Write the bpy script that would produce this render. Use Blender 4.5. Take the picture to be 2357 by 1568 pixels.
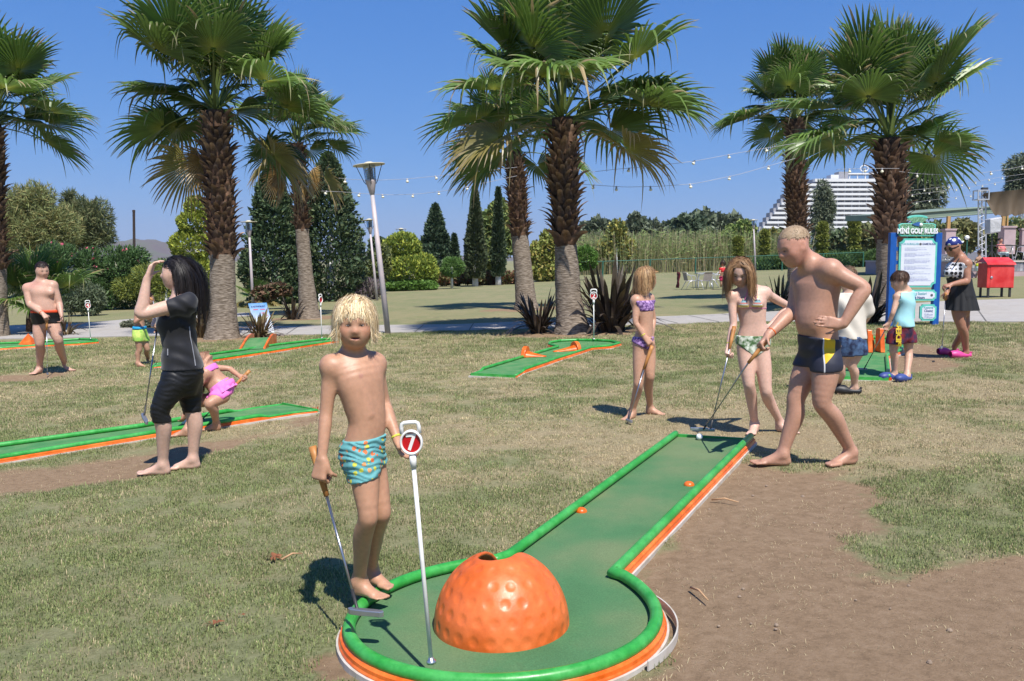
import bpy, math, random
import numpy as np
from mathutils import Vector
R = math.radians
random.seed(7)
rng = np.random.default_rng(11)
for _o in list(bpy.data.objects):
    bpy.data.objects.remove(_o)
scene = bpy.context.scene
COL = scene.collection

# ---------------------------------------------------------------- camera
IW, IH, FOC, HORIZ, CAMH = 2357.0, 1568.0, 2050.0, 600.0, 1.45
PITCH = math.atan((IH / 2 - HORIZ) / FOC)
cd = bpy.data.cameras.new('camera')
cam = bpy.data.objects.new('camera', cd)
COL.objects.link(cam)
cam.location = (0, 0, CAMH)
cam.rotation_euler = (math.pi / 2 - PITCH, 0, 0)
cd.sensor_width = 36
cd.lens = FOC / IW * 36
cd.clip_end = 20000
cd.clip_start = 0.05
scene.camera = cam

# ---------------------------------------------------------------- light
SUN_EL, SHADOW_AZ = R(58.0), R(111.0)
SD = Vector((math.cos(SHADOW_AZ) * math.cos(SUN_EL), math.sin(SHADOW_AZ) * math.cos(SUN_EL), -math.sin(SUN_EL)))
sl = bpy.data.lights.new('sun', 'SUN')
sl.energy = 4.8
sl.angle = R(0.53)
sl.color = (1.0, 0.955, 0.89)
sun = bpy.data.objects.new('sun', sl)
COL.objects.link(sun)
sun.rotation_euler = SD.to_track_quat('-Z', 'Y').to_euler()
sun.location = (0, -5, 20)
world = bpy.data.worlds.new('World')
scene.world = world
world.use_nodes = True
wn = world.node_tree
wn.nodes.clear()
sky = wn.nodes.new('ShaderNodeTexSky')
sky.sky_type = 'NISHITA'
sky.sun_disc = False
sky.sun_elevation = SUN_EL
sky.sun_rotation = math.atan2(-SD.x, -SD.y)
sky.air_density = 1.0
sky.dust_density = 0.0
sky.ozone_density = 3.0
bg = wn.nodes.new('ShaderNodeBackground')
bg.inputs['Strength'].default_value = 0.1
wo = wn.nodes.new('ShaderNodeOutputWorld')
# the camera's rendering of a hazy blue summer sky: per-channel response of the physical sky
spc = wn.nodes.new('ShaderNodeSeparateColor')
cmb = wn.nodes.new('ShaderNodeCombineColor')
wn.links.new(sky.outputs[0], spc.inputs[0])
for _i, (_p, _a) in enumerate(((0.95, 0.315), (0.62, 0.90), (0.40, 2.55))):
    _pw = wn.nodes.new('ShaderNodeMath'); _pw.operation = 'POWER'; _pw.inputs[1].default_value = _p
    _ml = wn.nodes.new('ShaderNodeMath'); _ml.operation = 'MULTIPLY'; _ml.inputs[1].default_value = _a
    wn.links.new(spc.outputs[_i], _pw.inputs[0]); wn.links.new(_pw.outputs[0], _ml.inputs[0]); wn.links.new(_ml.outputs[0], cmb.inputs[_i])
wn.links.new(cmb.outputs[0], bg.inputs[0])
wn.links.new(bg.outputs[0], wo.inputs[0])
vs = scene.view_settings
vs.view_transform = 'Standard'
vs.look = 'None'
vs.exposure = 0.5
vs.gamma = 1.0
vs.use_curve_mapping = False
scene.cycles.use_denoising = True
scene.cycles.max_bounces = 6
scene.cycles.transparent_max_bounces = 12

# ---------------------------------------------------------------- mapping helpers
TILT = 0.033
_c, _s = math.cos(PITCH), math.sin(PITCH)


def zg(x, y):
    """height of the lawn: one gently tilted plane, flat far to the sides"""
    return TILT * np.clip(x, -45, 45)


def ray(u, v):
    x = (u - IW / 2) / FOC
    y = -(v - IH / 2) / FOC
    return np.array([x, _c + y * _s, -_s + y * _c])


def G(u, v, zo=0.0):
    """point of the lawn (plus zo) under a position of the photograph"""
    r = ray(u, v)
    t = (zo - CAMH) / (r[2] - TILT * r[0])
    p = r * t
    p[2] += CAMH
    return p


def at(u, v, y):
    r = ray(u, v)
    p = r * (y / r[1])
    p[2] += CAMH
    return p


def on(x, y, zo=0.0):
    return np.array([x, y, float(zg(x, y)) + zo])


def unit(v):
    v = np.asarray(v, float)
    return v / (np.linalg.norm(v) + 1e-12)


# ---------------------------------------------------------------- object helpers
def tag(o, label=None, cat=None, group=None, kind=None):
    if label: o['label'] = label
    if cat: o['category'] = cat
    if group: o['group'] = group
    if kind: o['kind'] = kind
    return o


def thing(name, label, cat, loc, group=None):
    o = bpy.data.objects.new(name, None)
    o.empty_display_size = 0.1
    COL.objects.link(o)
    o.location = [float(c) for c in loc]
    return tag(o, label, cat, group)


def mesh_np(name, V, quads=None, tris=None, smooth=True, mats=(), mi=None, polys=None):
    """mesh from numpy arrays; mi = material index for each face (quads first, then tris, then polys)"""
    V = np.asarray(V, np.float32).reshape(-1, 3)
    idx, tot = [], []
    if quads is not None and len(quads):
        q = np.asarray(quads, np.int32); idx.append(q.ravel()); tot.append(np.full(len(q), 4, np.int32))
    if tris is not None and len(tris):
        t = np.asarray(tris, np.int32); idx.append(t.ravel()); tot.append(np.full(len(t), 3, np.int32))
    for p in (polys or ()):
        idx.append(np.asarray(p, np.int32)); tot.append(np.array([len(p)], np.int32))
    idx = np.concatenate(idx); tot = np.concatenate(tot)
    me = bpy.data.meshes.new(name)
    me.vertices.add(len(V)); me.vertices.foreach_set('co', V.ravel())
    me.loops.add(len(idx)); me.loops.foreach_set('vertex_index', idx)
    st = np.concatenate([[0], np.cumsum(tot)[:-1]]).astype(np.int32)
    me.polygons.add(len(tot)); me.polygons.foreach_set('loop_start', st); me.polygons.foreach_set('loop_total', tot)
    if mi is not None:
        me.polygons.foreach_set('material_index', np.asarray(mi, np.int32))
    me.polygons.foreach_set('use_smooth', np.full(len(tot), bool(smooth)))
    for m in (mats if isinstance(mats, (list, tuple)) else [mats]):
        me.materials.append(m)
    me.update(calc_edges=True)
    return me


def vcol(me, C, name='Col'):
    a = me.attributes.new(name, 'FLOAT_COLOR', 'POINT')
    C = np.asarray(C, np.float32)
    if C.shape[1] == 3:
        C = np.concatenate([C, np.ones((len(C), 1), np.float32)], 1)
    a.data.foreach_set('color', C.ravel())


def obj(name, me, parent=None, loc=None):
    o = bpy.data.objects.new(name, me)
    COL.objects.link(o)
    if parent is not None: o.parent = parent
    if loc is not None: o.location = [float(c) for c in loc]
    return o


def wloc(o):
    p = np.zeros(3)
    while o is not None:
        p = p + np.array(o.location); o = o.parent
    return p


class MB:
    """collects simple solids in world coordinates, builds ONE mesh object from them"""
    def __init__(self):
        self.V, self.Q, self.T, self.P, self.n = [], [], [], [], 0

    def add(self, V, Q=(), T=(), P=()):
        V = np.asarray(V, float).reshape(-1, 3)
        self.V.append(V)
        for src, dst in ((Q, self.Q), (T, self.T)):
            if len(src): dst.append(np.asarray(src, int) + self.n)
        for p in P: self.P.append(np.asarray(p, int) + self.n)
        self.n += len(V)
        return self

    def box(self, c, d, rz=0.0, ax=None):
        c = np.asarray(c, float); d = np.asarray(d, float) / 2
        if ax is None:
            ax = np.array([[math.cos(rz), math.sin(rz), 0], [-math.sin(rz), math.cos(rz), 0], [0, 0, 1.0]])
        sg = np.array([[x, y, z] for z in (-1, 1) for y in (-1, 1) for x in (-1, 1)], float)
        V = c + (sg * d) @ np.asarray(ax)
        return self.add(V, Q=[(0, 2, 3, 1), (4, 5, 7, 6), (0, 1, 5, 4), (2, 6, 7, 3), (0, 4, 6, 2), (1, 3, 7, 5)])

    def tube(self, pts, rad, n=8, caps=True, flat=None):
        pts = np.asarray(pts, float); m = len(pts)
        rad = np.full(m, rad, float) if np.isscalar(rad) else np.asarray(rad, float)
        tg = np.gradient(pts, axis=0); tg /= np.linalg.norm(tg, axis=1)[:, None] + 1e-12
        ref = np.array([0, 0, 1.0]) if abs(tg[0][2]) < .9 else np.array([1.0, 0, 0])
        u = np.cross(tg[0], ref); u /= np.linalg.norm(u)
        a = np.linspace(0, 2 * math.pi, n, endpoint=False)
        rows = []
        for i in range(m):
            u = u - tg[i] * (u @ tg[i]); u /= np.linalg.norm(u) + 1e-12
            w = np.cross(tg[i], u)
            fx = 1.0 if flat is None else flat
            rows.append(pts[i] + rad[i] * (np.cos(a)[:, None] * u + fx * np.sin(a)[:, None] * w))
        V = np.concatenate(rows)
        i, j = np.meshgrid(np.arange(m - 1), np.arange(n), indexing='ij')
        A = i * n + j; B = i * n + (j + 1) % n
        Q = np.stack([A, B, B + n, A + n], -1).reshape(-1, 4)
        P = [list(range(n))[::-1], [(m - 1) * n + k for k in range(n)]] if caps else []
        return self.add(V, Q=Q, P=P)

    def lathe(self, c, prof, n=20, axis=(0, 0, 1), caps=True):
        """prof: list of (radius, height) along axis"""
        ax = unit(axis); ref = np.array([1.0, 0, 0]) if abs(ax[0]) < .9 else np.array([0, 1.0, 0])
        u = unit(np.cross(ax, ref)); w = np.cross(ax, u)
        a = np.linspace(0, 2 * math.pi, n, endpoint=False)
        V = np.concatenate([np.asarray(c) + ax * h + r * (np.cos(a)[:, None] * u + np.sin(a)[:, None] * w) for r, h in prof])
        m = len(prof)
        i, j = np.meshgrid(np.arange(m - 1), np.arange(n), indexing='ij')
        A = i * n + j; B = i * n + (j + 1) % n
        Q = np.stack([A, B, B + n, A + n], -1).reshape(-1, 4)
        P = [list(range(n))[::-1], [(m - 1) * n + k for k in range(n)]] if caps else []
        return self.add(V, Q=Q, P=P)

    def prism(self, poly, o, ux, uy, nrm, thick):
        """extrude a 2-d polygon lying in the frame (o, ux, uy) by thick along nrm"""
        poly = np.asarray(poly, float); k = len(poly)
        base = np.asarray(o) + poly[:, :1] * np.asarray(ux) + poly[:, 1:2] * np.asarray(uy)
        V = np.concatenate([base, base + np.asarray(nrm) * thick])
        Q = [(i, (i + 1) % k, (i + 1) % k + k, i + k) for i in range(k)]
        return self.add(V, Q=Q, P=[list(range(k))[::-1], list(range(k, 2 * k))])

    def build(self, name, m, parent=None, smooth=False, world=True, bevel=0.0):
        V = np.concatenate(self.V)
        off = wloc(parent) if (parent is not None and world) else np.zeros(3)
        me = mesh_np(name, V - off, np.concatenate(self.Q) if self.Q else None, np.concatenate(self.T) if self.T else None,
                     smooth, m, polys=self.P)
        o = obj(name, me, parent)
        if bevel:
            b = o.modifiers.new('bevel', 'BEVEL'); b.width = bevel; b.segments = 2; b.limit_method = 'ANGLE'
        return o


def solo(mb, name, m, label, cat, base, group=None, smooth=False):
    """a thing that is one mesh"""
    o = mb.build(name, m, None, smooth)
    b = np.asarray(base, float)
    me = o.data
    co = np.empty(len(me.vertices) * 3, np.float32); me.vertices.foreach_get('co', co)
    me.vertices.foreach_set('co', (co.reshape(-1, 3) - b).ravel().astype(np.float32)); me.update()
    o.location = [float(c) for c in b]
    return tag(o, label, cat, group)


# ---------------------------------------------------------------- materials
def lin(h):
    """sRGB 0-255 triple -> linear"""
    c = np.asarray(h, float) / 255
    return tuple(np.where(c <= .04045, c / 12.92, ((c + .055) / 1.055) ** 2.4))


MATS = {}


def mat(name, col=(0.5, 0.5, 0.5), rough=0.6, metal=0.0, spec=0.5, var=0.12, vscale=12.0, bump=0.0, bscale=60.0, attr=None,
        sss=0.0, translucent=0.0, trans=0.0, coat=0.0, col2=None, stretch=None, sheen=0.0, inst=False, fine=None):
    if name in MATS: return MATS[name]
    m = bpy.data.materials.new(name); m.use_nodes = True
    nt = m.node_tree; N = nt.nodes; L = nt.links
    b = N['Principled BSDF']; out = N['Material Output']
    b.inputs['Roughness'].default_value = rough
    b.inputs['Metallic'].default_value = metal
    b.inputs['Specular IOR Level'].default_value = spec
    if coat: b.inputs['Coat Weight'].default_value = coat; b.inputs['Coat Roughness'].default_value = .15
    if sheen: b.inputs['Sheen Weight'].default_value = sheen
    if trans: b.inputs['Transmission Weight'].default_value = trans
    tc = N.new('ShaderNodeTexCoord'); co = tc.outputs['Object']
    if stretch:
        mp = N.new('ShaderNodeMapping'); mp.inputs['Scale'].default_value = stretch
        L.new(co, mp.inputs[0]); co = mp.outputs[0]
    src = None
    if attr:
        an = N.new('ShaderNodeAttribute'); an.attribute_name = attr
        src = an.outputs['Color']
    else:
        rgb = N.new('ShaderNodeRGB'); rgb.outputs[0].default_value = (*col, 1)
        src = rgb.outputs[0]
    nz = N.new('ShaderNodeTexNoise'); nz.inputs['Scale'].default_value = vscale; nz.inputs['Detail'].default_value = 4
    L.new(co, nz.inputs['Vector'])
    if col2 is not None:
        rp = N.new('ShaderNodeValToRGB'); rp.color_ramp.elements[0].position = .4; rp.color_ramp.elements[1].position = .62
        L.new(nz.outputs[0], rp.inputs[0])
        mx0 = N.new('ShaderNodeMix'); mx0.data_type = 'RGBA'
        L.new(rp.outputs[0], mx0.inputs[0]); L.new(src, mx0.inputs[6]); mx0.inputs[7].default_value = (*col2, 1)
        src = mx0.outputs[2]
    if var:
        mr = N.new('ShaderNodeMapRange'); mr.inputs['From Min'].default_value = .25; mr.inputs['From Max'].default_value = .75
        mr.inputs['To Min'].default_value = 1 - var * 2; mr.inputs['To Max'].default_value = 1 + var * 2
        L.new(nz.outputs[0], mr.inputs[0])
        mx = N.new('ShaderNodeMix'); mx.data_type = 'RGBA'; mx.blend_type = 'MULTIPLY'; mx.inputs[0].default_value = 1
        L.new(src, mx.inputs[6]); L.new(mr.outputs[0], mx.inputs[7]); src = mx.outputs[2]
    if fine:
        nf = N.new('ShaderNodeTexNoise'); nf.inputs['Scale'].default_value = fine[0]; nf.inputs['Detail'].default_value = 6; nf.inputs['Roughness'].default_value = .75
        L.new(co, nf.inputs['Vector'])
        mf = N.new('ShaderNodeMapRange'); mf.inputs['From Min'].default_value = .3; mf.inputs['From Max'].default_value = .7
        mf.inputs['To Min'].default_value = 1 - fine[1]; mf.inputs['To Max'].default_value = 1 + fine[1]; L.new(nf.outputs[0], mf.inputs[0])
        mxf = N.new('ShaderNodeMix'); mxf.data_type = 'RGBA'; mxf.blend_type = 'MULTIPLY'; mxf.inputs[0].default_value = 1
        L.new(src, mxf.inputs[6]); L.new(mf.outputs[0], mxf.inputs[7]); src = mxf.outputs[2]
        mg = N.new('ShaderNodeMapRange'); mg.inputs['To Min'].default_value = max(0, rough - fine[1]); mg.inputs['To Max'].default_value = min(1, rough + fine[1] * 1.6)
        L.new(nf.outputs[0], mg.inputs[0]); L.new(mg.outputs[0], b.inputs['Roughness'])
    if inst:
        oi = N.new('ShaderNodeObjectInfo')
        mr2 = N.new('ShaderNodeMapRange'); mr2.inputs['To Min'].default_value = .72; mr2.inputs['To Max'].default_value = 1.28
        L.new(oi.outputs['Random'], mr2.inputs[0])
        mx2 = N.new('ShaderNodeMix'); mx2.data_type = 'RGBA'; mx2.blend_type = 'MULTIPLY'; mx2.inputs[0].default_value = 1
        L.new(src, mx2.inputs[6]); L.new(mr2.outputs[0], mx2.inputs[7]); src = mx2.outputs[2]
    L.new(src, b.inputs['Base Color'])
    if sss:
        b.inputs['Subsurface Weight'].default_value = sss
        b.inputs['Subsurface Radius'].default_value = (0.012, 0.005, 0.003)
        b.inputs['Subsurface Scale'].default_value = 1.0
    if bump:
        n2 = N.new('ShaderNodeTexNoise'); n2.inputs['Scale'].default_value = bscale; n2.inputs['Detail'].default_value = 5
        L.new(co, n2.inputs['Vector'])
        bp = N.new('ShaderNodeBump'); bp.inputs['Strength'].default_value = 1.0; bp.inputs['Distance'].default_value = bump
        L.new(n2.outputs[0], bp.inputs['Height']); L.new(bp.outputs[0], b.inputs['Normal'])
    if translucent:
        tr = N.new('ShaderNodeBsdfTranslucent'); L.new(src, tr.inputs[0])
        ms = N.new('ShaderNodeMixShader'); ms.inputs[0].default_value = translucent
        L.new(b.outputs[0], ms.inputs[1]); L.new(tr.outputs[0], ms.inputs[2]); L.new(ms.outputs[0], out.inputs[0])
    MATS[name] = m
    return m


def text_mesh(s, size, name='lettering', bold=0.0, depth=0.002, align='CENTER', space=1.0):
    cu = bpy.data.curves.new(name, 'FONT')
    cu.body = s; cu.size = size; cu.align_x = align; cu.align_y = 'CENTER'; cu.extrude = depth; cu.offset = bold
    cu.space_character = space; cu.resolution_u = 3
    o = bpy.data.objects.new('tmp_text', cu); COL.objects.link(o)
    dg = bpy.context.evaluated_depsgraph_get()
    me = bpy.data.meshes.new_from_object(o.evaluated_get(dg)); me.name = name
    bpy.data.objects.remove(o); bpy.data.curves.remove(cu)
    co = np.empty(len(me.vertices) * 3, np.float32); me.vertices.foreach_get('co', co)
    return me, co.reshape(-1, 3)


def text_on(name, s, size, o, ux, uy, nrm, m, parent, bold=0.0, depth=0.002, align='CENTER', sx=1.0, space=1.0):
    """flat lettering in the frame (o, ux, uy), raised along nrm"""
    me, co = text_mesh(s, size, name, bold, depth, align, space)
    W = np.asarray(o) + co[:, :1] * sx * np.asarray(ux) + co[:, 1:2] * np.asarray(uy) + (co[:, 2:3] + depth) * np.asarray(nrm)
    W = W - wloc(parent)
    me.vertices.foreach_set('co', W.astype(np.float32).ravel()); me.materials.clear(); me.materials.append(m); me.update()
    return obj(name, me, parent)


# ---------------------------------------------------------------- implicit surfaces
_CO = np.array([(i, j, k) for i in (0, 1) for j in (0, 1) for k in (0, 1)])
_ED = [(a, b) for a in range(8) for b in range(a + 1, 8) if np.abs(_CO[a] - _CO[b]).sum() == 1]


def surface_nets(F, org, h):
    """naive surface nets of a scalar grid (negative inside) -> vertices, quads"""
    S = F < 0
    n = np.array(F.shape) - 1
    cnt = sum(S[i:i + n[0], j:j + n[1], k:k + n[2]].astype(np.int8) for i, j, k in _CO)
    act = np.argwhere((cnt > 0) & (cnt < 8))
    vals = np.stack([F[act[:, 0] + i, act[:, 1] + j, act[:, 2] + k] for i, j, k in _CO], 1)
    acc = np.zeros((len(act), 3)); num = np.zeros(len(act))
    for a, b in _ED:
        va, vb = vals[:, a], vals[:, b]
        m = (va < 0) != (vb < 0)
        t = np.where(m, va / np.where(m, va - vb, 1), 0)
        p = _CO[a] + (_CO[b] - _CO[a]) * t[:, None]
        acc += p * m[:, None]; num += m
    V = org + h * (act + acc / num[:, None])
    idx = np.full(n, -1, np.int32); idx[tuple(act.T)] = np.arange(len(act))
    Q = []
    for ax in range(3):
        o = [0, 0, 0]; o[ax] = 1
        sl = lambda d: tuple(slice(d[q], F.shape[q] - (1 if q == ax else 0) + d[q] if d[q] else F.shape[q] - (1 if q == ax else 0)) for q in range(3))
        A = S[sl([0, 0, 0])]; B = S[sl(o)]
        e = np.argwhere(A != B)
        b, c = [q for q in range(3) if q != ax]
        ok = (e[:, b] > 0) & (e[:, c] > 0) & (e[:, b] < n[b]) & (e[:, c] < n[c])
        e = e[ok]; inside = A[tuple(e.T)]

        def cell(db, dc):
            q = e.copy(); q[:, b] += db; q[:, c] += dc; return idx[tuple(q.T)]
        q4 = np.stack([cell(-1, -1), cell(0, -1), cell(0, 0), cell(-1, 0)], 1)
        flip = inside if ax != 1 else ~inside
        q4[~flip] = q4[~flip][:, ::-1]
        Q.append(q4[(q4 >= 0).all(1)])
    return V, np.concatenate(Q)


class Field:
    """sparse-evaluated signed distance grid"""
    def __init__(self, lo, hi, h):
        self.lo = np.asarray(lo, float); self.h = h
        self.n = np.ceil((np.asarray(hi) - self.lo) / h).astype(int) + 1
        self.F = np.full(self.n, 9.0, np.float32)
        self.ax = [(self.lo[i] + h * np.arange(self.n[i])).astype(np.float32) for i in range(3)]

    def like(self):
        f = Field.__new__(Field); f.lo, f.h, f.n, f.ax = self.lo, self.h, self.n, self.ax
        f.F = np.full(self.n, 9.0, np.float32); return f

    def grid(self, lo, hi):
        a = np.clip(np.floor((np.asarray(lo) - self.lo) / self.h).astype(int), 0, self.n)
        b = np.clip(np.ceil((np.asarray(hi) - self.lo) / self.h).astype(int) + 1, 0, self.n)
        sl = tuple(slice(a[i], b[i]) for i in range(3))
        if (b <= a).any(): return None, None
        X = np.stack(np.meshgrid(*[self.ax[i][sl[i]] for i in range(3)], indexing='ij'), -1)
        return sl, X

    def put(self, sl, d, k, op='add'):
        F = self.F[sl]
        if op == 'add':
            if k > 0:
                t = np.clip(.5 + .5 * (F - d) / k, 0, 1); r = F * (1 - t) + d * t - k * t * (1 - t)
            else: r = np.minimum(F, d)
        else:
            d = -d
            if k > 0:
                t = np.clip(.5 - .5 * (F - d) / k, 0, 1); r = F * (1 - t) + d * t + k * t * (1 - t)
            else: r = np.maximum(F, d)
        self.F[sl] = r

    def cone(self, a, b, ra, rb, k=.02, op='add', flat=None):
        """tapered capsule; flat = (axis, factor) widens it along an axis"""
        a, b = np.asarray(a, float), np.asarray(b, float); m = max(ra, rb) * (max(1, flat[1]) if flat else 1) + k + 2 * self.h
        sl, X = self.grid(np.minimum(a, b) - m, np.maximum(a, b) + m)
        if sl is None: return self
        a, b = a.astype(np.float32), b.astype(np.float32); ba = b - a; t = np.clip(((X - a) @ ba) / (ba @ ba + 1e-12), 0, 1)
        d = X - a - t[..., None] * ba
        if flat:
            x = unit(flat[0]); w = d @ x; d = d - (w * (1 - 1 / flat[1]))[..., None] * x
        self.put(sl, np.linalg.norm(d, axis=-1) - (ra + (rb - ra) * t), k, op); return self

    def chain(self, pts, k=.02, flat=None):
        """limb through [(point, radius), ...], radii and axis interpolated smoothly"""
        ar = np.array([np.append(np.asarray(p, float), r) for p, r in pts]); n = len(ar); D = []
        for i in range(n - 1):
            p0, p1, p2, p3 = ar[max(i - 1, 0)], ar[i], ar[i + 1], ar[min(i + 2, n - 1)]
            for f in (0, .25, .5, .75):
                D.append(.5 * (2 * p1 + (p2 - p0) * f + (2 * p0 - 5 * p1 + 4 * p2 - p3) * f * f + (3 * p1 - p0 - 3 * p2 + p3) * f ** 3))
        D.append(ar[-1]); D = np.array(D, np.float32); m = D[:, 3].max() + k + 2 * self.h
        sl, X = self.grid(D[:, :3].min(0) - m, D[:, :3].max(0) + m)
        if sl is None: return self
        best = np.full(X.shape[:3], 9.0, np.float32)
        for a, b in zip(D[:-1], D[1:]):
            ba = b[:3] - a[:3]; t = np.clip(((X - a[:3]) @ ba) / (ba @ ba + 1e-12), 0, 1)
            d = X - a[:3] - t[..., None] * ba
            best = np.minimum(best, np.sqrt((d * d).sum(-1)) - (a[3] + (b[3] - a[3]) * t))
        self.put(sl, best, k); return self

    def ell(self, c, rad, k=.02, R_=None, op='add'):
        """ellipsoid; rows of R_ are its axes"""
        c, rad = np.asarray(c, float), np.asarray(rad, float)
        R_ = np.eye(3) if R_ is None else np.asarray(R_)
        m = np.abs(R_.T * rad).sum(1) + k + 2 * self.h
        sl, X = self.grid(c - m, c + m)
        if sl is None: return self
        q = (X - c) @ R_.T
        k0 = np.linalg.norm(q / rad, axis=-1); k1 = np.linalg.norm(q / rad ** 2, axis=-1) + 1e-9
        self.put(sl, k0 * (k0 - 1) / k1, k, op); return self

    def loft(self, st, k=.02):
        """st: [(centre, right, forward, half width, half depth front, half depth back)] elliptic sections along a spine"""
        C = np.array([s[0] for s in st]); m = max(max(s[3], s[4], s[5]) for s in st) + k + 2 * self.h
        sl, X = self.grid(C.min(0) - m, C.max(0) + m)
        D = np.full(X.shape[:3], 9.0)
        for i, (p, q) in enumerate(zip(st[:-1], st[1:])):
            a, b = np.asarray(p[0]), np.asarray(q[0]); ba = b - a; L2 = ba @ ba
            tr = ((X - a) @ ba) / L2; t = np.clip(tr, 0, 1)
            ts = t
            r_ = np.asarray(p[1]) * (1 - ts[..., None]) + np.asarray(q[1]) * ts[..., None]
            f_ = np.asarray(p[2]) * (1 - ts[..., None]) + np.asarray(q[2]) * ts[..., None]
            d = X - a - t[..., None] * ba
            x = (d * r_).sum(-1); y = (d * f_).sum(-1)
            ax = np.abs(tr - t) * math.sqrt(L2)
            w = p[3] * (1 - ts) + q[3] * ts; df = p[4] * (1 - ts) + q[4] * ts; db = p[5] * (1 - ts) + q[5] * ts
            dd = np.where(y > 0, df, db)
            # superellipse section, a little boxier than an ellipse
            e = ((np.abs(x) / w) ** 2.3 + (np.abs(y) / dd) ** 2.3) ** (1 / 2.3)
            rad = (e - 1) * np.minimum(w, dd)
            end = ((i == 0) & (tr < 0)) | ((i == len(st) - 2) & (tr > 1))
            out = (~end) & (tr != t)
            rad = np.where(end, np.sqrt(np.maximum(rad + .03, 0) ** 2 + ax ** 2) - .03, rad)
            rad = np.where(out, np.maximum(rad, -.012) + ax * ax / (ax + .015), rad)
            D = np.minimum(D, rad)
        self.put(sl, D, k); return self

    def mesh(self):
        return surface_nets(self.F, self.lo, self.h)


m_dark = mat('dark_metal', (.05, .048, .047), rough=.5, metal=.4, var=.1)

# ================================================================ the setting
def _hash(ix, iy, seed):
    n = (ix.astype(np.int64) * 374761393 + iy.astype(np.int64) * 668265263 + seed * 1442695041) & 0x7fffffff
    n = ((n ^ (n >> 13)) * 1274126177) & 0x7fffffff
    return ((n ^ (n >> 16)) & 0xffff) / 65535.0


def vnoise(x, y, scale=1.0, seed=0, octs=4):
    x = np.asarray(x, float) / scale; y = np.asarray(y, float) / scale
    tot = 0; amp = .5; s = 0
    for k in range(octs):
        ix, iy = np.floor(x), np.floor(y); fx, fy = x - ix, y - iy
        fx = fx * fx * (3 - 2 * fx); fy = fy * fy * (3 - 2 * fy)
        a = _hash(ix, iy, seed + k); b = _hash(ix + 1, iy, seed + k); c = _hash(ix, iy + 1, seed + k); d = _hash(ix + 1, iy + 1, seed + k)
        tot = tot + amp * ((a * (1 - fx) + b * fx) * (1 - fy) + (c * (1 - fx) + d * fx) * fy)
        s += amp; amp *= .55; x = x * 2.03 + 17.1; y = y * 2.03 + 9.7
    return tot / s


def px_poly(pts):
    return np.array([G(u, v)[:2] for u, v in pts])


def sd_poly(x, y, P):
    """signed distance to polygon, negative inside"""
    P = np.asarray(P); d = np.full(np.shape(x), 1e9); ins = np.zeros(np.shape(x), bool)
    for i in range(len(P)):
        a, b = P[i], P[(i + 1) % len(P)]
        e = b - a
        wx, wy = x - a[0], y - a[1]
        t = np.clip((wx * e[0] + wy * e[1]) / (e @ e + 1e-12), 0, 1)
        d = np.minimum(d, (wx - t * e[0]) ** 2 + (wy - t * e[1]) ** 2)
        c = ((a[1] <= y) & (b[1] > y)) | ((b[1] <= y) & (a[1] > y))
        with np.errstate(divide='ignore', invalid='ignore'):
            xi = a[0] + (y - a[1]) / (b[1] - a[1] + 1e-12) * e[0]
        ins ^= c & (x < xi)
    d = np.sqrt(d)
    return np.where(ins, -d, d)


DIRT = [
    (px_poly([(1690, 1050), (1770, 1068), (1880, 1088), (1950, 1082), (1985, 1130), (1975, 1215), (1935, 1262), (1990, 1305), (2110, 1335), (2210, 1300),
              (2357, 1290), (2700, 1290), (2700, 1700), (1400, 1700), (1480, 1540), (1530, 1420), (1450, 1290)]), .10, 1.0),
    (px_poly([(-200, 1110), (0, 1082), (330, 1042), (650, 985), (740, 952), (735, 968), (640, 1000), (480, 1045), (330, 1098), (190, 1118), (0, 1142), (-200, 1160)]), .12, .85),
    (px_poly([(-100, 864), (60, 862), (190, 850), (150, 866), (60, 878), (-100, 886)]), .12, .9),
    (px_poly([(2040, 795), (2120, 793), (2180, 802), (2170, 822), (2215, 842), (2190, 856), (2080, 858), (2048, 850)]), .15, .8),
    (px_poly([(790, 1500), (850, 1560), (930, 1580), (830, 1590), (770, 1540)]), .05, .9),
    (px_poly([(2290, 1210), (2357, 1205), (2400, 1222), (2320, 1226)]), .04, .8),
    (px_poly([(1430, 945), (1520, 940), (1530, 965), (1440, 975)]), .12, .35),
    (px_poly([(1520, 960), (1900, 985), (1990, 1060), (1720, 1030), (1560, 985)]), .2, .35),
]
PALM_BASES = {}
for _k, _uv in dict(front_left=(512, 778), rear_left=(712, 732), front_mid=(1318, 765), rear_mid=(1212, 712), front_right=(2048, 716),
                    rear_right=(1838, 690), edge_left=(-12, 775)).items():
    PALM_BASES[_k] = G(*_uv)
PATH_NEAR = [(-900, 800), (-300, 786), (140, 779), (330, 774), (760, 771), (1100, 761), (1400, 752), (1700, 741), (2000, 742), (2357, 742), (2900, 735)]
PATH_FAR = [(2900, 676), (2357, 689), (2180, 694), (1990, 708), (1768, 719), (1550, 729), (1350, 735), (1050, 748), (760, 751), (440, 754), (368, 756), (300, 757), (292, 750), (370, 737),
            (600, 727), (640, 722), (560, 721), (307, 735), (150, 748), (-300, 757), (-900, 770)]
PATH_P = px_poly(PATH_NEAR + PATH_FAR)


def dirt_mask(x, y):
    m = np.zeros(np.shape(x))
    n = vnoise(x, y, .35, 3) - .5 + .5 * (vnoise(x, y, .09, 5) - .5)
    for P, soft, amt in DIRT:
        sd = sd_poly(x, y, P) + n * .45
        m = np.maximum(m, amt * np.clip(.5 - sd / (2 * soft), 0, 1))
    for k, p in PALM_BASES.items():
        d = np.hypot((x - p[0]) / 1.5, (y - p[1]) / 1.1) + n * .9
        m = np.maximum(m, np.clip((1.05 - d) / .3, 0, 1))
    return m


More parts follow.
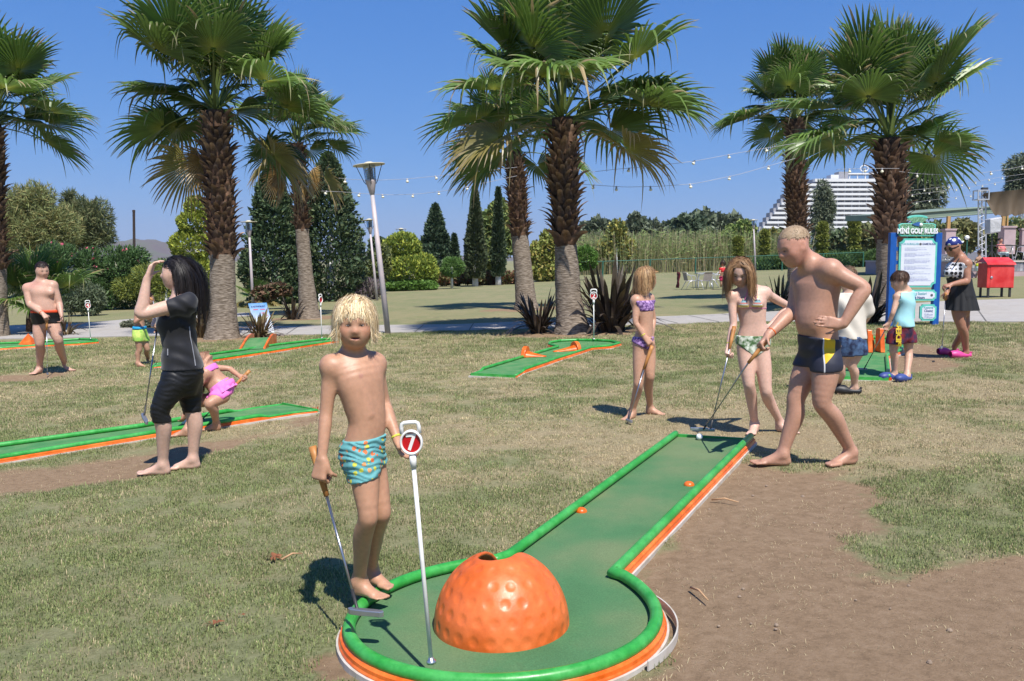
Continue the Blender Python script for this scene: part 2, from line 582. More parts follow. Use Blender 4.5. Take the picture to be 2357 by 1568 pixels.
def dry_mask(x, y):
    big = vnoise(x, y, 1.7, 21, 3); mid = vnoise(x, y, .45, 31, 3)
    d = np.clip((big * .75 + mid * .45 - .46) / .28, 0, 1)
    # the middle of the lawn is drier than the foreground on the left
    d = d * (.35 + .65 * np.clip((y - 3.6 + .9 * np.clip(x, -2, 2)) / 3.0, 0, 1))
    band = np.exp(-((y - 7.6 - .2 * x) / 1.7) ** 2) * np.clip((x + 3) / 2, 0, 1) * .45
    return np.clip(d * .72 * np.clip(1.25 - y / 30, .4, 1) + band * .85 + .09 * np.clip((y - 4) / 3, 0, 1) + .2 * (mid - .4), 0, 1)


def geo(lo, hi, step, grow):
    out = [lo]
    while out[-1] < hi:
        out.append(out[-1] + step); step *= grow
    return out


gx = np.array([-v for v in geo(7, 6000, .1, 1.16)[::-1]] + list(np.arange(-6.95, 6.96, .07)) + geo(7, 6000, .1, 1.16))
gy = np.array([-v for v in geo(0, 300, .5, 1.4)[::-1]][:-1] + list(np.arange(0, 2, .25)) + list(np.arange(2, 12, .07)) + geo(12, 6500, .08, 1.045))
XX, YY = np.meshgrid(gx, gy, indexing='xy')
ZZ = zg(XX, YY) + .02 * (vnoise(XX, YY, 1.1, 77, 3) - .5) * np.clip((YY - 1) / 3, 0, 1) * np.clip((40 - YY) / 20, 0, 1)
_dm, _dr = dirt_mask(XX, YY), dry_mask(XX, YY)
ZZ -= .012 * _dm
nx, ny = len(gx), len(gy)
ii, jj = np.meshgrid(np.arange(ny - 1), np.arange(nx - 1), indexing='ij')
_A = ii * nx + jj
gq = np.stack([_A, _A + 1, _A + nx + 1, _A + nx], -1).reshape(-1, 4)


def ground_material():
    m = bpy.data.materials.new('lawn_soil'); m.use_nodes = True
    nt = m.node_tree; N = nt.nodes; L = nt.links; b = N['Principled BSDF']
    b.inputs['Roughness'].default_value = .95; b.inputs['Specular IOR Level'].default_value = .1
    at_ = N.new('ShaderNodeAttribute'); at_.attribute_name = 'Col'
    sp = N.new('ShaderNodeSeparateColor'); L.new(at_.outputs['Color'], sp.inputs[0])
    tc = N.new('ShaderNodeTexCoord')

    def noise(scale, detail=4, rough=.6):
        n = N.new('ShaderNodeTexNoise'); n.inputs['Scale'].default_value = scale; n.inputs['Detail'].default_value = detail
        n.inputs['Roughness'].default_value = rough; L.new(tc.outputs['Object'], n.inputs['Vector']); return n.outputs[0]

    def ramp(v, stops):
        r = N.new('ShaderNodeValToRGB'); e = r.color_ramp.elements
        while len(e) < len(stops): e.new(.5)
        for k, (p, c) in enumerate(stops): e[k].position = p; e[k].color = (*c, 1)
        L.new(v, r.inputs[0]); return r.outputs[0]

    def mix(f, a, c, mode='MIX'):
        x = N.new('ShaderNodeMix'); x.data_type = 'RGBA'; x.blend_type = mode
        for s_, v in ((0, f), (6, a), (7, c)):
            if hasattr(v, 'is_linked') or hasattr(v, 'links'): L.new(v, x.inputs[s_])
            else: x.inputs[s_].default_value = v if s_ == 0 else (*v, 1)
        return x.outputs[2]
    fine = noise(38, 8, .75)
    green = ramp(fine, [(.28, (.085, .095, .042)), (.48, (.18, .19, .09)), (.7, (.26, .26, .14))])
    dry = ramp(noise(44, 8, .75), [(.28, (.16, .125, .07)), (.5, (.31, .25, .145)), (.72, (.42, .35, .22))])
    dirt = ramp(noise(16, 9, .78), [(.22, (.14, .094, .056)), (.5, (.255, .174, .106)), (.78, (.34, .245, .16))])
    drym = N.new('ShaderNodeMath'); drym.operation = 'ADD'
    n3 = N.new('ShaderNodeMapRange'); n3.inputs['From Min'].default_value = .3; n3.inputs['From Max'].default_value = .7
    n3.inputs['To Min'].default_value = -.28; n3.inputs['To Max'].default_value = .28
    L.new(noise(3.1, 6, .65), n3.inputs[0]); L.new(sp.outputs[1], drym.inputs[0]); L.new(n3.outputs[0], drym.inputs[1]); drym.use_clamp = True
    c1 = mix(drym.outputs[0], green, dry)
    # edge of bare soil broken up by fine noise
    dm = N.new('ShaderNodeMath'); dm.operation = 'MULTIPLY_ADD'; dm.use_clamp = True
    n4 = N.new('ShaderNodeMath'); n4.operation = 'MULTIPLY_ADD'; L.new(noise(22, 7, .7), n4.inputs[0]); n4.inputs[1].default_value = 1.6; n4.inputs[2].default_value = -.8
    L.new(sp.outputs[0], dm.inputs[0]); dm.inputs[1].default_value = 1.9; 
    s2 = N.new('ShaderNodeMath'); s2.operation = 'ADD'; L.new(n4.outputs[0], s2.inputs[0]); s2.inputs[1].default_value = -.38
    L.new(s2.outputs[0], dm.inputs[2])
    c2 = mix(dm.outputs[0], c1, dirt)
    L.new(c2, b.inputs['Base Color'])
    bp = N.new('ShaderNodeBump'); bp.inputs['Distance'].default_value = .012; bp.inputs['Strength'].default_value = .9
    L.new(noise(60, 8, .8), bp.inputs['Height']); L.new(bp.outputs[0], b.inputs['Normal'])
    return m


gm = mesh_np('ground', np.stack([XX, YY, ZZ], -1), gq, smooth=True, mats=[ground_material()])
vcol(gm, np.stack([_dm, _dr, 0 * _dm], -1).reshape(-1, 3))
tag(obj('ground', gm), kind='structure')

# ---------------------------------------------------------------- concrete path, cast in slabs with saw-cut joints
m_path = mat('concrete', lin((168, 163, 157)), rough=.9, spec=.2, var=.06, vscale=1.3, bump=.002, bscale=90, col2=lin((157, 151, 144)), fine=(5, .12))
pm = MB()
_pp = np.array([[p[0], p[1], float(zg(p[0], p[1])) + .018] for p in PATH_P])
_k = len(_pp)
pm.add(np.concatenate([_pp, _pp - [0, 0, .06]]), Q=[(i, (i + 1) % _k, (i + 1) % _k + _k, i + _k) for i in range(_k)], P=[list(range(_k))])
tag(pm.build('path', m_path), kind='structure')
m_joint = mat('joint', (.12, .115, .105), rough=1, var=.1)
_path = bpy.data.objects['path']
for u0, v0, u1, v1 in [(1560, 746, 1500, 731), (1655, 743, 1585, 728), (1745, 741, 1660, 724), (1080, 762, 1090, 746), (955, 766, 975, 750), (660, 771, 690, 751),
                       (540, 772, 580, 752), (420, 773, 470, 753), (2270, 742, 2235, 693), (2080, 742, 2050, 704)]:
    a_, b_ = G(u0, v0), G(u1, v1)
    j_ = MB(); d_ = unit(b_ - a_); s_ = np.array([-d_[1], d_[0], 0]) * .012
    q_ = np.array([a_ + s_, a_ - s_, b_ - s_, b_ + s_]); q_[:, 2] = zg(q_[:, 0], q_[:, 1]) + .022
    j_.add(q_, Q=[(0, 1, 2, 3)]); j_.build('joint', m_joint, _path)

# ---------------------------------------------------------------- mountains far behind, seen through hazy air
m_hill = mat('hill_rock', (.15, .105, .085), rough=1, spec=.05, var=.25, vscale=.006, col2=(.09, .085, .045), bump=6.0, bscale=.02)


def ridge(name, y, u0, u1, prof, seed, depth):
    n, k = 140, 26
    us = np.linspace(u0, u1, n)
    hv = np.interp(us, [p[0] for p in prof], [p[1] for p in prof])
    V = []
    for j in range(k):
        t = j / (k - 1)
        for i in range(n):
            x = (us[i] - IW / 2) / FOC * y
            top = (HORIZ - hv[i]) / FOC * y + CAMH
            prof_t = math.sin(min(t / .55, 1) * math.pi / 2) if t < .55 else math.cos((t - .55) / .45 * math.pi / 2)
            z = top * prof_t * (.86 + .28 * float(vnoise(x + 1000, t * depth, y * .012, seed, 4)) * 1.0)
            V.append((x, y - depth * .55 + depth * t, z - 3))
    ii, jj = np.meshgrid(np.arange(k - 1), np.arange(n - 1), indexing='ij'); A = ii * n + jj
    tag(obj(name, mesh_np(name, V, np.stack([A, A + 1, A + n + 1, A + n], -1).reshape(-1, 4), mats=[m_hill])), kind='structure')


ridge('mountain', 4200, -300, 760, [(-300, 585), (200, 572), (300, 566), (325, 557), (345, 551), (365, 556), (385, 556), (402, 558), (420, 570), (450, 580), (560, 588), (760, 592)], 5, 1500)
ridge('hills', 5200, 600, 2900, [(600, 592), (800, 584), (850, 578), (1000, 588), (1300, 594), (1600, 586), (1760, 572), (1830, 560), (1900, 572), (2100, 580), (2900, 575)], 9, 1500)

# ================================================================ mini golf lanes
m_rail = mat('green_gelcoat', lin((50, 150, 58)), rough=.32, spec=.5, var=.10, vscale=7, col2=lin((66, 152, 72)), bump=.0006, bscale=40, fine=(28, .16))
m_orange = mat('orange_gelcoat', lin((212, 92, 14)), rough=.30, spec=.5, var=.08, vscale=6, col2=lin((222, 112, 44)), bump=.0005, bscale=30, fine=(24, .16))
m_white = mat('white_edge', lin((200, 194, 184)), rough=.6, var=.10, vscale=9, col2=lin((168, 158, 142)))
m_felt = mat('felt', lin((76, 132, 82)), rough=.95, spec=.1, var=.10, vscale=5, col2=lin((92, 128, 84)), bump=.0015, bscale=500, fine=(120, .22))


def felt_worn():
    m = mat('worn_felt', lin((80, 122, 82)), rough=.95, spec=.1, var=.12, vscale=1.7, col2=lin((100, 116, 82)), bump=.0018, bscale=420, fine=(150, .28))
    return m


def frame2(P):
    """per-vertex unit normals (to the right of travel) with mitre scale for an open polyline"""
    P = np.asarray(P, float)
    d = np.diff(P, axis=0); d /= np.linalg.norm(d, axis=1)[:, None]
    n = np.stack([d[:, 1], -d[:, 0]], 1)
    N = np.empty_like(P); N[0] = n[0]; N[-1] = n[-1]
    m = n[:-1] + n[1:]; m /= np.linalg.norm(m, axis=1)[:, None]
    N[1:-1] = m / np.clip((m * n[1:]).sum(1), .55, 1)[:, None]
    return N


def sweep(P, prof, closed_prof=False, drop=None, caps=True):
    """sweep a profile [(outward offset, height)] along the polyline P (x,y); drop scales the heights along it"""
    P = np.asarray(P, float); N = frame2(P); prof = np.asarray(prof, float); m, k = len(P), len(prof)
    dr = np.ones(m) if drop is None else np.asarray(drop)
    xy = P[:, None, :] + prof[None, :, :1] * N[:, None, :]
    z = zg(xy[..., 0], xy[..., 1]) + prof[None, :, 1] * dr[:, None]
    V = np.concatenate([xy, z[..., None]], -1).reshape(-1, 3)
    kk = k if closed_prof else k - 1
    i, j = np.meshgrid(np.arange(m - 1), np.arange(kk), indexing='ij')
    A = i * k + j; B = i * k + (j + 1) % k
    Q = np.stack([A, A + k, B + k, B], -1).reshape(-1, 4)
    mb = MB(); mb.add(V, Q=Q, P=([list(range(k)), [(m - 1) * k + t for t in range(k)][::-1]] if closed_prof and caps else []))
    return mb


def resample(P, step):
    P = np.asarray(P, float); L = np.concatenate([[0], np.cumsum(np.linalg.norm(np.diff(P, axis=0), axis=1))])
    t = np.arange(0, L[-1] + step * .5, step); t[-1] = L[-1]
    t = np.unique(np.concatenate([t, L]))
    t = t[np.concatenate([[True], np.diff(t) > 1e-4])]
    return np.stack([np.interp(t, L, P[:, 0]), np.interp(t, L, P[:, 1])], 1), t, L[-1]


def course(label, outline, rr=.022, hh=.078, felt=.036, low=0.0, inside=1, name='golf_lane', fmat=None):
    """outline: rail centre line from one tee corner round to the other (outside on the right of travel)"""
    P, t, tot = resample(outline, .04)
    base = on(P[:, 0].mean(), P[:, 1].mean())
    th = thing(name, label, 'mini golf lane', base, 'mini golf lanes')
    a = np.linspace(0, 2 * math.pi, 12, endpoint=False)
    prof = np.stack([rr * np.cos(a), hh - rr + rr * np.sin(a)], 1)
    # the rail is lower beside the tee
    drop = np.ones(len(P))
    if low:
        e = np.minimum(t, tot - t); drop = np.clip(.62 + (e - low) / .10 * .38, .62, 1)
    sweep(P, prof, True, drop).build('rail', m_rail, th, smooth=True)
    sk = [(rr * .2, hh - rr * 1.25), (rr * .85, hh - rr * 1.5), (rr * .95, hh * .52), (rr * 1.35, hh * .46), (rr * 1.4, .026), (rr * 1.6, .020), (rr * 1.6, .0), (0, 0)]
    s = sweep(P, sk, True, drop); s.build('skirt', m_orange, th, smooth=False)
    w = [(rr * 1.35, .001), (rr * 1.35, .016), (rr * 1.95, .014), (rr * 1.95, -.02), (rr * 1.35, -.02)]
    sweep(P, w, True).build('base_strip', m_white, th)
    # felt: triangle fan strips between outline halves
    fp = P - frame2(P) * rr * .4
    n = len(fp); h2 = n // 2
    A, B = fp[:h2], fp[::-1][:h2]
    rows = []
    kx = 12
    for i in range(h2):
        s_ = np.linspace(0, 1, kx)[:, None]
        rows.append(A[i] * (1 - s_) + B[i] * s_)
    xy = np.concatenate(rows); z = zg(xy[:, 0], xy[:, 1]) + felt
    V = np.concatenate([xy, z[:, None]], 1)
    ii, jj = np.meshgrid(np.arange(h2 - 1), np.arange(kx - 1), indexing='ij'); q = ii * kx + jj
    mb = MB().add(V, Q=np.stack([q, q + kx, q + kx + 1, q + 1], -1).reshape(-1, 4))
    f = mb.build('felt', fmat or m_felt, th, smooth=True)
    f.data.flip_normals() if f.data.polygons[0].normal.z < 0 else None
    # front board under the tee
    d = unit(P[-1] - P[0]); e = MB()
    nrm = np.array([-d[1], d[0]])
    o2 = unit(P[0] - P[6])
    c = (P[0] + P[-1]) / 2 + o2 * .008
    L = np.linalg.norm(P[-1] - P[0])
    e.box(on(c[0], c[1], .025), (L - .004, .02, .05), math.atan2(d[1], d[0])); e.build('tee_edge', m_rail, th)
    e = MB(); c = c + o2 * .014
    e.box(on(c[0], c[1], .0), (L + .05, .03, .03), math.atan2(d[1], d[0])); e.build('base_strip', m_white, th)
    return th


def arc(c, r0, r1, a0, a1, n=40):
    t = np.linspace(0, 1, n); a = a0 + (a1 - a0) * t
    r = r0 + (r1 - r0) * np.abs(2 * t - 1) ** 6
    return np.stack([c[0] + r * np.cos(a), c[1] + r * np.sin(a)], 1)


# ---- the lane in front (hole 7): tee far right, round bowl near the camera
_f1, _f2 = G(1555, 993, .08)[:2], G(1728, 998, .08)[:2]
_jl, _jr = G(1172, 1268, .08)[:2], G(1412, 1308, .08)[:2]
C7 = np.array([-.04, 3.40])
_a0 = math.atan2(*(_jl - C7)[::-1]); _a1 = math.atan2(*(_jr - C7)[::-1]) + 2 * math.pi
_ar = arc(C7, .595, .67, _a0, _a1, 64)
_ar[:, 1] = np.where(_ar[:, 1] < C7[1], C7[1] + (_ar[:, 1] - C7[1]) * .93, _ar[:, 1])
_ar[0], _ar[-1] = _jl, _jr
lane7 = course('near mini golf lane with dimpled orange dome in its round end', np.concatenate([[_f1], _ar, [_f2]]), rr=.0255, hh=.086, felt=.036, fmat=felt_worn())

# dome: a dimpled golf ball shell, slotted open towards the tee
DC = np.array([(-.308 + .2266) / 2, 3.375]); DR = .265
m_dome = mat('dome_gelcoat', lin((208, 96, 36)), rough=.36, spec=.45, var=.06, vscale=5, col2=lin((214, 108, 54)), bump=.0006, bscale=70, fine=(22, .15))
base7 = on(DC[0], DC[1], .036)
fd = Field([-.29, -.29, -.03], [.29, .29, .31], .0052)
_sl, _X = fd.grid([-1, -1, -1], [1, 1, 1])
_r = np.linalg.norm(_X / np.array([1, 1, 1.09]), axis=-1); _D = _X / np.array([1, 1, 1.09]) / (_r[..., None] + 1e-9)
_dep = np.zeros(_r.shape, np.float32)
for k, el in enumerate(np.radians([6, 20, 34, 48, 62])):
    nd = max(5, int(round(2 * math.pi * math.cos(el) / .25)))
    for q in range(nd):
        a = 2 * math.pi * (q + .5 * (k % 2)) / nd + .3
        c = np.array([math.cos(el) * math.cos(a), math.cos(el) * math.sin(a), math.sin(el)])
        ang = np.arccos(np.clip(_D @ c, -1, 1))
        _dep += .0042 * np.clip(1 - (ang / .076) ** 2, 0, 1) ** .85
_outer = _r - (DR - _dep); _shell = np.maximum(_outer, (DR - .02) - _r)
_ld = unit([.40, .915, 0]); _lb = np.array([_ld[1], -_ld[0], 0])
_a, _b = _X @ _ld, _X @ _lb + .012
_slot = np.hypot(np.where(_a < .0, _a, 0), _b + .012) - .066
_t = np.clip(.5 - .5 * (_shell + _slot) / .018, 0, 1)
fd.F = (_shell * (1 - _t) - _slot * _t + .018 * _t * (1 - _t)).astype(np.float32)
fd.F = np.maximum(fd.F, -(_X[..., 2] + .02)).astype(np.float32)
_V, _Q = fd.mesh()
MB().add(_V + base7, Q=_Q).build('dome', m_dome, lane7, smooth=True)
# dark green cup cloth seen through the slot
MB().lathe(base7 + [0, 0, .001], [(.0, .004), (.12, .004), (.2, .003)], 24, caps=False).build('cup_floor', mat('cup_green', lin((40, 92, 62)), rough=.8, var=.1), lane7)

# two small orange bumps on the felt
for u, v in ((1338, 1178), (1586, 1117)):
    p = G(u, v, .036); mb = MB()
    mb.lathe(p, [(.033 * math.cos(t), .026 * math.sin(t)) for t in np.linspace(0, 1.5, 9)], 24, caps=False)
    mb.build('bump', m_orange, lane7, smooth=True)
# loose outer trim strip sprung away on the right of the bowl
ta = np.linspace(math.radians(-38), math.radians(28), 26)
tp = np.stack([C7[0] + (.655 + .03 * np.sin((ta + .66) * 2.3)) * np.cos(ta), C7[1] + (.64 + .02 * np.sin((ta + .66) * 2.3)) * np.sin(ta)], 1)
sweep(tp, [(-.003, .0), (-.003, .036), (.003, .036), (.003, .0)], True).build('loose_trim', m_white, lane7)

# ---- the long lane on the left, tee at its right end
_n = [G(u, v, .075)[:2] for u, v in ((729, 935), (674, 941), (351, 991), (0, 1047), (-420, 1112))]
_fr = [G(u, v, .075)[:2] for u, v in ((-420, 1072), (0, 1019), (325, 975), (586, 931), (648, 923))]
laneL = course('long lane crossing the lawn at the left edge with a girl beside it', np.array(_n[:1] + _n[1:] + _fr)[::-1], low=.5)
# ---- the lane behind the woman in black: hump ramp between two orange cheeks
_n = [G(u, v, .075)[:2] for u, v in ((352, 838), (478, 826), (620, 805), (762, 783))]
_fr = [G(u, v, .075)[:2] for u, v in ((775, 781), (765, 777), (740, 779), (635, 791), (550, 804), (475, 814), (360, 832))]
laneM = course('lane with an orange sided hump ramp in front of the leaning palm', np.array(_n + _fr), low=.4)
# ---- hole 2 in the middle
_pts = [(1186, 857), (1200, 849), (1280, 822), (1360, 797), (1405, 793), (1426, 787), (1408, 782.5), (1375, 780.5), (1330, 780), (1290, 781.5), (1266, 785.5), (1264, 789.5), (1284, 795), (1200, 819), (1112, 845), (1085, 855)]
lane2 = course('lane with two orange half cone obstacles in front of the middle palms', np.array([G(u, v, .075)[:2] for u, v in _pts]), low=.35)
# ---- far left, with an orange pyramid
_pts = [(-420, 823), (0, 799), (110, 791), (180, 788), (224, 784), (222, 780), (185, 778.5), (141, 781), (60, 786), (-420, 806)]
lane4 = course('lane at the far left edge with a small orange pyramid', np.array([G(u, v, .075)[:2] for u, v in _pts]))
# ---- right, turning a corner behind the boys
_pts = [(2046, 862), (2041, 815), (2076, 802), (2080, 778), (2046, 775.5), (1990, 774), (1955, 774), (1925, 862)]
laneR = course('lane with orange fins between the boys on the right', np.array([G(u, v, .075)[:2] for u, v in _pts]))


def half_cone(lane, base_uv, tip_uv, r, side):
    b, t = G(*base_uv, .04), G(*tip_uv, .04)
    ax = unit(t - b); L = np.linalg.norm(t - b)
    w = unit(np.cross(ax, [0, 0, 1]))
    th = thing  # noqa
    n = 14; a = np.linspace(0, math.pi, n)
    mb = MB(); rows = []
    for f in np.linspace(0, 1, 6):
        rr = r * .72 * (1 - f) + .03 * f
        rows.append(b + ax * L * f + rr * (np.cos(a)[:, None] * w + np.sin(a)[:, None] * np.array([0, 0, .8 - .35 * f])))
    V = np.concatenate(rows)
    mb.add(V, Q=[(i * n + j, i * n + j + 1, (i + 1) * n + j + 1, (i + 1) * n + j) for i in range(5) for j in range(n - 1)], P=[[5 * n + j for j in range(n)]])
    o = mb.build('half_cone', m_orange, lane, smooth=True)
    mb = MB(); a = np.linspace(0, math.pi, 18)
    mb.prism(np.stack([r * np.cos(a), r * np.sin(a)], 1), b - ax * .05, w, [0, 0, 1], ax, .06)
    mb.build('end_disc', m_orange, o, bevel=.006)


half_cone(lane2, (1213, 821), (1257, 821), .155, 1)
half_cone(lane2, (1322, 806), (1274, 810), .135, -1)
# pyramid
p = G(66, 792, .06); mb = MB(); s = .14
mb.add([p + [-s, -s, 0], p + [s, -s, 0], p + [s, s, 0], p + [-s, s, 0], p + [0, 0, .22]], T=[(0, 1, 4), (1, 2, 4), (2, 3, 4), (3, 0, 4)])
mb.build('pyramid', m_orange, lane4)
# hump ramp with two cheeks
for (ua, va, ub, vb, nm) in ((549, 808, 582, 789, 'ramp_cheek'), (606, 803, 633, 789, 'ramp_cheek')):
    a_, b_ = G(ua, va, .04), G(ub, vb, .04)
    ax = b_ - a_; L = np.linalg.norm(ax[:2]) * 1.0; ax = unit([ax[0], ax[1], 0]); w = np.array([ax[1], -ax[0], 0])
    t = np.linspace(0, 1, 16)
    poly = [(0, 0)] + [(L * (.02 + .96 * x), .02 + .17 * math.sin(math.pi * min(x * .62 + .02, 1)) ** 1.2) for x in t] + [(L, 0)]
    mb = MB(); mb.prism(poly, a_, ax, [0, 0, 1], w, .035); mb.build(nm, m_orange, laneM)
a_, b_, c_, d_ = G(551, 807, .04), G(606, 803, .04), G(634, 790, .04), G(581, 792, .04)
mb = MB(); V = []
for x in np.linspace(0, 1, 12):
    z = .13 * math.sin(math.pi * min(x * .62 + .02, 1)) ** 1.2
    V += [a_ * (1 - x) + d_ * x + [0, 0, z], b_ * (1 - x) + c_ * x + [0, 0, z]]
mb.add(V, Q=[(2 * i, 2 * i + 1, 2 * i + 3, 2 * i + 2) for i in range(11)]); mb.build('ramp_deck', m_felt, laneM, smooth=True)
# two upright orange fins and a slanted board on the right lane
for uv, hgt in (((1999, 810), .30), ((2027, 810), .32)):
    p = G(*uv, .04); mb = MB(); t = np.linspace(0, math.pi / 2, 8)
    poly = [(-.10, 0), (.16, 0)] + [(.16 - .07 * (1 - math.cos(k)), hgt - .07 + .07 * math.sin(k)) for k in t] + [(-.02, hgt)]
    mb.prism(poly, p - np.array([.03, 0, 0]), [0.1, .995, 0], [0, 0, 1], [.995, -.1, 0], .06); mb.build('fin', m_orange, laneR, bevel=.006)
mb = MB(); p = G(2012, 806, .04)
mb.prism([(-.05, 0), (.03, 0), (-.03, .22), (-.06, .22)], p, [1, .2, 0], [0, 0, 1], [0, 1, 0], .03); mb.build('slanted_board', m_orange, laneR)
# raised letters on the end of the long lane's skirt
m_faint = mat('moulded_letters', lin((176, 78, 20)), rough=.35, var=.05)
_p0, _p1 = G(690, 940, .04), G(722, 935.5, .04)
_d = unit(_p1 - _p0); _nr = np.array([_d[1], -_d[0], 0])
text_on('lettering', 'MINI GOLF', .045, (_p0 + _p1) / 2 + _nr * .042 + np.array([0, 0, -.02]), _d, [0, 0, 1], _nr, m_faint, laneL, bold=.001)


# ---------------------------------------------------------------- number markers
m_pole = mat('marker_white', lin((222, 220, 214)), rough=.4, var=.05, vscale=20)
m_red = mat('marker_red', lin((176, 14, 24)), rough=.35, var=.06, vscale=10)


def marker(num, base, top, hgt, face, label, disc_r, rx=1.0, tx=1.0):
    """pole with a red number disc in a white ring and a carrying loop"""
    th = thing('number_marker', label, 'number marker', base, 'hole number markers')
    base, top = np.asarray(base, float), np.asarray(top, float)
    up = unit(top - base); fr = unit(np.array([face[0], face[1], 0.0])); sd = unit(np.cross(up, -fr)) ; fr = unit(np.cross(sd, up)) * -1
    if fr @ np.array([face[0], face[1], 0.0]) < 0: fr = -fr
    sd = np.cross(up, fr) * 1.0
    k = disc_r / .05
    nk = top - up * (disc_r * 1.9)
    mb = MB(); mb.tube([base, nk], .0075 * max(1, k * .8), 10); mb.build('pole', m_pole, th, smooth=True)
    mb = MB(); mb.lathe(base + up * .004, [(.017, -.004), (.017, .004), (.010, .008), (.0085, .016)], 16, up); mb.build('collar', mat('steel_collar', (.55, .55, .55), rough=.3, metal=.9), th, smooth=True)
    mb = MB(); mb.tube([nk - up * .012, nk + up * disc_r * .8], [.0125 * k, .015 * k], 12); mb.build('socket', m_pole, th, smooth=True)
    a = np.linspace(0, 2 * math.pi, 40, endpoint=False)
    el = lambda r: np.stack([r * rx * np.cos(a), r * np.sin(a)], 1)
    mb = MB(); c = top; V = []
    for r, z in ((disc_r * .84, .003), (disc_r * .86, .012), (disc_r * .95, .016), (disc_r * 1.05, .011), (disc_r * 1.06, -.004), (disc_r * .9, -.008)):
        q = el(r); V.append(c + q[:, :1] * sd + q[:, 1:2] * up + fr * z * k)
    V = np.concatenate(V); n = 40
    mb.add(V, Q=[(i * n + j, i * n + (j + 1) % n, (i + 1) * n + (j + 1) % n, (i + 1) * n + j) for i in range(5) for j in range(n)], P=[[5 * n + j for j in range(n)]])
    mb.build('ring', m_pole, th, smooth=True)
    mb = MB(); mb.prism(el(disc_r * .87), c - fr * .002, sd, up, fr, .006 * k); d = mb.build('disc', m_red, th)
    w = disc_r
    lp = [c + sd * x * w + up * y * w for x, y in ((-.82 * rx, .72), (-.80 * rx, 1.25), (-.72 * rx, 1.55), (-.52 * rx, 1.64), (0, 1.66), (.52 * rx, 1.64), (.72 * rx, 1.55), (.80 * rx, 1.25), (.82 * rx, .72))]
    mb = MB(); mb.tube(lp, .0085 * k, 8); mb.build('handle', m_pole, th, smooth=True)
    if num:
        sz = disc_r * 1.9
        text_on('number', num, sz, c + fr * .0045 * k - up * disc_r * .03, sd, up, fr, m_pole, d, bold=.045 * disc_r / .05 * .05, depth=.0008, sx=tx)
    return th


_b = G(993, 1526, .088)
marker('7', _b, at(947, 1018, _b[1] - .01), 0, (-.02, -1), 'white marker with the number 7 on a red disc, nearest the camera', .0405, .90, .95)
_b = G(1367, 781, .075)
marker('2', _b, at(1366.5, 681, _b[1]), 0, (0, -1), 'white marker with the number 2 on a red disc beside the middle palm', .065, .95)
_b = G(741, 779, .075)
marker('', _b, at(737.5, 690, _b[1]), 0, (.9, -.42), 'white marker turned edge-on, right of the ramp lane', .062, .9)
_b = G(208.5, 780, .075)
marker('4', _b, at(202, 703, _b[1]), 0, (.62, -.78), 'white marker with the number 4 on the far left lane', .062, .9)
_b = G(1991, 775, .075)
marker('', _b, at(1989, 700, _b[1]), 0, (0.2, -1), 'white marker pole rising behind the boy in the cream shirt', .06, .9)


# ---------------------------------------------------------------- loose balls
m_ball = mat('golf_ball', lin((236, 236, 232)), rough=.3, var=.03)


def ball(p, label, r=.0215):
    mb = MB(); t = np.linspace(-math.pi / 2 + .01, math.pi / 2 - .01, 14)
    mb.lathe(np.asarray(p) + [0, 0, r], [(r * math.cos(k), r * math.sin(k)) for k in t], 24)
    return solo(mb, 'golf_ball', m_ball, label, 'golf ball', p, 'golf balls', True)


ball(G(1610, 1013, .036), 'white golf ball on the felt beside the two putters', .025)
ball(G(425, 977, .038), 'white golf ball on the long left lane below the reaching hand', .025)

# ================================================================ grass blades (nobody could count them)
def tuft(name, nb, rad, lmin, lmax, dry, seed, wid=.0016, flat=.55):
    r = np.random.default_rng(seed)
    V, Q, T, C = [], [], [], []
    for k in range(nb):
        a, d = r.uniform(0, 2 * math.pi), rad * math.sqrt(r.uniform())
        p = np.array([d * math.cos(a), d * math.sin(a), -.006])
        L = r.uniform(lmin, lmax); h = r.uniform(0, 2 * math.pi)
        lean = r.uniform(.2, 1.0) * flat + (.55 if r.uniform() < .25 else 0)
        dx = np.array([math.cos(h), math.sin(h), 0]); w = np.array([-math.sin(h), math.cos(h), 0]) * wid * r.uniform(.7, 1.5)
        p1 = p + dx * L * .35 * lean + np.array([0, 0, L * .6 * max(.15, 1 - .5 * lean)])
        p2 = p1 + dx * L * .55 * lean + np.array([0, 0, L * .42 * (1 - lean * .95)])
        i = len(V); V += [p - w, p + w, p1 + w * .8, p1 - w * .8, p2]
        Q.append((i, i + 1, i + 2, i + 3)); T.append((i + 3, i + 2, i + 4))
        if r.uniform() < dry:
            c = np.array([.50, .41, .245]) * r.uniform(.65, 1.25)
        else:
            c = np.array([.20, .245, .095]) * r.uniform(.7, 1.35) + np.array([.05, .03, .01]) * r.uniform(0, 1)
        C += [c * .9, c * .9, c, c, c * 1.1]
    me = mesh_np(name, V, Q, T, False, [mat('grass_blade', attr='Col', rough=.7, spec=.25, var=0, translucent=.25, inst=True)])
    vcol(me, C)
    return bpy.data.objects.new(name, me)


tuftcol = bpy.data.collections.new('grass_tufts')      # never linked to the scene: source shapes only
for _i, (_nb, _rad, _l0, _l1, _dry) in enumerate([(85, .075, .014, .036, .10), (85, .075, .014, .036, .22), (80, .075, .012, .034, .45), (80, .08, .010, .030, .75), (70, .08, .008, .026, .96), (16, .10, .014, .05, .97)]):
    tuftcol.objects.link(tuft('tuft_%d' % _i, _nb, _rad, _l0, _l1, _dry, 50 + _i, flat=.55 if _i < 5 else 1.15))


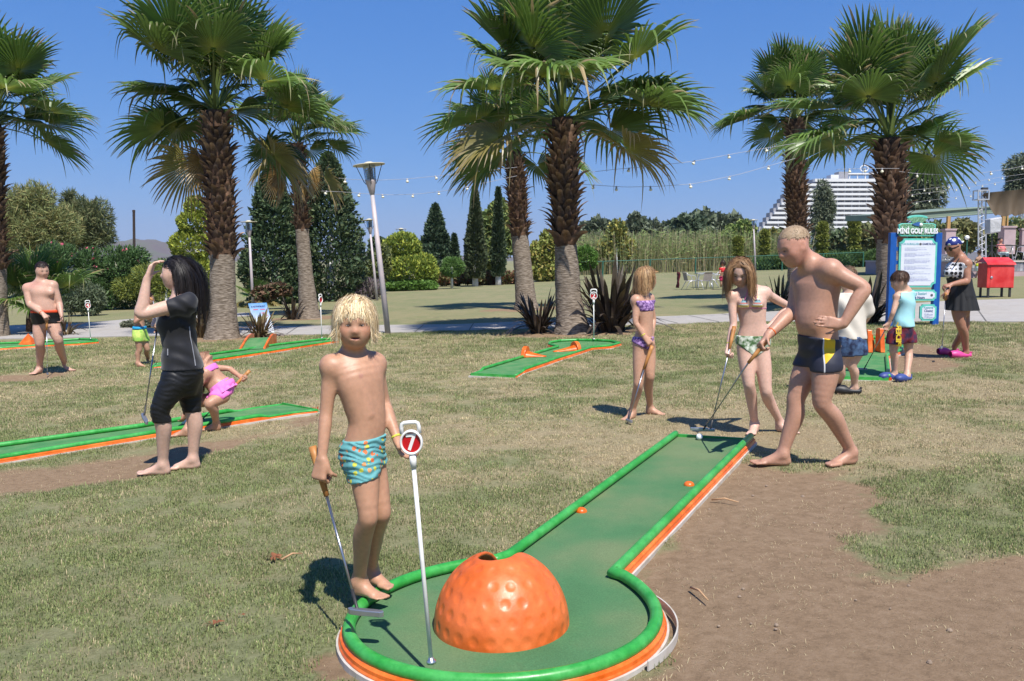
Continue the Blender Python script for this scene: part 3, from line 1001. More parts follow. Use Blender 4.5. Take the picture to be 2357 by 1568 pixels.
def grass_points():
    P, S, I = [], [], []
    r = np.random.default_rng(5)
    for y0, y1, dens, sc in ((2.0, 5.0, 210, 1.0), (5.0, 8.0, 170, 1.05), (8.0, 12.5, 100, 1.3), (12.5, 20, 46, 1.8)):
        hw = y1 * .72 + 1.0
        n = int((y1 - y0) * 2 * hw * dens)
        x = r.uniform(-hw, hw, n); y = r.uniform(y0, y1, n)
        ok = np.abs(x) < y * .72 + 1.0
        x, y = x[ok], y[ok]
        dm = dirt_mask(x, y); dr = dry_mask(x, y)
        kp = (r.uniform(0, 1, len(x)) > np.clip(dm * 1.25 - .1, 0, .72)) & (sd_poly(x, y, PATH_P) > .03)
        x, y, dm, dr = x[kp], y[kp], dm[kp], dr[kp]
        idx = np.clip((dr + r.normal(0, .16, len(x))) * 4.6, 0, 4).astype(int)
        idx = np.where((dm > .45), 5, np.where(dm > .2, np.maximum(idx, 4), idx))
        P.append(np.stack([x, y, zg(x, y) + .02 * (vnoise(x, y, 1.1, 77, 3) - .5) - .012 * dm], 1))
        S.append(np.full(len(x), sc) * r.uniform(.75, 1.25, len(x)) * (1 - .35 * dm)); I.append(idx)
    return np.concatenate(P), np.concatenate(S), np.concatenate(I)


def scatter(name, P, S, I, coll, label):
    me = bpy.data.meshes.new(name)
    me.vertices.add(len(P)); me.vertices.foreach_set('co', P.astype(np.float32).ravel())
    a = me.attributes.new('sc', 'FLOAT', 'POINT'); a.data.foreach_set('value', S.astype(np.float32))
    a = me.attributes.new('ix', 'INT', 'POINT'); a.data.foreach_set('value', I.astype(np.int32))
    a = me.attributes.new('rot', 'FLOAT_VECTOR', 'POINT')
    rt = np.zeros((len(P), 3), np.float32); rt[:, 2] = rng.uniform(0, 6.28, len(P)); a.data.foreach_set('vector', rt.ravel())
    o = obj(name, me)
    ng = bpy.data.node_groups.new(name, 'GeometryNodeTree')
    ng.interface.new_socket('Geometry', in_out='INPUT', socket_type='NodeSocketGeometry')
    ng.interface.new_socket('Geometry', in_out='OUTPUT', socket_type='NodeSocketGeometry')
    N, L = ng.nodes, ng.links
    gi, go = N.new('NodeGroupInput'), N.new('NodeGroupOutput')
    ip = N.new('GeometryNodeInstanceOnPoints'); ci = N.new('GeometryNodeCollectionInfo')
    ci.inputs['Collection'].default_value = coll; ci.inputs['Separate Children'].default_value = True; ci.inputs['Reset Children'].default_value = True

    def named(nm, dt):
        q = N.new('GeometryNodeInputNamedAttribute'); q.data_type = dt; q.inputs['Name'].default_value = nm; return q.outputs['Attribute']
    L.new(gi.outputs[0], ip.inputs['Points']); L.new(ci.outputs[0], ip.inputs['Instance'])
    ip.inputs['Pick Instance'].default_value = True
    L.new(named('ix', 'INT'), ip.inputs['Instance Index']); L.new(named('sc', 'FLOAT'), ip.inputs['Scale']); L.new(named('rot', 'FLOAT_VECTOR'), ip.inputs['Rotation'])
    L.new(ip.outputs[0], go.inputs[0])
    md = o.modifiers.new('blades', 'NODES'); md.node_group = ng
    tag(o, label, 'grass', kind='stuff')
    return o


scatter('lawn_grass', *grass_points(), tuftcol, 'short half dry grass of the lawn')

# ================================================================ palms
def frond_mesh(name, elev, seed, Lp=1.35, Rf=1.3, nseg=46, span=R(142), age=0, droop=1.0, split=.52):
    """fan leaf on a long petiole growing along +X at the given elevation (gravity along -Z)"""
    r = np.random.default_rng(seed)
    e0, e1 = (elev + R(8), elev - R(3)) if elev > .5 else (elev + R(14), elev - R(10))
    n = 9; pts = [np.zeros(3)]
    for k in range(n - 1):
        e = e0 + (e1 - e0) * k / (n - 2)
        pts.append(pts[-1] + Lp / (n - 1) * np.array([math.cos(e), 0, math.sin(e)]))
    pts = np.array(pts)
    mb = MB(); mb.tube(pts, np.linspace(.034, .013, n), 6, flat=.55)
    V = [np.concatenate(mb.V)]; Q = [np.concatenate(mb.Q)]; nv = len(V[0])
    gcol = {0: np.array([.125, .205, .042]), 1: np.array([.20, .205, .05]), 2: np.array([.42, .27, .10])}[age]
    pcol = {0: np.array([.17, .23, .06]), 1: np.array([.30, .25, .07]), 2: np.array([.35, .22, .10])}[age]
    C = [np.tile(pcol, (nv, 1))]
    e = e1 + (R(3) if elev > .5 else -R(4))
    t = np.array([math.cos(e), 0, math.sin(e)]); s = np.array([0, 1.0, 0]); nn = np.cross(t, s) * -1
    nn = np.array([-math.sin(e), 0, math.cos(e)])
    H = pts[-1]
    fr = np.array([.05, .28, split, .66, .8, .91, 1.0])
    dphi = 2 * span / nseg
    twist = r.normal(0, .10)
    for k in range(nseg):
        ph = -span + dphi * (k + .5)
        q = abs(ph) / span
        Rk = Rf * (1 - .24 * q * q) * r.uniform(.92, 1.06)
        dirv = math.cos(ph) * t + math.sin(ph) * s
        fold = .34 * math.sin(abs(ph)) + twist * math.sin(ph)
        d0 = unit(dirv + nn * fold)
        side = unit(-math.sin(ph) * t + math.cos(ph) * s + nn * .3 * np.sign(ph) * math.cos(ph))
        nrm = unit(np.cross(d0, side))
        if nrm @ nn < 0: nrm = -nrm
        dr = droop * r.uniform(.35, 1.0) * (2.4 if r.uniform() < .2 else 1.0) * (.55 + .45 * max(.0, math.cos(e)))
        rows = []
        for j, f in enumerate(fr):
            rad = Rk * f
            b = max(0, (f - split * .85)) / (1 - split * .85)
            bend = dr * b * b * .50 * Rk * (1 - split)
            c = H + d0 * (rad - bend * .42) + np.array([0, 0, -bend]) - nn * .10 * Rf * (f * .6) ** 2 * math.cos(ph)
            w = rad * dphi * .5 if f <= split else Rk * split * dphi * .5 * (1 - (f - split) / (1 - split)) ** .8 + .002
            rows += [c - side * w - nrm * w * .55, c + nrm * w * .35, c + side * w - nrm * w * .55]
        i0 = nv + sum(len(v) for v in V[1:])
        V.append(np.array(rows))
        m = len(fr)
        qq = []
        for j in range(m - 1):
            a = i0 + 3 * j; qq += [(a, a + 1, a + 4, a + 3), (a + 1, a + 2, a + 5, a + 4)]
        Q.append(np.array(qq))
        tint = r.uniform(.82, 1.18)
        cc = []
        dead = r.uniform() < (.06 if age == 0 else .3)
        for f in fr:
            c = gcol * tint
            if f < .2: c = c * .3 + np.array([.36, .36, .06]) * .7
            if age == 1: c = c * (1 - .6 * f) + np.array([.42, .28, .10]) * .6 * f
            if f > .9: c = c * .4 + np.array([.40, .33, .20]) * .6
            if dead and f > .6: c = np.array([.38, .29, .15])
            cc += [c] * 3
        C.append(np.array(cc))
    me = mesh_np(name, np.concatenate(V), np.concatenate(Q), None, False, [mat('palm_frond', attr='Col', rough=.38, spec=.45, var=.08, vscale=4, translucent=.34, inst=True)])
    vcol(me, np.concatenate(C))
    return me


ELEVS = [84, 68, 52, 36, 20, 4, -14, -32, -52]
FROND = {}
for _k, _e in enumerate(ELEVS):
    for _v in range(2):
        FROND[(_k, _v, 0)] = frond_mesh('frond', R(_e), 100 + 10 * _k + _v, Lp=1.25 if _e > 60 else 1.4, droop=.75 if _e > 45 else 1.15, nseg=44 + 3 * _v)
for _k in (6, 7, 8):
    FROND[(_k, 0, 1)] = frond_mesh('frond', R(ELEVS[_k]), 300 + _k, age=1, droop=1.5)
for _k, _e in ((9, -62), (10, -78)):
    FROND[(_k, 0, 2)] = frond_mesh('frond', R(_e), 320 + _k, age=2, droop=1.3, Lp=1.0, Rf=1.05)


def boot_mesh(seed):
    """woody stub of a cut leaf stalk: wide clasping base, narrowing, tip bent outwards"""
    r = np.random.default_rng(seed)
    n = 5; rows = []; C = []
    for k in range(n):
        f = k / (n - 1)
        w = .085 * (1 - .62 * f) * (1 + .1 * r.normal()); out = .015 + .035 * f + .085 * f ** 2.4 * r.uniform(.7, 1.3); z = -.06 + .24 * f - .03 * f ** 3
        th = .018 * (1 - .4 * f)
        rows += [(out - .02, -w, z), (out + th, -w * .35, z + .012), (out + th, w * .35, z + .012), (out - .02, w, z)]
        c = np.array([.135, .078, .048]) * (.75 + .5 * f) * r.uniform(.85, 1.2) + np.array([.10, .085, .07]) * f ** 3
        C += [c] * 4
    Q = [(4 * k + j, 4 * k + j + 1, 4 * k + j + 5, 4 * k + j + 4) for k in range(n - 1) for j in range(3)]
    Q += [(4 * (n - 1), 4 * (n - 1) + 1, 4 * (n - 1) + 2, 4 * (n - 1) + 3)]
    me = mesh_np('leaf_base', rows, Q, None, False, [mat('leaf_base', attr='Col', rough=.9, spec=.15, var=.25, vscale=18, inst=True)])
    vcol(me, C)
    return me


BOOTS = [boot_mesh(400 + k) for k in range(5)]
m_trunk = mat('palm_trunk', (.19, .15, .112), rough=.95, spec=.1, var=.22, vscale=9, stretch=(1, 1, 5.5), bump=.02, bscale=14, col2=(.26, .215, .17))
m_fibre = mat('palm_fibre', (.085, .05, .032), rough=1, spec=.05, var=.3, vscale=14, bump=.02, bscale=22)
PALM_TOP = {}


def palm(key, label, tops, widths, bare, scale, nf, seed, dead=2, yellow=2, shell=1.0, boots=True, amin=0):
    """tops: trunk axis in the photograph [(u, v)] from the base up; widths: trunk widths there (same units); bare: height fraction of smooth trunk"""
    r = np.random.default_rng(seed)
    b = PALM_BASES[key]; y = b[1]
    th = thing('fan_palm', label, 'palm tree', b, 'fan palms')
    ax = np.array([at(u, v, y) for u, v in tops]); ax[0] = b
    k = y / (FOC * _c)
    wd = np.array(widths) * k * .5
    L = np.concatenate([[0], np.cumsum(np.linalg.norm(np.diff(ax, axis=0), axis=1))])
    t = np.linspace(0, L[-1], 44)
    P = np.stack([np.interp(t, L, ax[:, i]) for i in range(3)], 1)
    W = np.interp(t, L, wd)
    W = W * (1 + .025 * np.sin(t * 37 + seed)) * (1 + .05 * (vnoise(t, t * 0 + seed, .3, seed) - .5))
    W[:3] *= [1.22, 1.10, 1.03]; P[0, 2] -= .12
    nb = int(44 * bare)
    mb = MB(); mb.tube(P[:nb + 1], W[:nb + 1], 20, caps=False); tr = mb.build('trunk', m_trunk, th, smooth=True)
    mb = MB(); mb.tube(P[nb:], W[nb:] * .80, 18); mb.build('fibre', m_fibre, tr, smooth=True)
    if boots:
        H = L[-1] * (1 - bare); step = .118 * scale
        nr = int(H / step); i = 0
        for q in range(nr):
            h = L[-1] * bare + q * step - .02
            c = np.array([np.interp(h, L, ax[:, j]) for j in range(3)]); w = np.interp(h, L, wd)
            nc = max(7, int(round(2 * math.pi * w / (.155 * scale))))
            for j in range(nc):
                a = 2 * math.pi * (j + .5 * (q % 2) + r.uniform(-.18, .18)) / nc
                if math.sin(a) > .62: continue          # the far side stays plain fibre
                o = obj('leaf_base', BOOTS[r.integers(5)], th)
                rad = w * .80 - .012
                o.location = [float(x) for x in (c - b + rad * np.array([math.cos(a), math.sin(a), 0]) + [0, 0, r.uniform(-.03, .03)])]
                o.rotation_euler = (r.normal(0, .12), r.normal(.05, .16), a + r.normal(0, .12))
                s = scale * r.uniform(.85, 1.3) * (1.25 if q < 3 else 1)
                o.scale = (s * r.uniform(.8, 1.5), s, s)
    T = ax[-1] + [0, 0, -.1]
    PALM_TOP[key] = T
    ga = 2.39996
    for i in range(nf):
        f = (i + .5) / nf
        el = 88 - 100 * f ** 1.35 + r.normal(0, 8)
        kk = int(np.argmin([abs(el - e) for e in ELEVS]))
        a = i * ga + r.normal(0, .15)
        if el < 22 and math.sin(a) < -.35: a = -a          # the trunk side towards the lawn stays open
        o = obj('frond', FROND[(kk, int(r.integers(2)), 0)], th)
        lift = .35 * (1 - f)
        o.location = [float(x) for x in (T - b + [.07 * math.cos(a), .07 * math.sin(a), lift])]
        o.rotation_euler = (r.normal(0, .10), r.normal(0, .06), a)
        s = scale * r.uniform(.86, 1.1) * shell * (.82 if f < .1 else 1)
        o.scale = (s, s, s)
    for i in range(yellow + dead):
        a = (0 if i % 2 else math.pi) + r.normal(0, .45)
        key2 = (int(r.integers(6, 9)), 0, 1) if i < yellow else (int(r.integers(9, 11)), 0, 2)
        o = obj('frond', FROND[key2], th)
        tag(o, 'yellowing lower frond' if i < yellow else 'dry brown hanging frond')
        o.location = [float(x) for x in (T - b + [.1 * math.cos(a), .1 * math.sin(a), -.1])]
        o.rotation_euler = (r.normal(0, .1), 0, a); s = scale * r.uniform(.8, 1.05); o.scale = (s, s, s)
    return th


palm('front_left', 'large fan palm behind the woman in black, flax at its foot', [(512, 778), (513, 700), (512, 600), (508, 480), (500, 350), (494, 255)], [74, 60, 55, 66, 66, 52], .37, 1.04, 36, 1, dead=1, yellow=2)
palm('rear_left', 'slimmer fan palm with dry hanging fronds before the dark conifers', [(712, 732), (704, 640), (696, 540), (690, 440), (684, 330)], [48, 34, 30, 34, 32], .52, .80, 26, 2, dead=3, yellow=2)
palm('front_mid', 'tallest fan palm in the middle, dark spiky flax at its right', [(1318, 765), (1308, 680), (1302, 560), (1298, 420), (1294, 272)], [76, 60, 50, 70, 58], .44, 1.10, 36, 3, dead=0, yellow=2)
palm('rear_mid', 'second middle fan palm leaning behind the tallest one', [(1212, 712), (1206, 640), (1196, 540), (1190, 440), (1184, 345)], [50, 42, 38, 45, 38], .47, .92, 28, 4, dead=0, yellow=1)
palm('front_right', 'broad fan palm standing right behind the rules board', [(2050, 716), (2050, 660), (2050, 560), (2050, 450), (2046, 318)], [72, 62, 62, 72, 56], .42, 1.16, 32, 5, dead=0, yellow=0, shell=.97)
palm('rear_right', 'fan palm behind the blond man in front of the white hotel', [(1838, 690), (1836, 610), (1834, 540), (1832, 440), (1830, 275)], [52, 44, 44, 48, 40], .36, .92, 30, 6, dead=0, yellow=0)
palm('edge_left', 'fan palm cut off by the left edge behind the shirtless man', [(-12, 775), (-12, 650), (-14, 500), (-16, 380), (-18, 285)], [60, 50, 48, 52, 46], .33, .98, 26, 7, dead=0, yellow=1)


def dwarf_palm(uv, label, n, scale, seed, yellow=False, emin=8, emax=78, lift=.3):
    r = np.random.default_rng(seed); b = G(*uv)
    th = thing('young_fan_palm', label, 'palm tree', b, 'young fan palms')
    mb = MB(); mb.tube([b + [0, 0, -.05], b + [0, 0, lift * .6], b + [0, 0, lift]], [.16, .14, .1], 12); mb.build('stump', m_fibre, th, smooth=True)
    for i in range(n):
        el = r.uniform(emin, emax); kk = int(np.argmin([abs(el - e) for e in ELEVS]))
        o = obj('frond', FROND[(kk if not yellow or kk < 6 else 6, int(r.integers(2)), 0)] if not yellow or r.uniform() < .5 else FROND[(6, 0, 1)], th)
        a = i * 2.4 + r.normal(0, .2)
        o.location = (0, 0, lift * .9); o.rotation_euler = (r.normal(0, .1), r.normal(0, .06), a); s = scale * r.uniform(.8, 1.1); o.scale = (s, s, s)


dwarf_palm((75, 765), 'young trunkless fan palm behind the shirtless man', 17, .78, 61, lift=.55)
dwarf_palm((590, 706), 'small yellowish fan palm right of the large left palm', 11, .42, 62, True, lift=.25, emin=0)


# ================================================================ flax clumps with sword leaves
def sword_mesh(L, w, bend, seed):
    r = np.random.default_rng(seed); n = 7; V, Q, C = [], [], []
    for k in range(n):
        f = k / (n - 1); x = L * bend * f ** 2.1; z = L * (f - .42 * bend * f ** 2.6)
        ww = w * (.55 + .9 * f * (1 - f) * 2) * (1 if k < n - 1 else .08)
        V += [(x, -ww, z), (x - ww * .5, 0, z), (x, ww, z)]; C += [(.0, 0, 0)] * 3
        if k: a = 3 * (k - 1); Q += [(a, a + 1, a + 4, a + 3), (a + 1, a + 2, a + 5, a + 4)]
    return V, Q


m_flaxd = mat('flax_dark', (.052, .036, .03), rough=.42, spec=.5, var=.3, vscale=3, inst=True, col2=(.075, .06, .035))
m_flaxr = mat('flax_russet', (.12, .07, .04), rough=.5, spec=.4, var=.3, vscale=3, inst=True, col2=(.15, .13, .05))
SWORD = {}
for _m, _nm in ((m_flaxd, 'd'), (m_flaxr, 'r')):
    for _k, (_bd) in enumerate((.05, .16, .32, .6, 1.0)):
        _v, _q = sword_mesh(1.0, .034, _bd, _k); SWORD[(_nm, _k)] = mesh_np('leaf', _v, _q, None, False, [_m])


def flax(uv, label, H, n, seed, kind='d', spread=1.0):
    r = np.random.default_rng(seed); b = G(*uv); th = thing('flax_clump', label, 'flax plant', b, 'flax clumps at the palms')
    for i in range(n):
        q = r.uniform(); k = int(min(4, q * 5 * spread)) if q > .2 else 0
        o = obj('leaf', SWORD[(kind, k)], th); a = r.uniform(0, 6.28)
        d = .16 * math.sqrt(r.uniform()) * H
        o.location = (float(d * math.cos(a)), float(d * math.sin(a)), -.03)
        tilt = r.uniform(.02, .75) * spread * (.4 + .6 * q)
        o.rotation_euler = (r.normal(0, .1), tilt, a + r.normal(0, .3)); s = H * r.uniform(.55, 1.05) * (1 - .25 * q); o.scale = (s, s * r.uniform(.9, 1.5), s)


flax((1406, 762), 'big dark bronze flax clump right of the tallest palm', 1.55, 120, 71)
flax((1240, 765), 'dark flax clump left of the tallest palm trunk', .98, 80, 72, spread=1.15)
flax((1995, 745), 'dark flax clump left of the rules board', 1.15, 60, 73, spread=1.0)
flax((1795, 700), 'arching flax clump behind the girl in the striped top', .95, 50, 74, 'r', 1.2)
flax((598, 775), 'russet flax clump between the left palm and the poster', .72, 80, 75, 'r', 1.15)
flax((462, 776), 'tall russet flax left of the large left palm trunk', .98, 45, 76, 'r', .8)
flax((672, 735), 'dark flax clump at the foot of the slimmer left palm', .75, 55, 77, 'd', 1.1)
flax((152, 772), 'pale yellow green flax beside the shirtless man', .78, 34, 78, 'r', 1.15)


# ================================================================ leafy trees, conifers, hedges
def leaf_quads(P, D, size, aspect, r, curl=.15, jitter=.7, up=.0):
    """one bent diamond leaf at every point, pointing along D with jitter"""
    n = len(P)
    d = D + r.normal(0, jitter, (n, 3)); d[:, 2] += up; d /= np.linalg.norm(d, axis=1)[:, None] + 1e-9
    s = np.cross(d, r.normal(0, 1, (n, 3))); s /= np.linalg.norm(s, axis=1)[:, None] + 1e-9
    L = size * r.uniform(.6, 1.35, (n, 1)); w = L * aspect
    b = P - d * L * .35
    V = np.stack([b, b + d * L * .45 + s * w, b + d * L, b + d * L * .45 - s * w], 1)
    return V.reshape(-1, 3), np.arange(4 * n).reshape(-1, 4)


def m_leaf(name, rough=.6, tr=.2):
    return mat(name, attr='Col', rough=rough, spec=.3, var=0, translucent=tr)


def cloud(blobs, n, r, shell=.35, lump=.18):
    """points and outward directions near the surface of a union of ellipsoids"""
    vol = np.array([b[1][0] * b[1][1] * b[1][2] for b in blobs]) ** .667; vol /= vol.sum()
    P, D, K = [], [], []
    for k, (c, rad) in enumerate(blobs):
        m = max(3, int(n * vol[k]))
        d = r.normal(0, 1, (m, 3)); d /= np.linalg.norm(d, axis=1)[:, None]
        # lumps: directions drawn towards random knots
        kn = r.normal(0, 1, (26, 3)); kn /= np.linalg.norm(kn, axis=1)[:, None]
        near = (d @ kn.T).max(1)
        q = (1 - shell * r.uniform(0, 1, m) ** 1.6) * (1 - lump + lump * 2 * np.clip((near - .8) * 5, 0, 1))
        P.append(np.asarray(c) + d * np.asarray(rad) * q[:, None]); D.append(d); K.append(near)
    return np.concatenate(P), np.concatenate(D), np.concatenate(K)


def tint_cols(n, base, r, spread=.28, second=None, frac=.2, per=4, clump=None):
    c = np.tile(np.asarray(base, float) * 1.45, (n, 1)) * r.uniform(1 - spread, 1 + spread, (n, 1))
    if second is not None:
        m = r.uniform(size=n) < frac; c[m] = np.asarray(second) * 1.45 * r.uniform(.75, 1.25, (m.sum(), 1))
    return np.repeat(c, per, 0)


def plant(name, label, cat, base, blobs, n, size, aspect, col, seed, col2=None, frac=.2, trunk=None, group=None, jitter=.7, shell=.4, lump=.18, up=0., dirs=None,
          leafmat='foliage', crown='crown', extra=None):
    r = np.random.default_rng(seed)
    th = thing(name, label, cat, base, group)
    b = np.asarray(base, float)
    P, D, K = cloud(blobs, n, r, shell, lump)
    if dirs is not None: D = D * (1 - dirs[0]) + np.asarray(dirs[1]) * dirs[0]
    ok = P[:, 2] > b[2] + .01
    P, D = P[ok], D[ok]
    V, Q = leaf_quads(P, D, size, aspect, r, jitter=jitter, up=up)
    me = mesh_np(crown, V - b, Q, None, False, [m_leaf(leafmat)]); vcol(me, tint_cols(len(P), col, r, .3, col2, frac))
    cr = obj(crown, me, th)
    if trunk:
        mb = MB()
        for pts, rad in trunk: mb.tube(pts, rad, 8)
        mb.build('trunk', mat('bark', (.12, .09, .07), rough=.95, var=.25, vscale=10, bump=.01, bscale=30), th, smooth=True)
    return th, cr


def pxr(y):
    return y / FOC


def blob_px(y, items, depth=.9):
    """items: (u, v, half width, half height) in the photograph at distance y"""
    k = pxr(y)
    return [(at(u, v, y), (rx * k, rx * k * depth, rz * k)) for u, v, rx, rz in items]


def conifer(name, label, y, u, vtop, vbase, halfw, n, size, col, seed, col2=None, shape=1.0, group=None, jit=.45, layers=0.0, base_v=None, asp=.22, taper=.0, crown='crown'):
    """cone of upswept sprays"""
    r = np.random.default_rng(seed); k = pxr(y)
    top, bot = at(u, vtop, y), at(u, vbase, y); g = on(bot[0], y); bot = np.array([bot[0], y, max(bot[2], g[2])]); H = top[2] - bot[2]; Rm = halfw * k
    th = thing(name, label, 'tree', g, group)
    f = 1 - np.sqrt(r.uniform(0, 1, n)) if shape >= 1 else r.uniform(0, 1, n)
    a = r.uniform(0, 2 * math.pi, n)
    knots = 30
    rad = Rm * np.where(f < taper, .75 + .25 * f / max(taper, 1e-3), (1 - (f - taper) / (1 - taper)) ** shape)
    lump = .62 + .72 * vnoise(a * 1.9 + 50, f * 12, 1.0, seed, 3) + layers * (np.sin(f * 70 + a * 2) * .5)
    q = 1 - .45 * r.uniform(0, 1, n) ** 1.8
    rr = rad * lump * q + .02
    P = np.stack([bot[0] + rr * np.cos(a), bot[1] + rr * np.sin(a), bot[2] + H * f], 1)
    D = np.stack([np.cos(a) * .75, np.sin(a) * .75, np.full(n, .55)], 1)
    V, Q = leaf_quads(P, D, size, asp, r, jitter=jit)
    me = mesh_np(crown, V - g, Q, None, False, [m_leaf('needles', .65, .1)]); vcol(me, tint_cols(n, col, r, .35, col2, .25))
    obj(crown, me, th)
    mb = MB(); mb.tube([g - [0, 0, .1], (g + bot) / 2 + [0, 0, .1], top - [0, 0, H * .1]], [.05 * H ** .8, .045 * H ** .8, .01], 8)
    mb.build('trunk', mat('bark'), th, smooth=True)
    return th


DKG = (.035, .055, .026); MDG = (.06, .10, .032); OLV = (.105, .12, .05); YEL = (.22, .24, .035); GRY = (.11, .13, .085); BRT = (.07, .13, .03)


def depth_of(u, v):
    return G(u, v)[1]


# two big dark conifers behind the left palms
yb = depth_of(640, 700)
conifer('dark_conifer', 'left one of two dark conifers behind the slim palm', yb, 632, 372, 708, 70, 15000, .20, (.04, .066, .032), 81, (.08, .11, .045), .62, 'dark conifers', layers=.10, taper=.25)
conifer('dark_conifer', 'right one of two dark conifers, beside the near lamp post', yb + 1.5, 762, 352, 712, 82, 17000, .20, (.042, .068, .033), 82, (.09, .115, .05), .60, 'dark conifers', layers=.12, taper=.25)
# golden clipped cypress left of the palm trunk: stacked cushions
yb = depth_of(455, 735) + 3


def cushions(label, y, items, col, col2, seed, size=.14, n=9000, base_uv=None, group=None, name='clipped_cypress'):
    bl = blob_px(y, items); g = on(at(items[-1][0], 600, y)[0], y)
    tr = [([g - [0, 0, .05], bl[0][0]], [.09, .03])]
    return plant(name, label, 'tree', g, bl, n, size, .2, col, seed, col2, .3, tr, group, jitter=.35, shell=.22, lump=.10, dirs=(.45, np.array([0, 0, 1.0])), leafmat='needles')


cushions('golden green cypress clipped into cushions left of the large palm', yb, [(450, 480, 24, 26), (446, 512, 36, 26), (440, 565, 46, 34), (452, 640, 40, 52)], (.15, .185, .03), (.26, .28, .04), 83, group='clipped cypresses')
yb = depth_of(945, 668)
cushions('golden green cypress of two round cushions behind the far lamp', yb, [(925, 568, 40, 30), (948, 622, 58, 42)], (.13, .175, .03), (.25, .27, .04), 84, .2, 14000, group='clipped cypresses')
plant('low_hedge', 'low bright green hedge below the golden cypress cushions', 'hedge', G(945, 668), blob_px(yb - 1, [(912, 660, 26, 10), (945, 658, 30, 11), (980, 658, 26, 11)]), 5000, .14, .5, (.075, .14, .025), 85, jitter=.9, shell=.3)
conifer('spruce', 'blue green conifer with feathery tips behind the hedge', yb + 9, 1003, 472, 640, 52, 9000, .32, (.04, .066, .036), 86, (.08, .11, .06), .85, None, layers=.16)
conifer('spruce', 'small conifer tip right of the feathery conifer', yb + 8, 1046, 540, 640, 20, 2200, .28, (.045, .07, .036), 87, None, .9, None, layers=.16)
conifer('column_cypress', 'wider left one of two column cypresses', yb + 3, 1094, 432, 640, 25, 9000, .24, (.045, .062, .03), 88, (.08, .09, .045), .85, 'column cypresses', jit=.25, taper=.2)
conifer('column_cypress', 'narrow right one of two column cypresses', yb + 4, 1147, 432, 636, 15, 6000, .24, (.035, .055, .028), 89, (.06, .08, .04), .75, 'column cypresses', jit=.25, taper=.2)
plant('leafy_tree', 'pale leafy tree between the two column cypresses', 'tree', on(at(1135, 630, yb + 8)[0], yb + 8), blob_px(yb + 8, [(1130, 520, 26, 40), (1150, 490, 22, 30), (1172, 540, 22, 45), (1125, 585, 30, 40)]), 4200, .3, .5, (.12, .16, .05), 90, (.2, .2, .06), .25, jitter=1, shell=.8)
plant('round_bush', 'small round pine bush before the column cypresses', 'bush', on(at(1040, 640, yb)[0], yb), blob_px(yb, [(1040, 614, 25, 20)]), 3800, .16, .12, (.09, .16, .04), 91, jitter=.4, shell=.25, trunk=[([on(at(1040, 640, yb)[0], yb), at(1040, 615, yb)], [.08, .05])])
yh = depth_of(1100, 657)
for k, (u0, u1) in enumerate(((1008, 1060), (1056, 1110), (1106, 1162), (1158, 1200))):
    um = (u0 + u1) / 2
    plant('hedge', ['red brown tipped hedge, left end', 'red brown tipped hedge, second stretch', 'red brown tipped hedge, third stretch', 'red brown tipped hedge next to the leaning palm'][k], 'hedge', on(at(um, 640, yh)[0], yh), blob_px(yh, [(um - 14, 640, 18, 14), (um + 14, 640, 18, 14)], 1.2), 2600, .22, .3, (.115, .12, .045), 92 + k, (.17, .085, .05), .5, jitter=.8, shell=.3, group='red brown hedge')
yb2 = depth_of(1250, 650) + 2
plant('yellow_bush', 'yellow green bush seen between the two middle palms', 'bush', on(at(1250, 640, yb2)[0], yb2), blob_px(yb2, [(1240, 590, 26, 32), (1262, 570, 22, 36), (1250, 625, 36, 25)]), 4200, .28, .4, (.16, .18, .045), 96, (.26, .22, .06), .3, jitter=.9, shell=.6)
plant('round_bush', 'round bright green bush right of the tallest palm', 'bush', on(at(1349, 625, yb2)[0], yb2), blob_px(yb2, [(1348, 596, 24, 28)]), 3600, .2, .2, (.085, .16, .03), 97, jitter=.45, shell=.25)
# lavender and shrubs left of the far lamps
ys = depth_of(840, 690)
plant('lavender', 'grey lavender bush left of the second lamp post', 'bush', G(835, 690), blob_px(ys, [(815, 672, 26, 22), (850, 668, 28, 24)]), 4200, .24, .07, (.14, .13, .105), 98, (.17, .12, .15), .35, jitter=.5, dirs=(.6, np.array([0, 0, 1.0])), shell=.6)
plant('olive_bush', 'yellow olive bush behind the lavender', 'bush', on(at(866, 650, ys + 6)[0], ys + 6), blob_px(ys + 6, [(862, 628, 26, 30), (882, 600, 18, 34)]), 3200, .2, .3, (.13, .145, .045), 99, (.07, .09, .04), .4, jitter=.9, shell=.5)
plant('dark_bush', 'dark green bush behind the second lamp post', 'bush', on(at(878, 640, ys + 14)[0], ys + 14), blob_px(ys + 14, [(870, 580, 22, 30), (892, 615, 24, 34)]), 3200, .3, .4, (.05, .075, .035), 100, None, jitter=.9, shell=.5)
plant('russet_shrub', 'russet brown leafed shrub in front of the dark conifers', 'bush', on(at(620, 700, yb - 14)[0], depth_of(620, 712)), blob_px(depth_of(620, 712), [(610, 676, 26, 16), (642, 668, 26, 14)]), 2200, .16, .45, (.11, .065, .04), 101, (.07, .08, .035), .4, jitter=1, shell=.7)
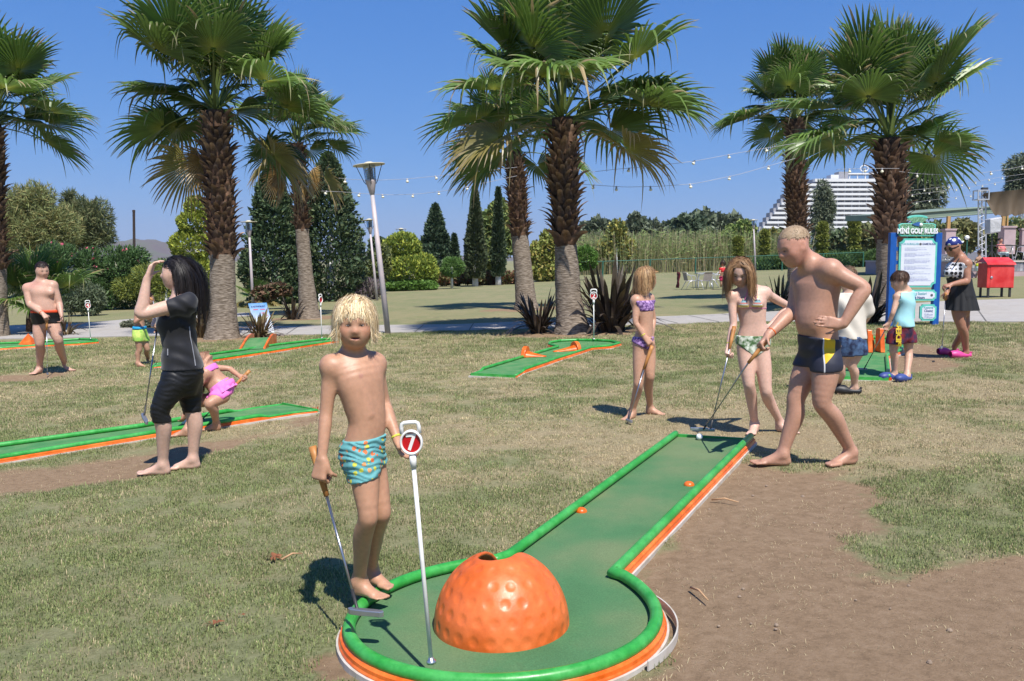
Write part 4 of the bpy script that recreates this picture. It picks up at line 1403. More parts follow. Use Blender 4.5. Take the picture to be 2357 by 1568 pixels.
# left: tamarisks, oleanders and shrubs
yt = 60.0
plant('tamarisk', 'feathery olive tamarisk tree at the far left', 'tree', on(at(90, 600, yt)[0], yt), blob_px(yt, [(45, 480, 38, 44), (92, 472, 36, 46), (60, 540, 66, 56), (125, 525, 50, 50), (25, 540, 30, 60)]), 26000, .5, .055, (.15, .17, .065), 102, (.19, .17, .065), .3, [([on(at(90, 600, yt)[0], yt), at(85, 540, yt), at(70, 490, yt)], [.3, .2, .08])], 'tamarisks', jitter=.8, shell=.85, lump=.3, up=.35)
plant('tamarisk', 'darker tamarisk tree with a slanted trunk left of the bare pole', 'tree', on(at(205, 620, yt + 3)[0], yt + 3), blob_px(yt + 3, [(165, 505, 34, 34), (205, 500, 42, 42), (232, 545, 30, 26), (160, 470, 18, 34), (178, 550, 40, 26)]), 18000, .45, .06, (.085, .105, .045), 103, (.13, .13, .055), .3, [([on(at(205, 620, yt)[0], yt + 3), at(200, 580, yt + 3), at(180, 540, yt + 3)], [.3, .24, .1]), ([at(200, 575, yt + 3), at(226, 540, yt + 3)], [.15, .05])], 'tamarisks', jitter=.8, shell=.85, lump=.3, up=.35)
yo = depth_of(250, 716)
for k, (items, lab) in enumerate([([(135, 610, 42, 46), (120, 660, 44, 46)], 'oleander bush behind the shirtless man'), ([(200, 622, 46, 46), (205, 668, 50, 46)], 'oleander bush right of the number 4 marker'), ([(275, 612, 44, 40), (310, 600, 30, 30), (280, 668, 56, 44)], 'tallest oleander bush before the mountain')]):
    bl = blob_px(yo + k * .6, items); g = on(bl[-1][0][0], yo + k * .6)
    th, cr = plant('oleander', lab, 'bush', g, bl, 9000, .19, .13, (.05, .095, .03), 104 + k, (.075, .125, .045), .3, None, 'oleander bushes', jitter=.55, shell=.45, lump=.25, up=.5)
    r = np.random.default_rng(140 + k); Pf, Df, _ = cloud(bl, 60, r, .02, .2)
    sel = (Df[:, 1] < .3) & (Df[:, 2] > -.1)
    Pf = Pf[sel][:11]; V, Q = leaf_quads(np.repeat(Pf, 4, 0) + r.normal(0, .02, (len(Pf) * 4, 3)), np.repeat(Df[sel][:11], 4, 0), .09, .5, r)
    me = mesh_np('blossom', V - g, Q, None, False, [mat('oleander_pink', (.62, .13, .19), rough=.6, var=.2)]); tag(obj('blossom', me, th), 'pink oleander blossoms', kind='stuff')
plant('grey_shrub', 'grey green shrub beside the shirtless man', 'bush', G(190, 728), blob_px(depth_of(190, 728), [(165, 670, 36, 46), (205, 690, 34, 34)]), 7000, .14, .14, (.075, .10, .055), 107, (.11, .13, .075), .35, None, None, jitter=.7, shell=.6)
plant('feathery_shrub', 'yellow green feathery shrub behind the woman in black', 'bush', G(330, 712), blob_px(depth_of(330, 712), [(300, 662, 34, 26), (345, 645, 40, 34), (385, 660, 38, 36)]), 9000, .2, .07, (.16, .18, .035), 108, (.085, .12, .035), .35, [([G(382, 712), at(384, 650, depth_of(330, 712))], [.06, .03])], None, jitter=.6, shell=.7, up=.2)
plant('young_pine', 'green bushy tree above the woman with raised arm', 'tree', on(at(385, 690, yo + 10)[0], yo + 10), blob_px(yo + 10, [(385, 625, 34, 26), (360, 640, 30, 24)]), 5000, .2, .1, (.07, .12, .035), 109, None, jitter=.6, shell=.5)
plant('ground_shrub', 'low grey shrubs on the island in the path', 'bush', G(325, 755), blob_px(depth_of(325, 754), [(300, 748, 18, 8), (328, 747, 20, 9), (355, 748, 16, 8)]), 4200, .09, .3, (.16, .17, .12), 110, (.1, .11, .07), .3, jitter=.9, shell=.5)
# small seedlings of grass verge in front of the oleander
# right: reeds and the trees beyond the fence
yr = 76.0


def reeds(name, label, u0, u1, y0, y1, vtop, n, seed):
    r = np.random.default_rng(seed); V, Q, C = [], [], []
    u = r.uniform(u0, u1, n); y = r.uniform(y0, y1, n)
    x = (u - IW / 2) / FOC * y; z0 = zg(x, y)
    H = np.array([(HORIZ - vtop) / FOC * yy + CAMH for yy in y]) - z0
    H = H * r.uniform(.62, 1.08, n) * (.8 + .35 * vnoise(x, y, 2.5, seed, 2))
    d = r.normal(0, .07, (n, 2)); w = .02
    b = np.stack([x, y, z0], 1); t = np.stack([x + d[:, 0] * H, y + d[:, 1] * H, z0 + H], 1)
    a = r.uniform(0, 3.14, n); s = np.stack([np.cos(a), np.sin(a), 0 * a], 1) * w
    V = [np.stack([b - s, b + s, t + s * .5, t - s * .5], 1).reshape(-1, 3)]
    straw = np.where(r.uniform(size=(n, 1)) < .42, np.array([[.42, .35, .22]]), np.array([[.28, .28, .12]])) * r.uniform(.7, 1.25, (n, 1))
    C = [np.repeat(straw, 4, 0)]
    # long arching leaves in the upper half
    m = n * 3; q = r.integers(0, n, m); f = r.uniform(.35, 1.0, m)[:, None]
    p = b[q] * (1 - f) + t[q] * f; dd = np.stack([r.normal(0, 1, m), r.normal(0, 1, m), r.uniform(.2, 1.0, m)], 1)
    v2, q2 = leaf_quads(p, unit_rows(dd), .6, .05, r, jitter=.2)
    V.append(v2); g = np.where(f > .4, np.array([[.22, .29, .10]]), np.array([[.36, .31, .17]])) * r.uniform(.7, 1.3, (m, 1)); C.append(np.repeat(g, 4, 0))
    V = np.concatenate(V); Q = np.arange(len(V)).reshape(-1, 4)
    me = mesh_np(name, V, Q, None, False, [m_leaf('reed', .7, .25)]); vcol(me, np.concatenate(C))
    tag(obj(name, me), label, 'reeds', kind='stuff')


def unit_rows(v):
    return v / (np.linalg.norm(v, axis=1)[:, None] + 1e-9)


reeds('reed_bed', 'tall pale reeds behind the green wire fence', 1270, 1860, yr, yr + 9, 535, 5200, 111)
far = [(1380, 530, 30, 26, GRY), (1345, 540, 24, 20, GRY), (1430, 548, 26, 24, (.15, .12, .07)), (1462, 522, 20, 26, GRY), (1500, 535, 30, 24, GRY), (1550, 532, 28, 22, (.09, .11, .055)), (1590, 525, 34, 32, (.06, .085, .05)),
       (1618, 515, 26, 30, GRY), (1655, 522, 28, 26, GRY), (1692, 520, 22, 22, GRY), (1790, 560, 30, 26, OLV)]
fl = ['olive grey tree top beyond the reeds, above the dark flax', 'leftmost grey tree top beyond the reeds', 'brownish tree top beyond the reeds', 'narrow grey tree top beyond the reeds', 'grey tree top beyond the reeds over the small girl',
      'dull green tree top beyond the reeds', 'darkest tree top beyond the reeds', 'tallest grey tree top beyond the reeds', 'grey tree top above the girl with long hair', 'grey tree top left of the far right lamp', 'olive shrub below the stepped hotel wing']
for k, (u, v, rx, rz, col) in enumerate(far):
    y = 105 + 6 * (k % 3); c = at(u, v, y)
    plant('far_tree', fl[k], 'tree', on(c[0], y), blob_px(y, [(u - rx * .4, v + 6, rx * .7, rz * .9), (u + rx * .45, v + 3, rx * .65, rz * .8), (u, v + rz * .2 - 4, rx * .6, rz), (u, v + 45, rx, 50)]), 3200, .85, .4, col, 120 + k, (.07, .09, .05), .25, None, 'trees beyond the reeds', jitter=1, shell=.55, lump=.3)
plant('autumn_tree', 'yellow leaved young tree among the reeds', 'tree', on(at(1420, 620, yr + 1)[0], yr + 1), blob_px(yr + 1, [(1420, 540, 22, 34), (1400, 570, 22, 26), (1440, 575, 22, 26)]), 2600, .3, .5, (.22, .2, .05), 134, (.12, .15, .05), .4, [([on(at(1420, 620, yr)[0], yr), at(1420, 540, yr + 1)], [.08, .03])], None, jitter=1, shell=.9)
plant('poplar_sapling', 'light green sapling among the reeds left of the far right lamp', 'tree', on(at(1690, 620, yr + 4)[0], yr + 4), blob_px(yr + 4, [(1690, 555, 34, 34), (1715, 535, 24, 26), (1665, 580, 26, 26)]), 4200, .32, .55, (.12, .17, .045), 135, (.17, .2, .06), .4, [([on(at(1690, 620, yr)[0], yr + 4), at(1690, 550, yr + 4)], [.08, .03])], None, jitter=1, shell=.9)
plant('autumn_tree', 'yellow orange leaved shrub left of the right palms', 'tree', on(at(1790, 600, yr + 8)[0], yr + 8), blob_px(yr + 8, [(1782, 560, 26, 30), (1800, 580, 26, 24)]), 2800, .32, .5, (.25, .2, .05), 136, (.13, .15, .05), .5, None, None, jitter=1, shell=.9)
# juniper hedge and clipped pompoms on the right
yj = 73.0
for k, u in enumerate((1770, 1815, 1915, 1960, 2005, 2045)):
    plant('juniper_hedge', ['juniper hedge, left end by the far right lamp', 'juniper hedge left of the blond man', 'juniper hedge right of the blond man', 'juniper hedge below the pompom trees', 'juniper hedge left of the garden table', 'juniper hedge beside the right palm trunk'][k], 'hedge', on(at(u, 610, yj)[0], yj), blob_px(yj, [(u - 14, 603 - (u - 1900) * .045, 24, 13), (u + 14, 598 - (u - 1900) * .045, 24, 15)], 1.3), 3000, .42, .12, (.075, .125, .035), 150 + k, (.055, .09, .03), .4, None, 'juniper hedge', jitter=.5, shell=.5, up=.25)
for k, (u, balls, lab) in enumerate([(1699, [(555, 10, 9), (570, 9, 7), (583, 9, 6)], 'small pompom tree in the reeds by the far right lamp'), (1760, [(540, 9, 10), (555, 10, 7), (569, 10, 6), (582, 10, 6), (594, 9, 5)], 'pompom tree right of the far right lamp'),
                                       (1893, [(526, 11, 15), (546, 12, 8), (564, 12, 7), (580, 12, 6)], 'left pompom tree before the hotel'), (1966, [(514, 12, 13), (533, 13, 9), (552, 12, 9), (571, 13, 6)], 'right pompom tree before the hotel')]):
    y = 74.0; bl = blob_px(y, [(u, v, a, b) for v, a, b in balls]); g = on(bl[0][0][0], y)
    plant('pompom_tree', lab, 'tree', g, bl, 4200, .26, .25, (.12, .145, .03), 160 + k, (.19, .2, .04), .4, [([g, bl[0][0]], [.08, .03])], 'pompom trees', jitter=.5, shell=.2, lump=.06)
# eucalyptus and bushes on the right
for (u, items, y, lab, k) in [(1895, [(1893, 458, 17, 36), (1886, 505, 18, 38), (1903, 485, 16, 40), (1893, 550, 20, 46)], 100, 'grey green eucalyptus in front of the hotel', 0),
                              (2125, [(2125, 385, 34, 40), (2140, 440, 36, 40), (2105, 450, 28, 36), (2128, 480, 36, 20), (2120, 410, 36, 40)], 90, 'tall eucalyptus right of the right palm', 1),
                              (2350, [(2352, 395, 34, 34), (2345, 430, 26, 20), (2375, 420, 40, 50)], 90, 'eucalyptus cut off by the right edge', 2)]:
    g = on(at(u, 560, y)[0], y); bl = blob_px(y, items)
    plant('eucalyptus', lab, 'tree', g, bl, 9000, .55, .12, (.085, .105, .065), 170 + k, (.12, .135, .085), .35, [([g, at(u, 500, y), bl[0][0]], [.35, .25, .08])], 'eucalyptus trees', jitter=.8, shell=.9, lump=.3, up=-.5)
for k, (u, v, rx, rz, col, lab) in enumerate([(2000, 545, 40, 26, (.13, .14, .06), 'olive bush behind the juniper hedge'), (2150, 540, 46, 26, (.09, .12, .045), 'green bush behind the rules board top'), (2210, 535, 40, 28, (.15, .15, .06), 'yellowish bush behind the pavilion posts'),
                                               (1940, 555, 34, 24, (.07, .10, .045), 'dark green bush below the hotel'), (2330, 545, 60, 40, (.09, .12, .045), 'green bush behind the red box')]):
    y = 78 + k
    plant('garden_bush', lab, 'bush', on(at(u, v, y)[0], y), blob_px(y, [(u, v, rx, rz), (u - rx * .5, v + 14, rx * .7, rz), (u + rx * .5, v + 12, rx * .7, rz)]), 4200, .4, .4, col, 180 + k, (.17, .15, .06), .2, None, 'bushes behind the pavilion', jitter=1, shell=.7)

# ================================================================ street lamps
m_post = mat('lamp_post', lin((176, 170, 172)), rough=.5, metal=.0, var=.06, vscale=3, col2=lin((186, 172, 172)))

m_disc = mat('lamp_disc', lin((196, 188, 162)), rough=.6, var=.05)
m_glass = mat('lamp_glass', (.75, .82, .88), rough=.08, var=0, trans=.85)


def lamp(base_uv, top_uv, label, width_k=1.0):
    b = G(*base_uv); y = b[1]; top = at(*top_uv, y)
    th = thing('lamp_post', label, 'street lamp', b, 'garden lamps')
    up = unit(top - b); H = np.linalg.norm(top - b); k = H / 3.9
    P = lambda f: b + up * H * f
    mb = MB(); mb.tube([P(0) - up * .1, P(.4), P(.805)], [.066 * k, .060 * k, .046 * k], 14); mb.build('post', m_post, th, smooth=True)
    mb = MB(); mb.lathe(P(.805), [(.046 * k, 0), (.052 * k, .004), (.115 * k, .29 * k), (.13 * k, .33 * k), (.12 * k, .335 * k)], 18, up); mb.build('cup', m_post, th, smooth=True)
    mb = MB(); mb.lathe(P(.805), [(.118 * k, .335 * k), (.14 * k, .66 * k)], 18, up, caps=False); mb.build('glass', m_glass, th, smooth=True)
    mb = MB()
    for j in range(5): mb.lathe(P(.805), [(.05 * k, (.36 + .045 * j) * k), (.05 * k, (.38 + .045 * j) * k)], 12, up)
    mb.lathe(P(.805), [(.028 * k, .33 * k), (.028 * k, .60 * k)], 10, up)
    mb.build('bulb', mat('lamp_louvre', (.18, .18, .18), rough=.3, metal=.5), th)
    mb = MB(); mb.lathe(P(.805), [(.10 * k, .655 * k), (.355 * k, .655 * k), (.36 * k, .665 * k), (.355 * k, .675 * k), (.13 * k, .69 * k), (.12 * k, .71 * k), (.06 * k, .735 * k)], 32, up); mb.build('shade', m_disc, th, smooth=False)
    ref = unit(np.cross(up, [0, 1, 0])); w = np.cross(up, ref)
    for j in range(4):
        a = 2 * math.pi * (j + .12) / 4; d = ref * math.cos(a) + w * math.sin(a)
        mb = MB(); mb.tube([P(.805) + up * .24 * k + d * .105 * k, P(.805) + up * .30 * k + d * .15 * k, P(.805) + up * .655 * k + d * .285 * k], .009 * k, 6); mb.build('strut', m_dark, th)
    return th


lamp((893, 768), (848, 370), 'nearest lamp post, leaning left, beside the blond boy')
lamp((868, 692), (849, 502), 'second lamp post, partly behind the nearest one')
lamp((926.5, 668), (923, 524), 'slim far lamp post in front of the golden cypress')
lamp((1739, 624), (1734, 504), 'far lamp post by the reeds on the right')
lamp((583, 712), (572, 506), 'lamp post half hidden by the large left palm')

# bare dark pole far left
p = G(308, 640) * 1.0; yb_ = 50.0
mb = MB(); mb.tube([on(at(307, 600, yb_)[0], yb_), at(308, 489, yb_)], [.075, .07], 10)
mb.lathe(at(308, 489, yb_), [(.08, 0), (.08, .12), (.04, .14)], 10)
solo(mb, 'wooden_pole', mat('tarred_wood', (.035, .022, .018), rough=.8, var=.2), 'bare dark pole rising above the oleanders', 'pole', on(at(307, 600, yb_)[0], yb_))


# ================================================================ festoon lights
m_wire = mat('white_wire', lin((168, 166, 168)), rough=.6, var=.15, vscale=4)
m_bulbg = mat('bulb_glass', lin((236, 232, 206)), rough=.25, var=.03)


def festoon(label, pts, bulbs, y0, y1=None, rad=.0045, bl=.085):
    """pts: wire in the photograph; bulbs: u positions along it; distance runs from y0 to y1"""
    y1 = y1 or y0
    us = np.array([q[0] for q in pts]); vs_ = np.array([q[1] for q in pts])
    uu = np.linspace(us[0], us[-1], 60)
    vv = np.interp(uu, us, vs_); ker = np.array([1, 2, 3, 2, 1]) / 9; vv[2:-2] = np.convolve(vv, ker, 'valid')
    yy = lambda u: y0 + (y1 - y0) * (u - us[0]) / (us[-1] - us[0])
    W = np.array([at(u, v, yy(u)) for u, v in zip(uu, vv)])
    th = thing('festoon_lights', label, 'string lights', W[0], 'festoon lights')
    mb = MB(); mb.tube(W, rad, 5); mb.build('wire', m_wire, th)
    for u in bulbs:
        y = yy(u); p = at(u, np.interp(u, uu, vv), y); k = bl * rng.uniform(.9, 1.1); d = unit([rng.normal(0, .2), rng.normal(0, .2), -1])
        mb = MB(); mb.lathe(p, [(.014, -.01), (.02, .0), (.02, k * .45)], 8, d); s = mb.build('socket', m_wire, th)
        mb = MB(); mb.lathe(p, [(.018, k * .45), (.033, k * .62), (.035, k * .8), (.024, k * .97), (.005, k * 1.05)], 10, d); mb.build('bulb', m_bulbg, s, smooth=True)


festoon('upper string of lights from the dark conifers to the leaning palm', [(780, 410), (800, 413), (870, 415), (940, 412), (1010, 405), (1110, 394), (1190, 385)], [795, 937, 1002, 1060], 19, 23)
festoon('lower string of lights behind the nearest lamp post', [(740, 440), (790, 442), (850, 447), (905, 449), (960, 447), (1020, 440), (1075, 430), (1190, 405)], [752, 828, 880, 951, 1010, 1075], 19, 23)
festoon('upper string of lights between the middle and right palms', [(1270, 400), (1330, 400), (1415, 390), (1500, 383), (1600, 371), (1700, 352), (1830, 330)], [1448, 1525, 1599, 1677, 1762], 18, 19)
festoon('lower string of lights between the middle and right palms', [(1300, 420), (1350, 425), (1440, 431), (1520, 429), (1600, 423), (1700, 402), (1830, 365)], [1366, 1419, 1497, 1588, 1680, 1770], 18.5, 19)
festoon('string of lights right of the broad palm, nearest one', [(2070, 395), (2110, 400), (2180, 403), (2260, 398), (2330, 388), (2400, 372)], [2111, 2188, 2280, 2352], 20, 24)
festoon('string of lights above the pavilion, second one', [(2080, 440), (2140, 434), (2210, 425), (2290, 410), (2400, 395)], [2127, 2156, 2184, 2215, 2245, 2275, 2307], 32, 36)
festoon('string of lights above the pavilion, third one', [(2085, 450), (2160, 441), (2230, 431), (2300, 420), (2400, 405)], [2100, 2140, 2170, 2200, 2230, 2262, 2290], 34, 38)
festoon('string of lights ending at the lighting truss', [(2090, 468), (2150, 460), (2200, 454), (2245, 448)], [2110, 2141, 2200, 2234], 36, 38)
festoon('short string of lights passing behind the right palm leaves', [(1925, 390), (2000, 388), (2070, 388)], [1955, 1990, 2030], 20, 20)

# ================================================================ rules board
m_blue = mat('blue_paint', lin((18, 82, 160)), rough=.45, var=.10, vscale=5, stretch=(4, 4, 1))
m_mint = mat('mint_paint', lin((94, 190, 172)), rough=.5, var=.06)
m_panel = mat('panel_white', lin((214, 218, 226)), rough=.35, var=.02)
m_navy = mat('print_navy', lin((44, 62, 120)), rough=.5, var=.02)
m_teal = mat('print_teal', lin((110, 170, 180)), rough=.5, var=.02)
m_pgrey = mat('print_grey', lin((182, 188, 202)), rough=.5, var=.02)
YB = depth_of(2160, 748)
KB = YB / FOC / _c
B0 = on(at(2107, 745, YB)[0], YB)
board = thing('rules_board', 'mini golf rules board with blue posts and white panels', 'sign', B0)
ux, uz, nf_ = np.array([1.0, 0, 0]), np.array([0, 0, 1.0]), np.array([0, -1.0, 0])
for u in (2055, 2159):
    t = at(u, 536, YB); g = on(t[0], YB); mb = MB(); mb.box((g + t) / 2 - [0, 0, .05], (.115, .115, t[2] - g[2] + .1)); mb.build('post', m_blue, board, bevel=.006)
    sgn = 1 if u < 2100 else -1
    for v in ((541, 573, 604, 640) if sgn > 0 else (541, 583, 632, 672, 712)):
        q = at(u + sgn * 8.5, v, YB); mb = MB(); mb.box(q, (.05, .06, .07)); mb.build('bracket', m_blue, board)


def notched(w, h, c):
    a = np.linspace(0, math.pi / 2, 7); P = []
    for sx, sy, off in ((1, 1, 0), (-1, 1, 1), (-1, -1, 2), (1, -1, 3)):
        cx, cy = sx * w / 2, sy * h / 2
        pts = [(cx - sx * c * math.cos(t), cy - sy * c * math.sin(t)) for t in a]
        # concave quarter circles at the corners
        P += pts[::-1] if off % 2 == 0 else pts
    return P


def panel(u0, u1, v0, v1, cut, name='panel'):
    c = at((u0 + u1) / 2, (v0 + v1) / 2, YB - .02); w, h = (u1 - u0) * KB, (v1 - v0) * KB
    mb = MB(); P = np.array(notched(w, h, cut * KB)); mb.prism(P, c, ux, uz, nf_, .04); o = mb.build(name, m_mint, board)
    mb = MB(); s = np.array([1 - .09 * .8 * min(1, h / w), 1 - .06]); P2 = P * np.array([(w - .07) / w, (h - .07) / h]); mb.prism(P2, c + nf_ * .0405, ux, uz, nf_, .006); mb.build('face', m_panel, o)
    return o, c + nf_ * .0475, w, h


o, c, w, h = panel(2067, 2153, 550, 661, 9)
text_on('lettering', 'OYUN KURALLARI', .052, c + [-.17, 0, h * .385], ux, uz, nf_, m_teal, o, bold=.0012, depth=.0008, sx=.82)
text_on('lettering', 'GAME RULES', .052, c + [.19, 0, h * .385], ux, uz, nf_, m_navy, o, bold=.0012, depth=.0008, sx=.82)
mb = MB(); mb.lathe(c + [.035, 0, h * .385], [(.022, 0), (.022, .002)], 16, nf_); mb.build('ball_mark', mat('print_ball', (.08, .08, .09), rough=.5), o)
r = np.random.default_rng(900); z = h * .31; para = [(2, 2), (2, 3), (2, 4), (2, 3), (2, 2), (2, 4), ]
for a_, b_ in para:
    for q in range(a_ + b_):
        ww = w * r.uniform(.52, .68) * (.45 if q in (a_ - 1, a_ + b_ - 1) else 1)
        x0 = -w * .36; mb = MB()
        while x0 < -w * .36 + ww:                       # words too small to read: short print bars
            l = r.uniform(.018, .06); mb.box(c + [x0 + l / 2, -.0006, z], (l, .0012, .0085)); x0 += l + .010
        mb.build('print_line', m_pgrey if q < a_ else mat('print_blue', lin((168, 172, 204)), var=.02), o); z -= .0172
    z -= .024
o, c, w, h = panel(2067, 2153, 667, 692, 5)
text_on('lettering', 'nış Saatleri', .068, c + [.04, 0, .028], ux, uz, nf_, m_teal, o, bold=.0012, depth=.0008, sx=.8)
text_on('lettering', 'ing Hours', .068, c + [.02, 0, -.043], ux, uz, nf_, m_navy, o, bold=.0016, depth=.0008, sx=.8)
mb = MB(); mb.lathe(c + [.255, 0, 0], [(.024, 0), (.024, .002)], 16, nf_); mb.build('ball_mark', mat('print_ball'), o)
o, c, w, h = panel(2115.5, 2153, 700.5, 738, 5)
for s_, zz, mm, sz in (('Kapanış', .093, m_teal, .066), ('Closing', .03, m_navy, .066), ('12:30 p.m', -.038, m_pgrey, .050), ('17:30 p.m', -.086, m_pgrey, .050)):
    text_on('lettering', s_, sz, c + [0, 0, zz], ux, uz, nf_, mm if mm is not m_pgrey else mat('print_pale', lin((150, 160, 190)), var=.02), o, bold=.0012, depth=.0008, sx=.82)
panel(2067, 2104, 700.5, 738, 5)
# header with a stepped, arched outline
W2 = 43 * KB; a = np.linspace(0, math.pi, 15)
hp = [(-W2, -.11), (-W2 + .05, -.155), (W2 - .05, -.155), (W2, -.11), (W2 - .012, .02), (W2, .055), (W2 - .06, .085), (W2 - .24, .085), (W2 - .25, .12)]
hp += [(.17 * math.cos(t) * 1.15, .115 + .06 + .06 * math.sin(t)) for t in a[1:-1]]
hp += [(-W2 + .25, .12), (-W2 + .24, .085), (-W2 + .06, .085), (-W2, .055), (-W2 + .012, .02)]
c = at(2109, 525, YB - .03)
mb = MB(); mb.prism(hp, c, ux, uz, nf_, .05); hd = mb.build('header', m_mint, board, bevel=.008)
m_turf = mat('header_turf', lin((70, 120, 80)), rough=.9, var=.35, vscale=60, col2=lin((130, 170, 140)))
mb = MB(); mb.prism(np.array(hp) * [.93, .84] + [0, .002], c + nf_ * .0505, ux, uz, nf_, .004); mb.build('field', m_turf, hd)
text_on('lettering', 'MİNİ GOLF RULES', .125, c + nf_ * .056 + [0, 0, -.062], ux, uz, nf_, mat('letters_white', lin((236, 236, 238)), rough=.4, var=.02), hd, bold=.004, depth=.006, sx=.72)
mb = MB(); mb.prism([(-.11, .065), (-.02, .10), (.04, .105), (.045, .075), (.02, .03), (-.06, .045)], c + nf_ * .056, ux, uz, nf_, .012); mb.build('club_mark', mat('club_blue', lin((60, 100, 160)), rough=.3, var=.1), hd)
mb = MB(); t = np.linspace(-1.5, 1.5, 9); mb.lathe(c + nf_ * .062 + [.055, 0, .055], [(.032 * math.cos(k), .032 * math.sin(k)) for k in t], 16); mb.build('ball_mark', m_ball, hd, smooth=True)

# ================================================================ poster on an easel behind the flax
yp = depth_of(600, 776) + .9
pst = thing('poster_stand', 'leaning poster board behind the russet flax', 'poster', on(at(605, 776, yp)[0], yp))
c0, c1, c2, c3 = at(571, 699, yp + .25), at(613, 697, yp + .25), at(632, 768, yp), at(594, 772, yp)
m_poster = bpy.data.materials.new('poster_print'); m_poster.use_nodes = True
_n, _l = m_poster.node_tree.nodes, m_poster.node_tree.links
_tc = _n.new('ShaderNodeTexCoord'); _sx = _n.new('ShaderNodeSeparateXYZ'); _l.new(_tc.outputs['Generated'], _sx.inputs[0])
_rp = _n.new('ShaderNodeValToRGB'); _rp.color_ramp.elements[0].color = (*lin((206, 214, 226)), 1); _rp.color_ramp.elements[1].color = (*lin((92, 150, 206)), 1); _rp.color_ramp.elements[0].position = .35
_nz = _n.new('ShaderNodeTexNoise'); _nz.inputs['Scale'].default_value = 4; _ad = _n.new('ShaderNodeMath'); _ad.operation = 'MULTIPLY_ADD'; _ad.inputs[1].default_value = .5
_l.new(_nz.outputs[0], _ad.inputs[0]); _l.new(_sx.outputs[2], _ad.inputs[2]); _sb = _n.new('ShaderNodeMath'); _sb.operation = 'SUBTRACT'; _sb.inputs[1].default_value = .25
_l.new(_ad.outputs[0], _sb.inputs[0]); _l.new(_sb.outputs[0], _rp.inputs[0]); _l.new(_rp.outputs[0], _n['Principled BSDF'].inputs[0])
mb = MB(); mb.add([c0, c1, c2, c3, c0 + [0, .03, 0], c1 + [0, .03, 0], c2 + [0, .03, 0], c3 + [0, .03, 0]], Q=[(0, 3, 2, 1), (4, 5, 6, 7), (0, 1, 5, 4), (1, 2, 6, 5), (2, 3, 7, 6), (3, 0, 4, 7)]); pb = mb.build('board', m_poster, pst)
pu, pv = unit(c1 - c0), unit(c0 - c3); pn = unit(np.cross(pu, pv))
text_on('lettering', '# ACTIVE BLUE 2', .052, (c0 + c1) / 2 - pv * .085 + pn * .004, pu, pv, pn, m_navy, pb, bold=.0015, depth=.001, sx=.8)
for q, (dx, dz) in enumerate(((-.08, .16), (.08, .16), (.08, .25), (.1, .31), (.05, .38))):
    mb = MB(); mb.box((c0 + c1) / 2 - pv * dz + pu * dx + pn * .003, (.11, .004, .018), ax=np.array([pu, pn, pv])); mb.build('print_line', mat('print_red', lin((200, 70, 80)), var=.05), pb)
for s_ in (-1, 1):
    q = (c2 if s_ > 0 else c3); mb = MB(); mb.tube([q, on(q[0] + .02 * s_, q[1] - .06)], .012, 6); mb.build('leg', m_pole, pst)

# ================================================================ red box on legs
yx = depth_of(2300, 685); k_ = yx / FOC / _c
rb = thing('red_box', 'red metal cabinet with sloped lid on black legs', 'cabinet', on(at(2303, 685, yx)[0], yx))
m_redp = mat('red_paint', lin((196, 40, 38)), rough=.35, var=.06, vscale=3, col2=lin((206, 70, 66)))
zc0, zc1 = at(2303, 663, yx)[2], at(2303, 606, yx)[2]
cx = at(2303, 640, yx)[0]; w = 62 * k_; dp = .5
mb = MB(); mb.box((cx, yx + dp / 2, (zc0 + zc1) / 2), (w, dp, zc1 - zc0)); bx_ = mb.build('body', m_redp, rb, bevel=.008)
mb = MB(); lw = w * 1.06
mb.add([(cx - lw / 2, yx - .05, zc1 - .04), (cx + lw / 2, yx - .05, zc1 - .04), (cx + lw / 2, yx + .02, zc1 + .02), (cx - lw / 2, yx + .02, zc1 + .02), (cx - lw / 2 + .03, yx + dp * .6, zc1 + .16), (cx + lw / 2 - .03, yx + dp * .6, zc1 + .16), (cx - lw / 2, yx + dp + .03, zc1 + .02), (cx + lw / 2, yx + dp + .03, zc1 + .02)],
       Q=[(0, 1, 2, 3), (3, 2, 5, 4), (4, 5, 7, 6)], T=[(3, 4, 6), (2, 7, 5)]); mb.build('lid', m_redp, rb)
mb = MB(); mb.box((cx + .03, yx - .004, (zc0 + zc1) / 2 - .01), (w * .84, .012, (zc1 - zc0) * .93)); dr_ = mb.build('door', m_redp, rb, bevel=.004)
mb = MB(); mb.lathe((cx - w * .34, yx - .012, (zc0 + zc1) / 2 - .05), [(.035, 0), (.035, .012), (.02, .018)], 14, (0, -1, 0)); mb.build('lock', mat('steel_collar'), dr_)
for sx in (-1, 1):
    for sy in (0, 1):
        xl = cx + sx * w * .40; mb = MB(); mb.box((xl, yx + .05 + sy * (dp - .1), (zc0 + zg(xl, 0)) / 2), (.05, .05, zc0 - zg(xl, 0))); mb.build('leg', m_dark, rb)

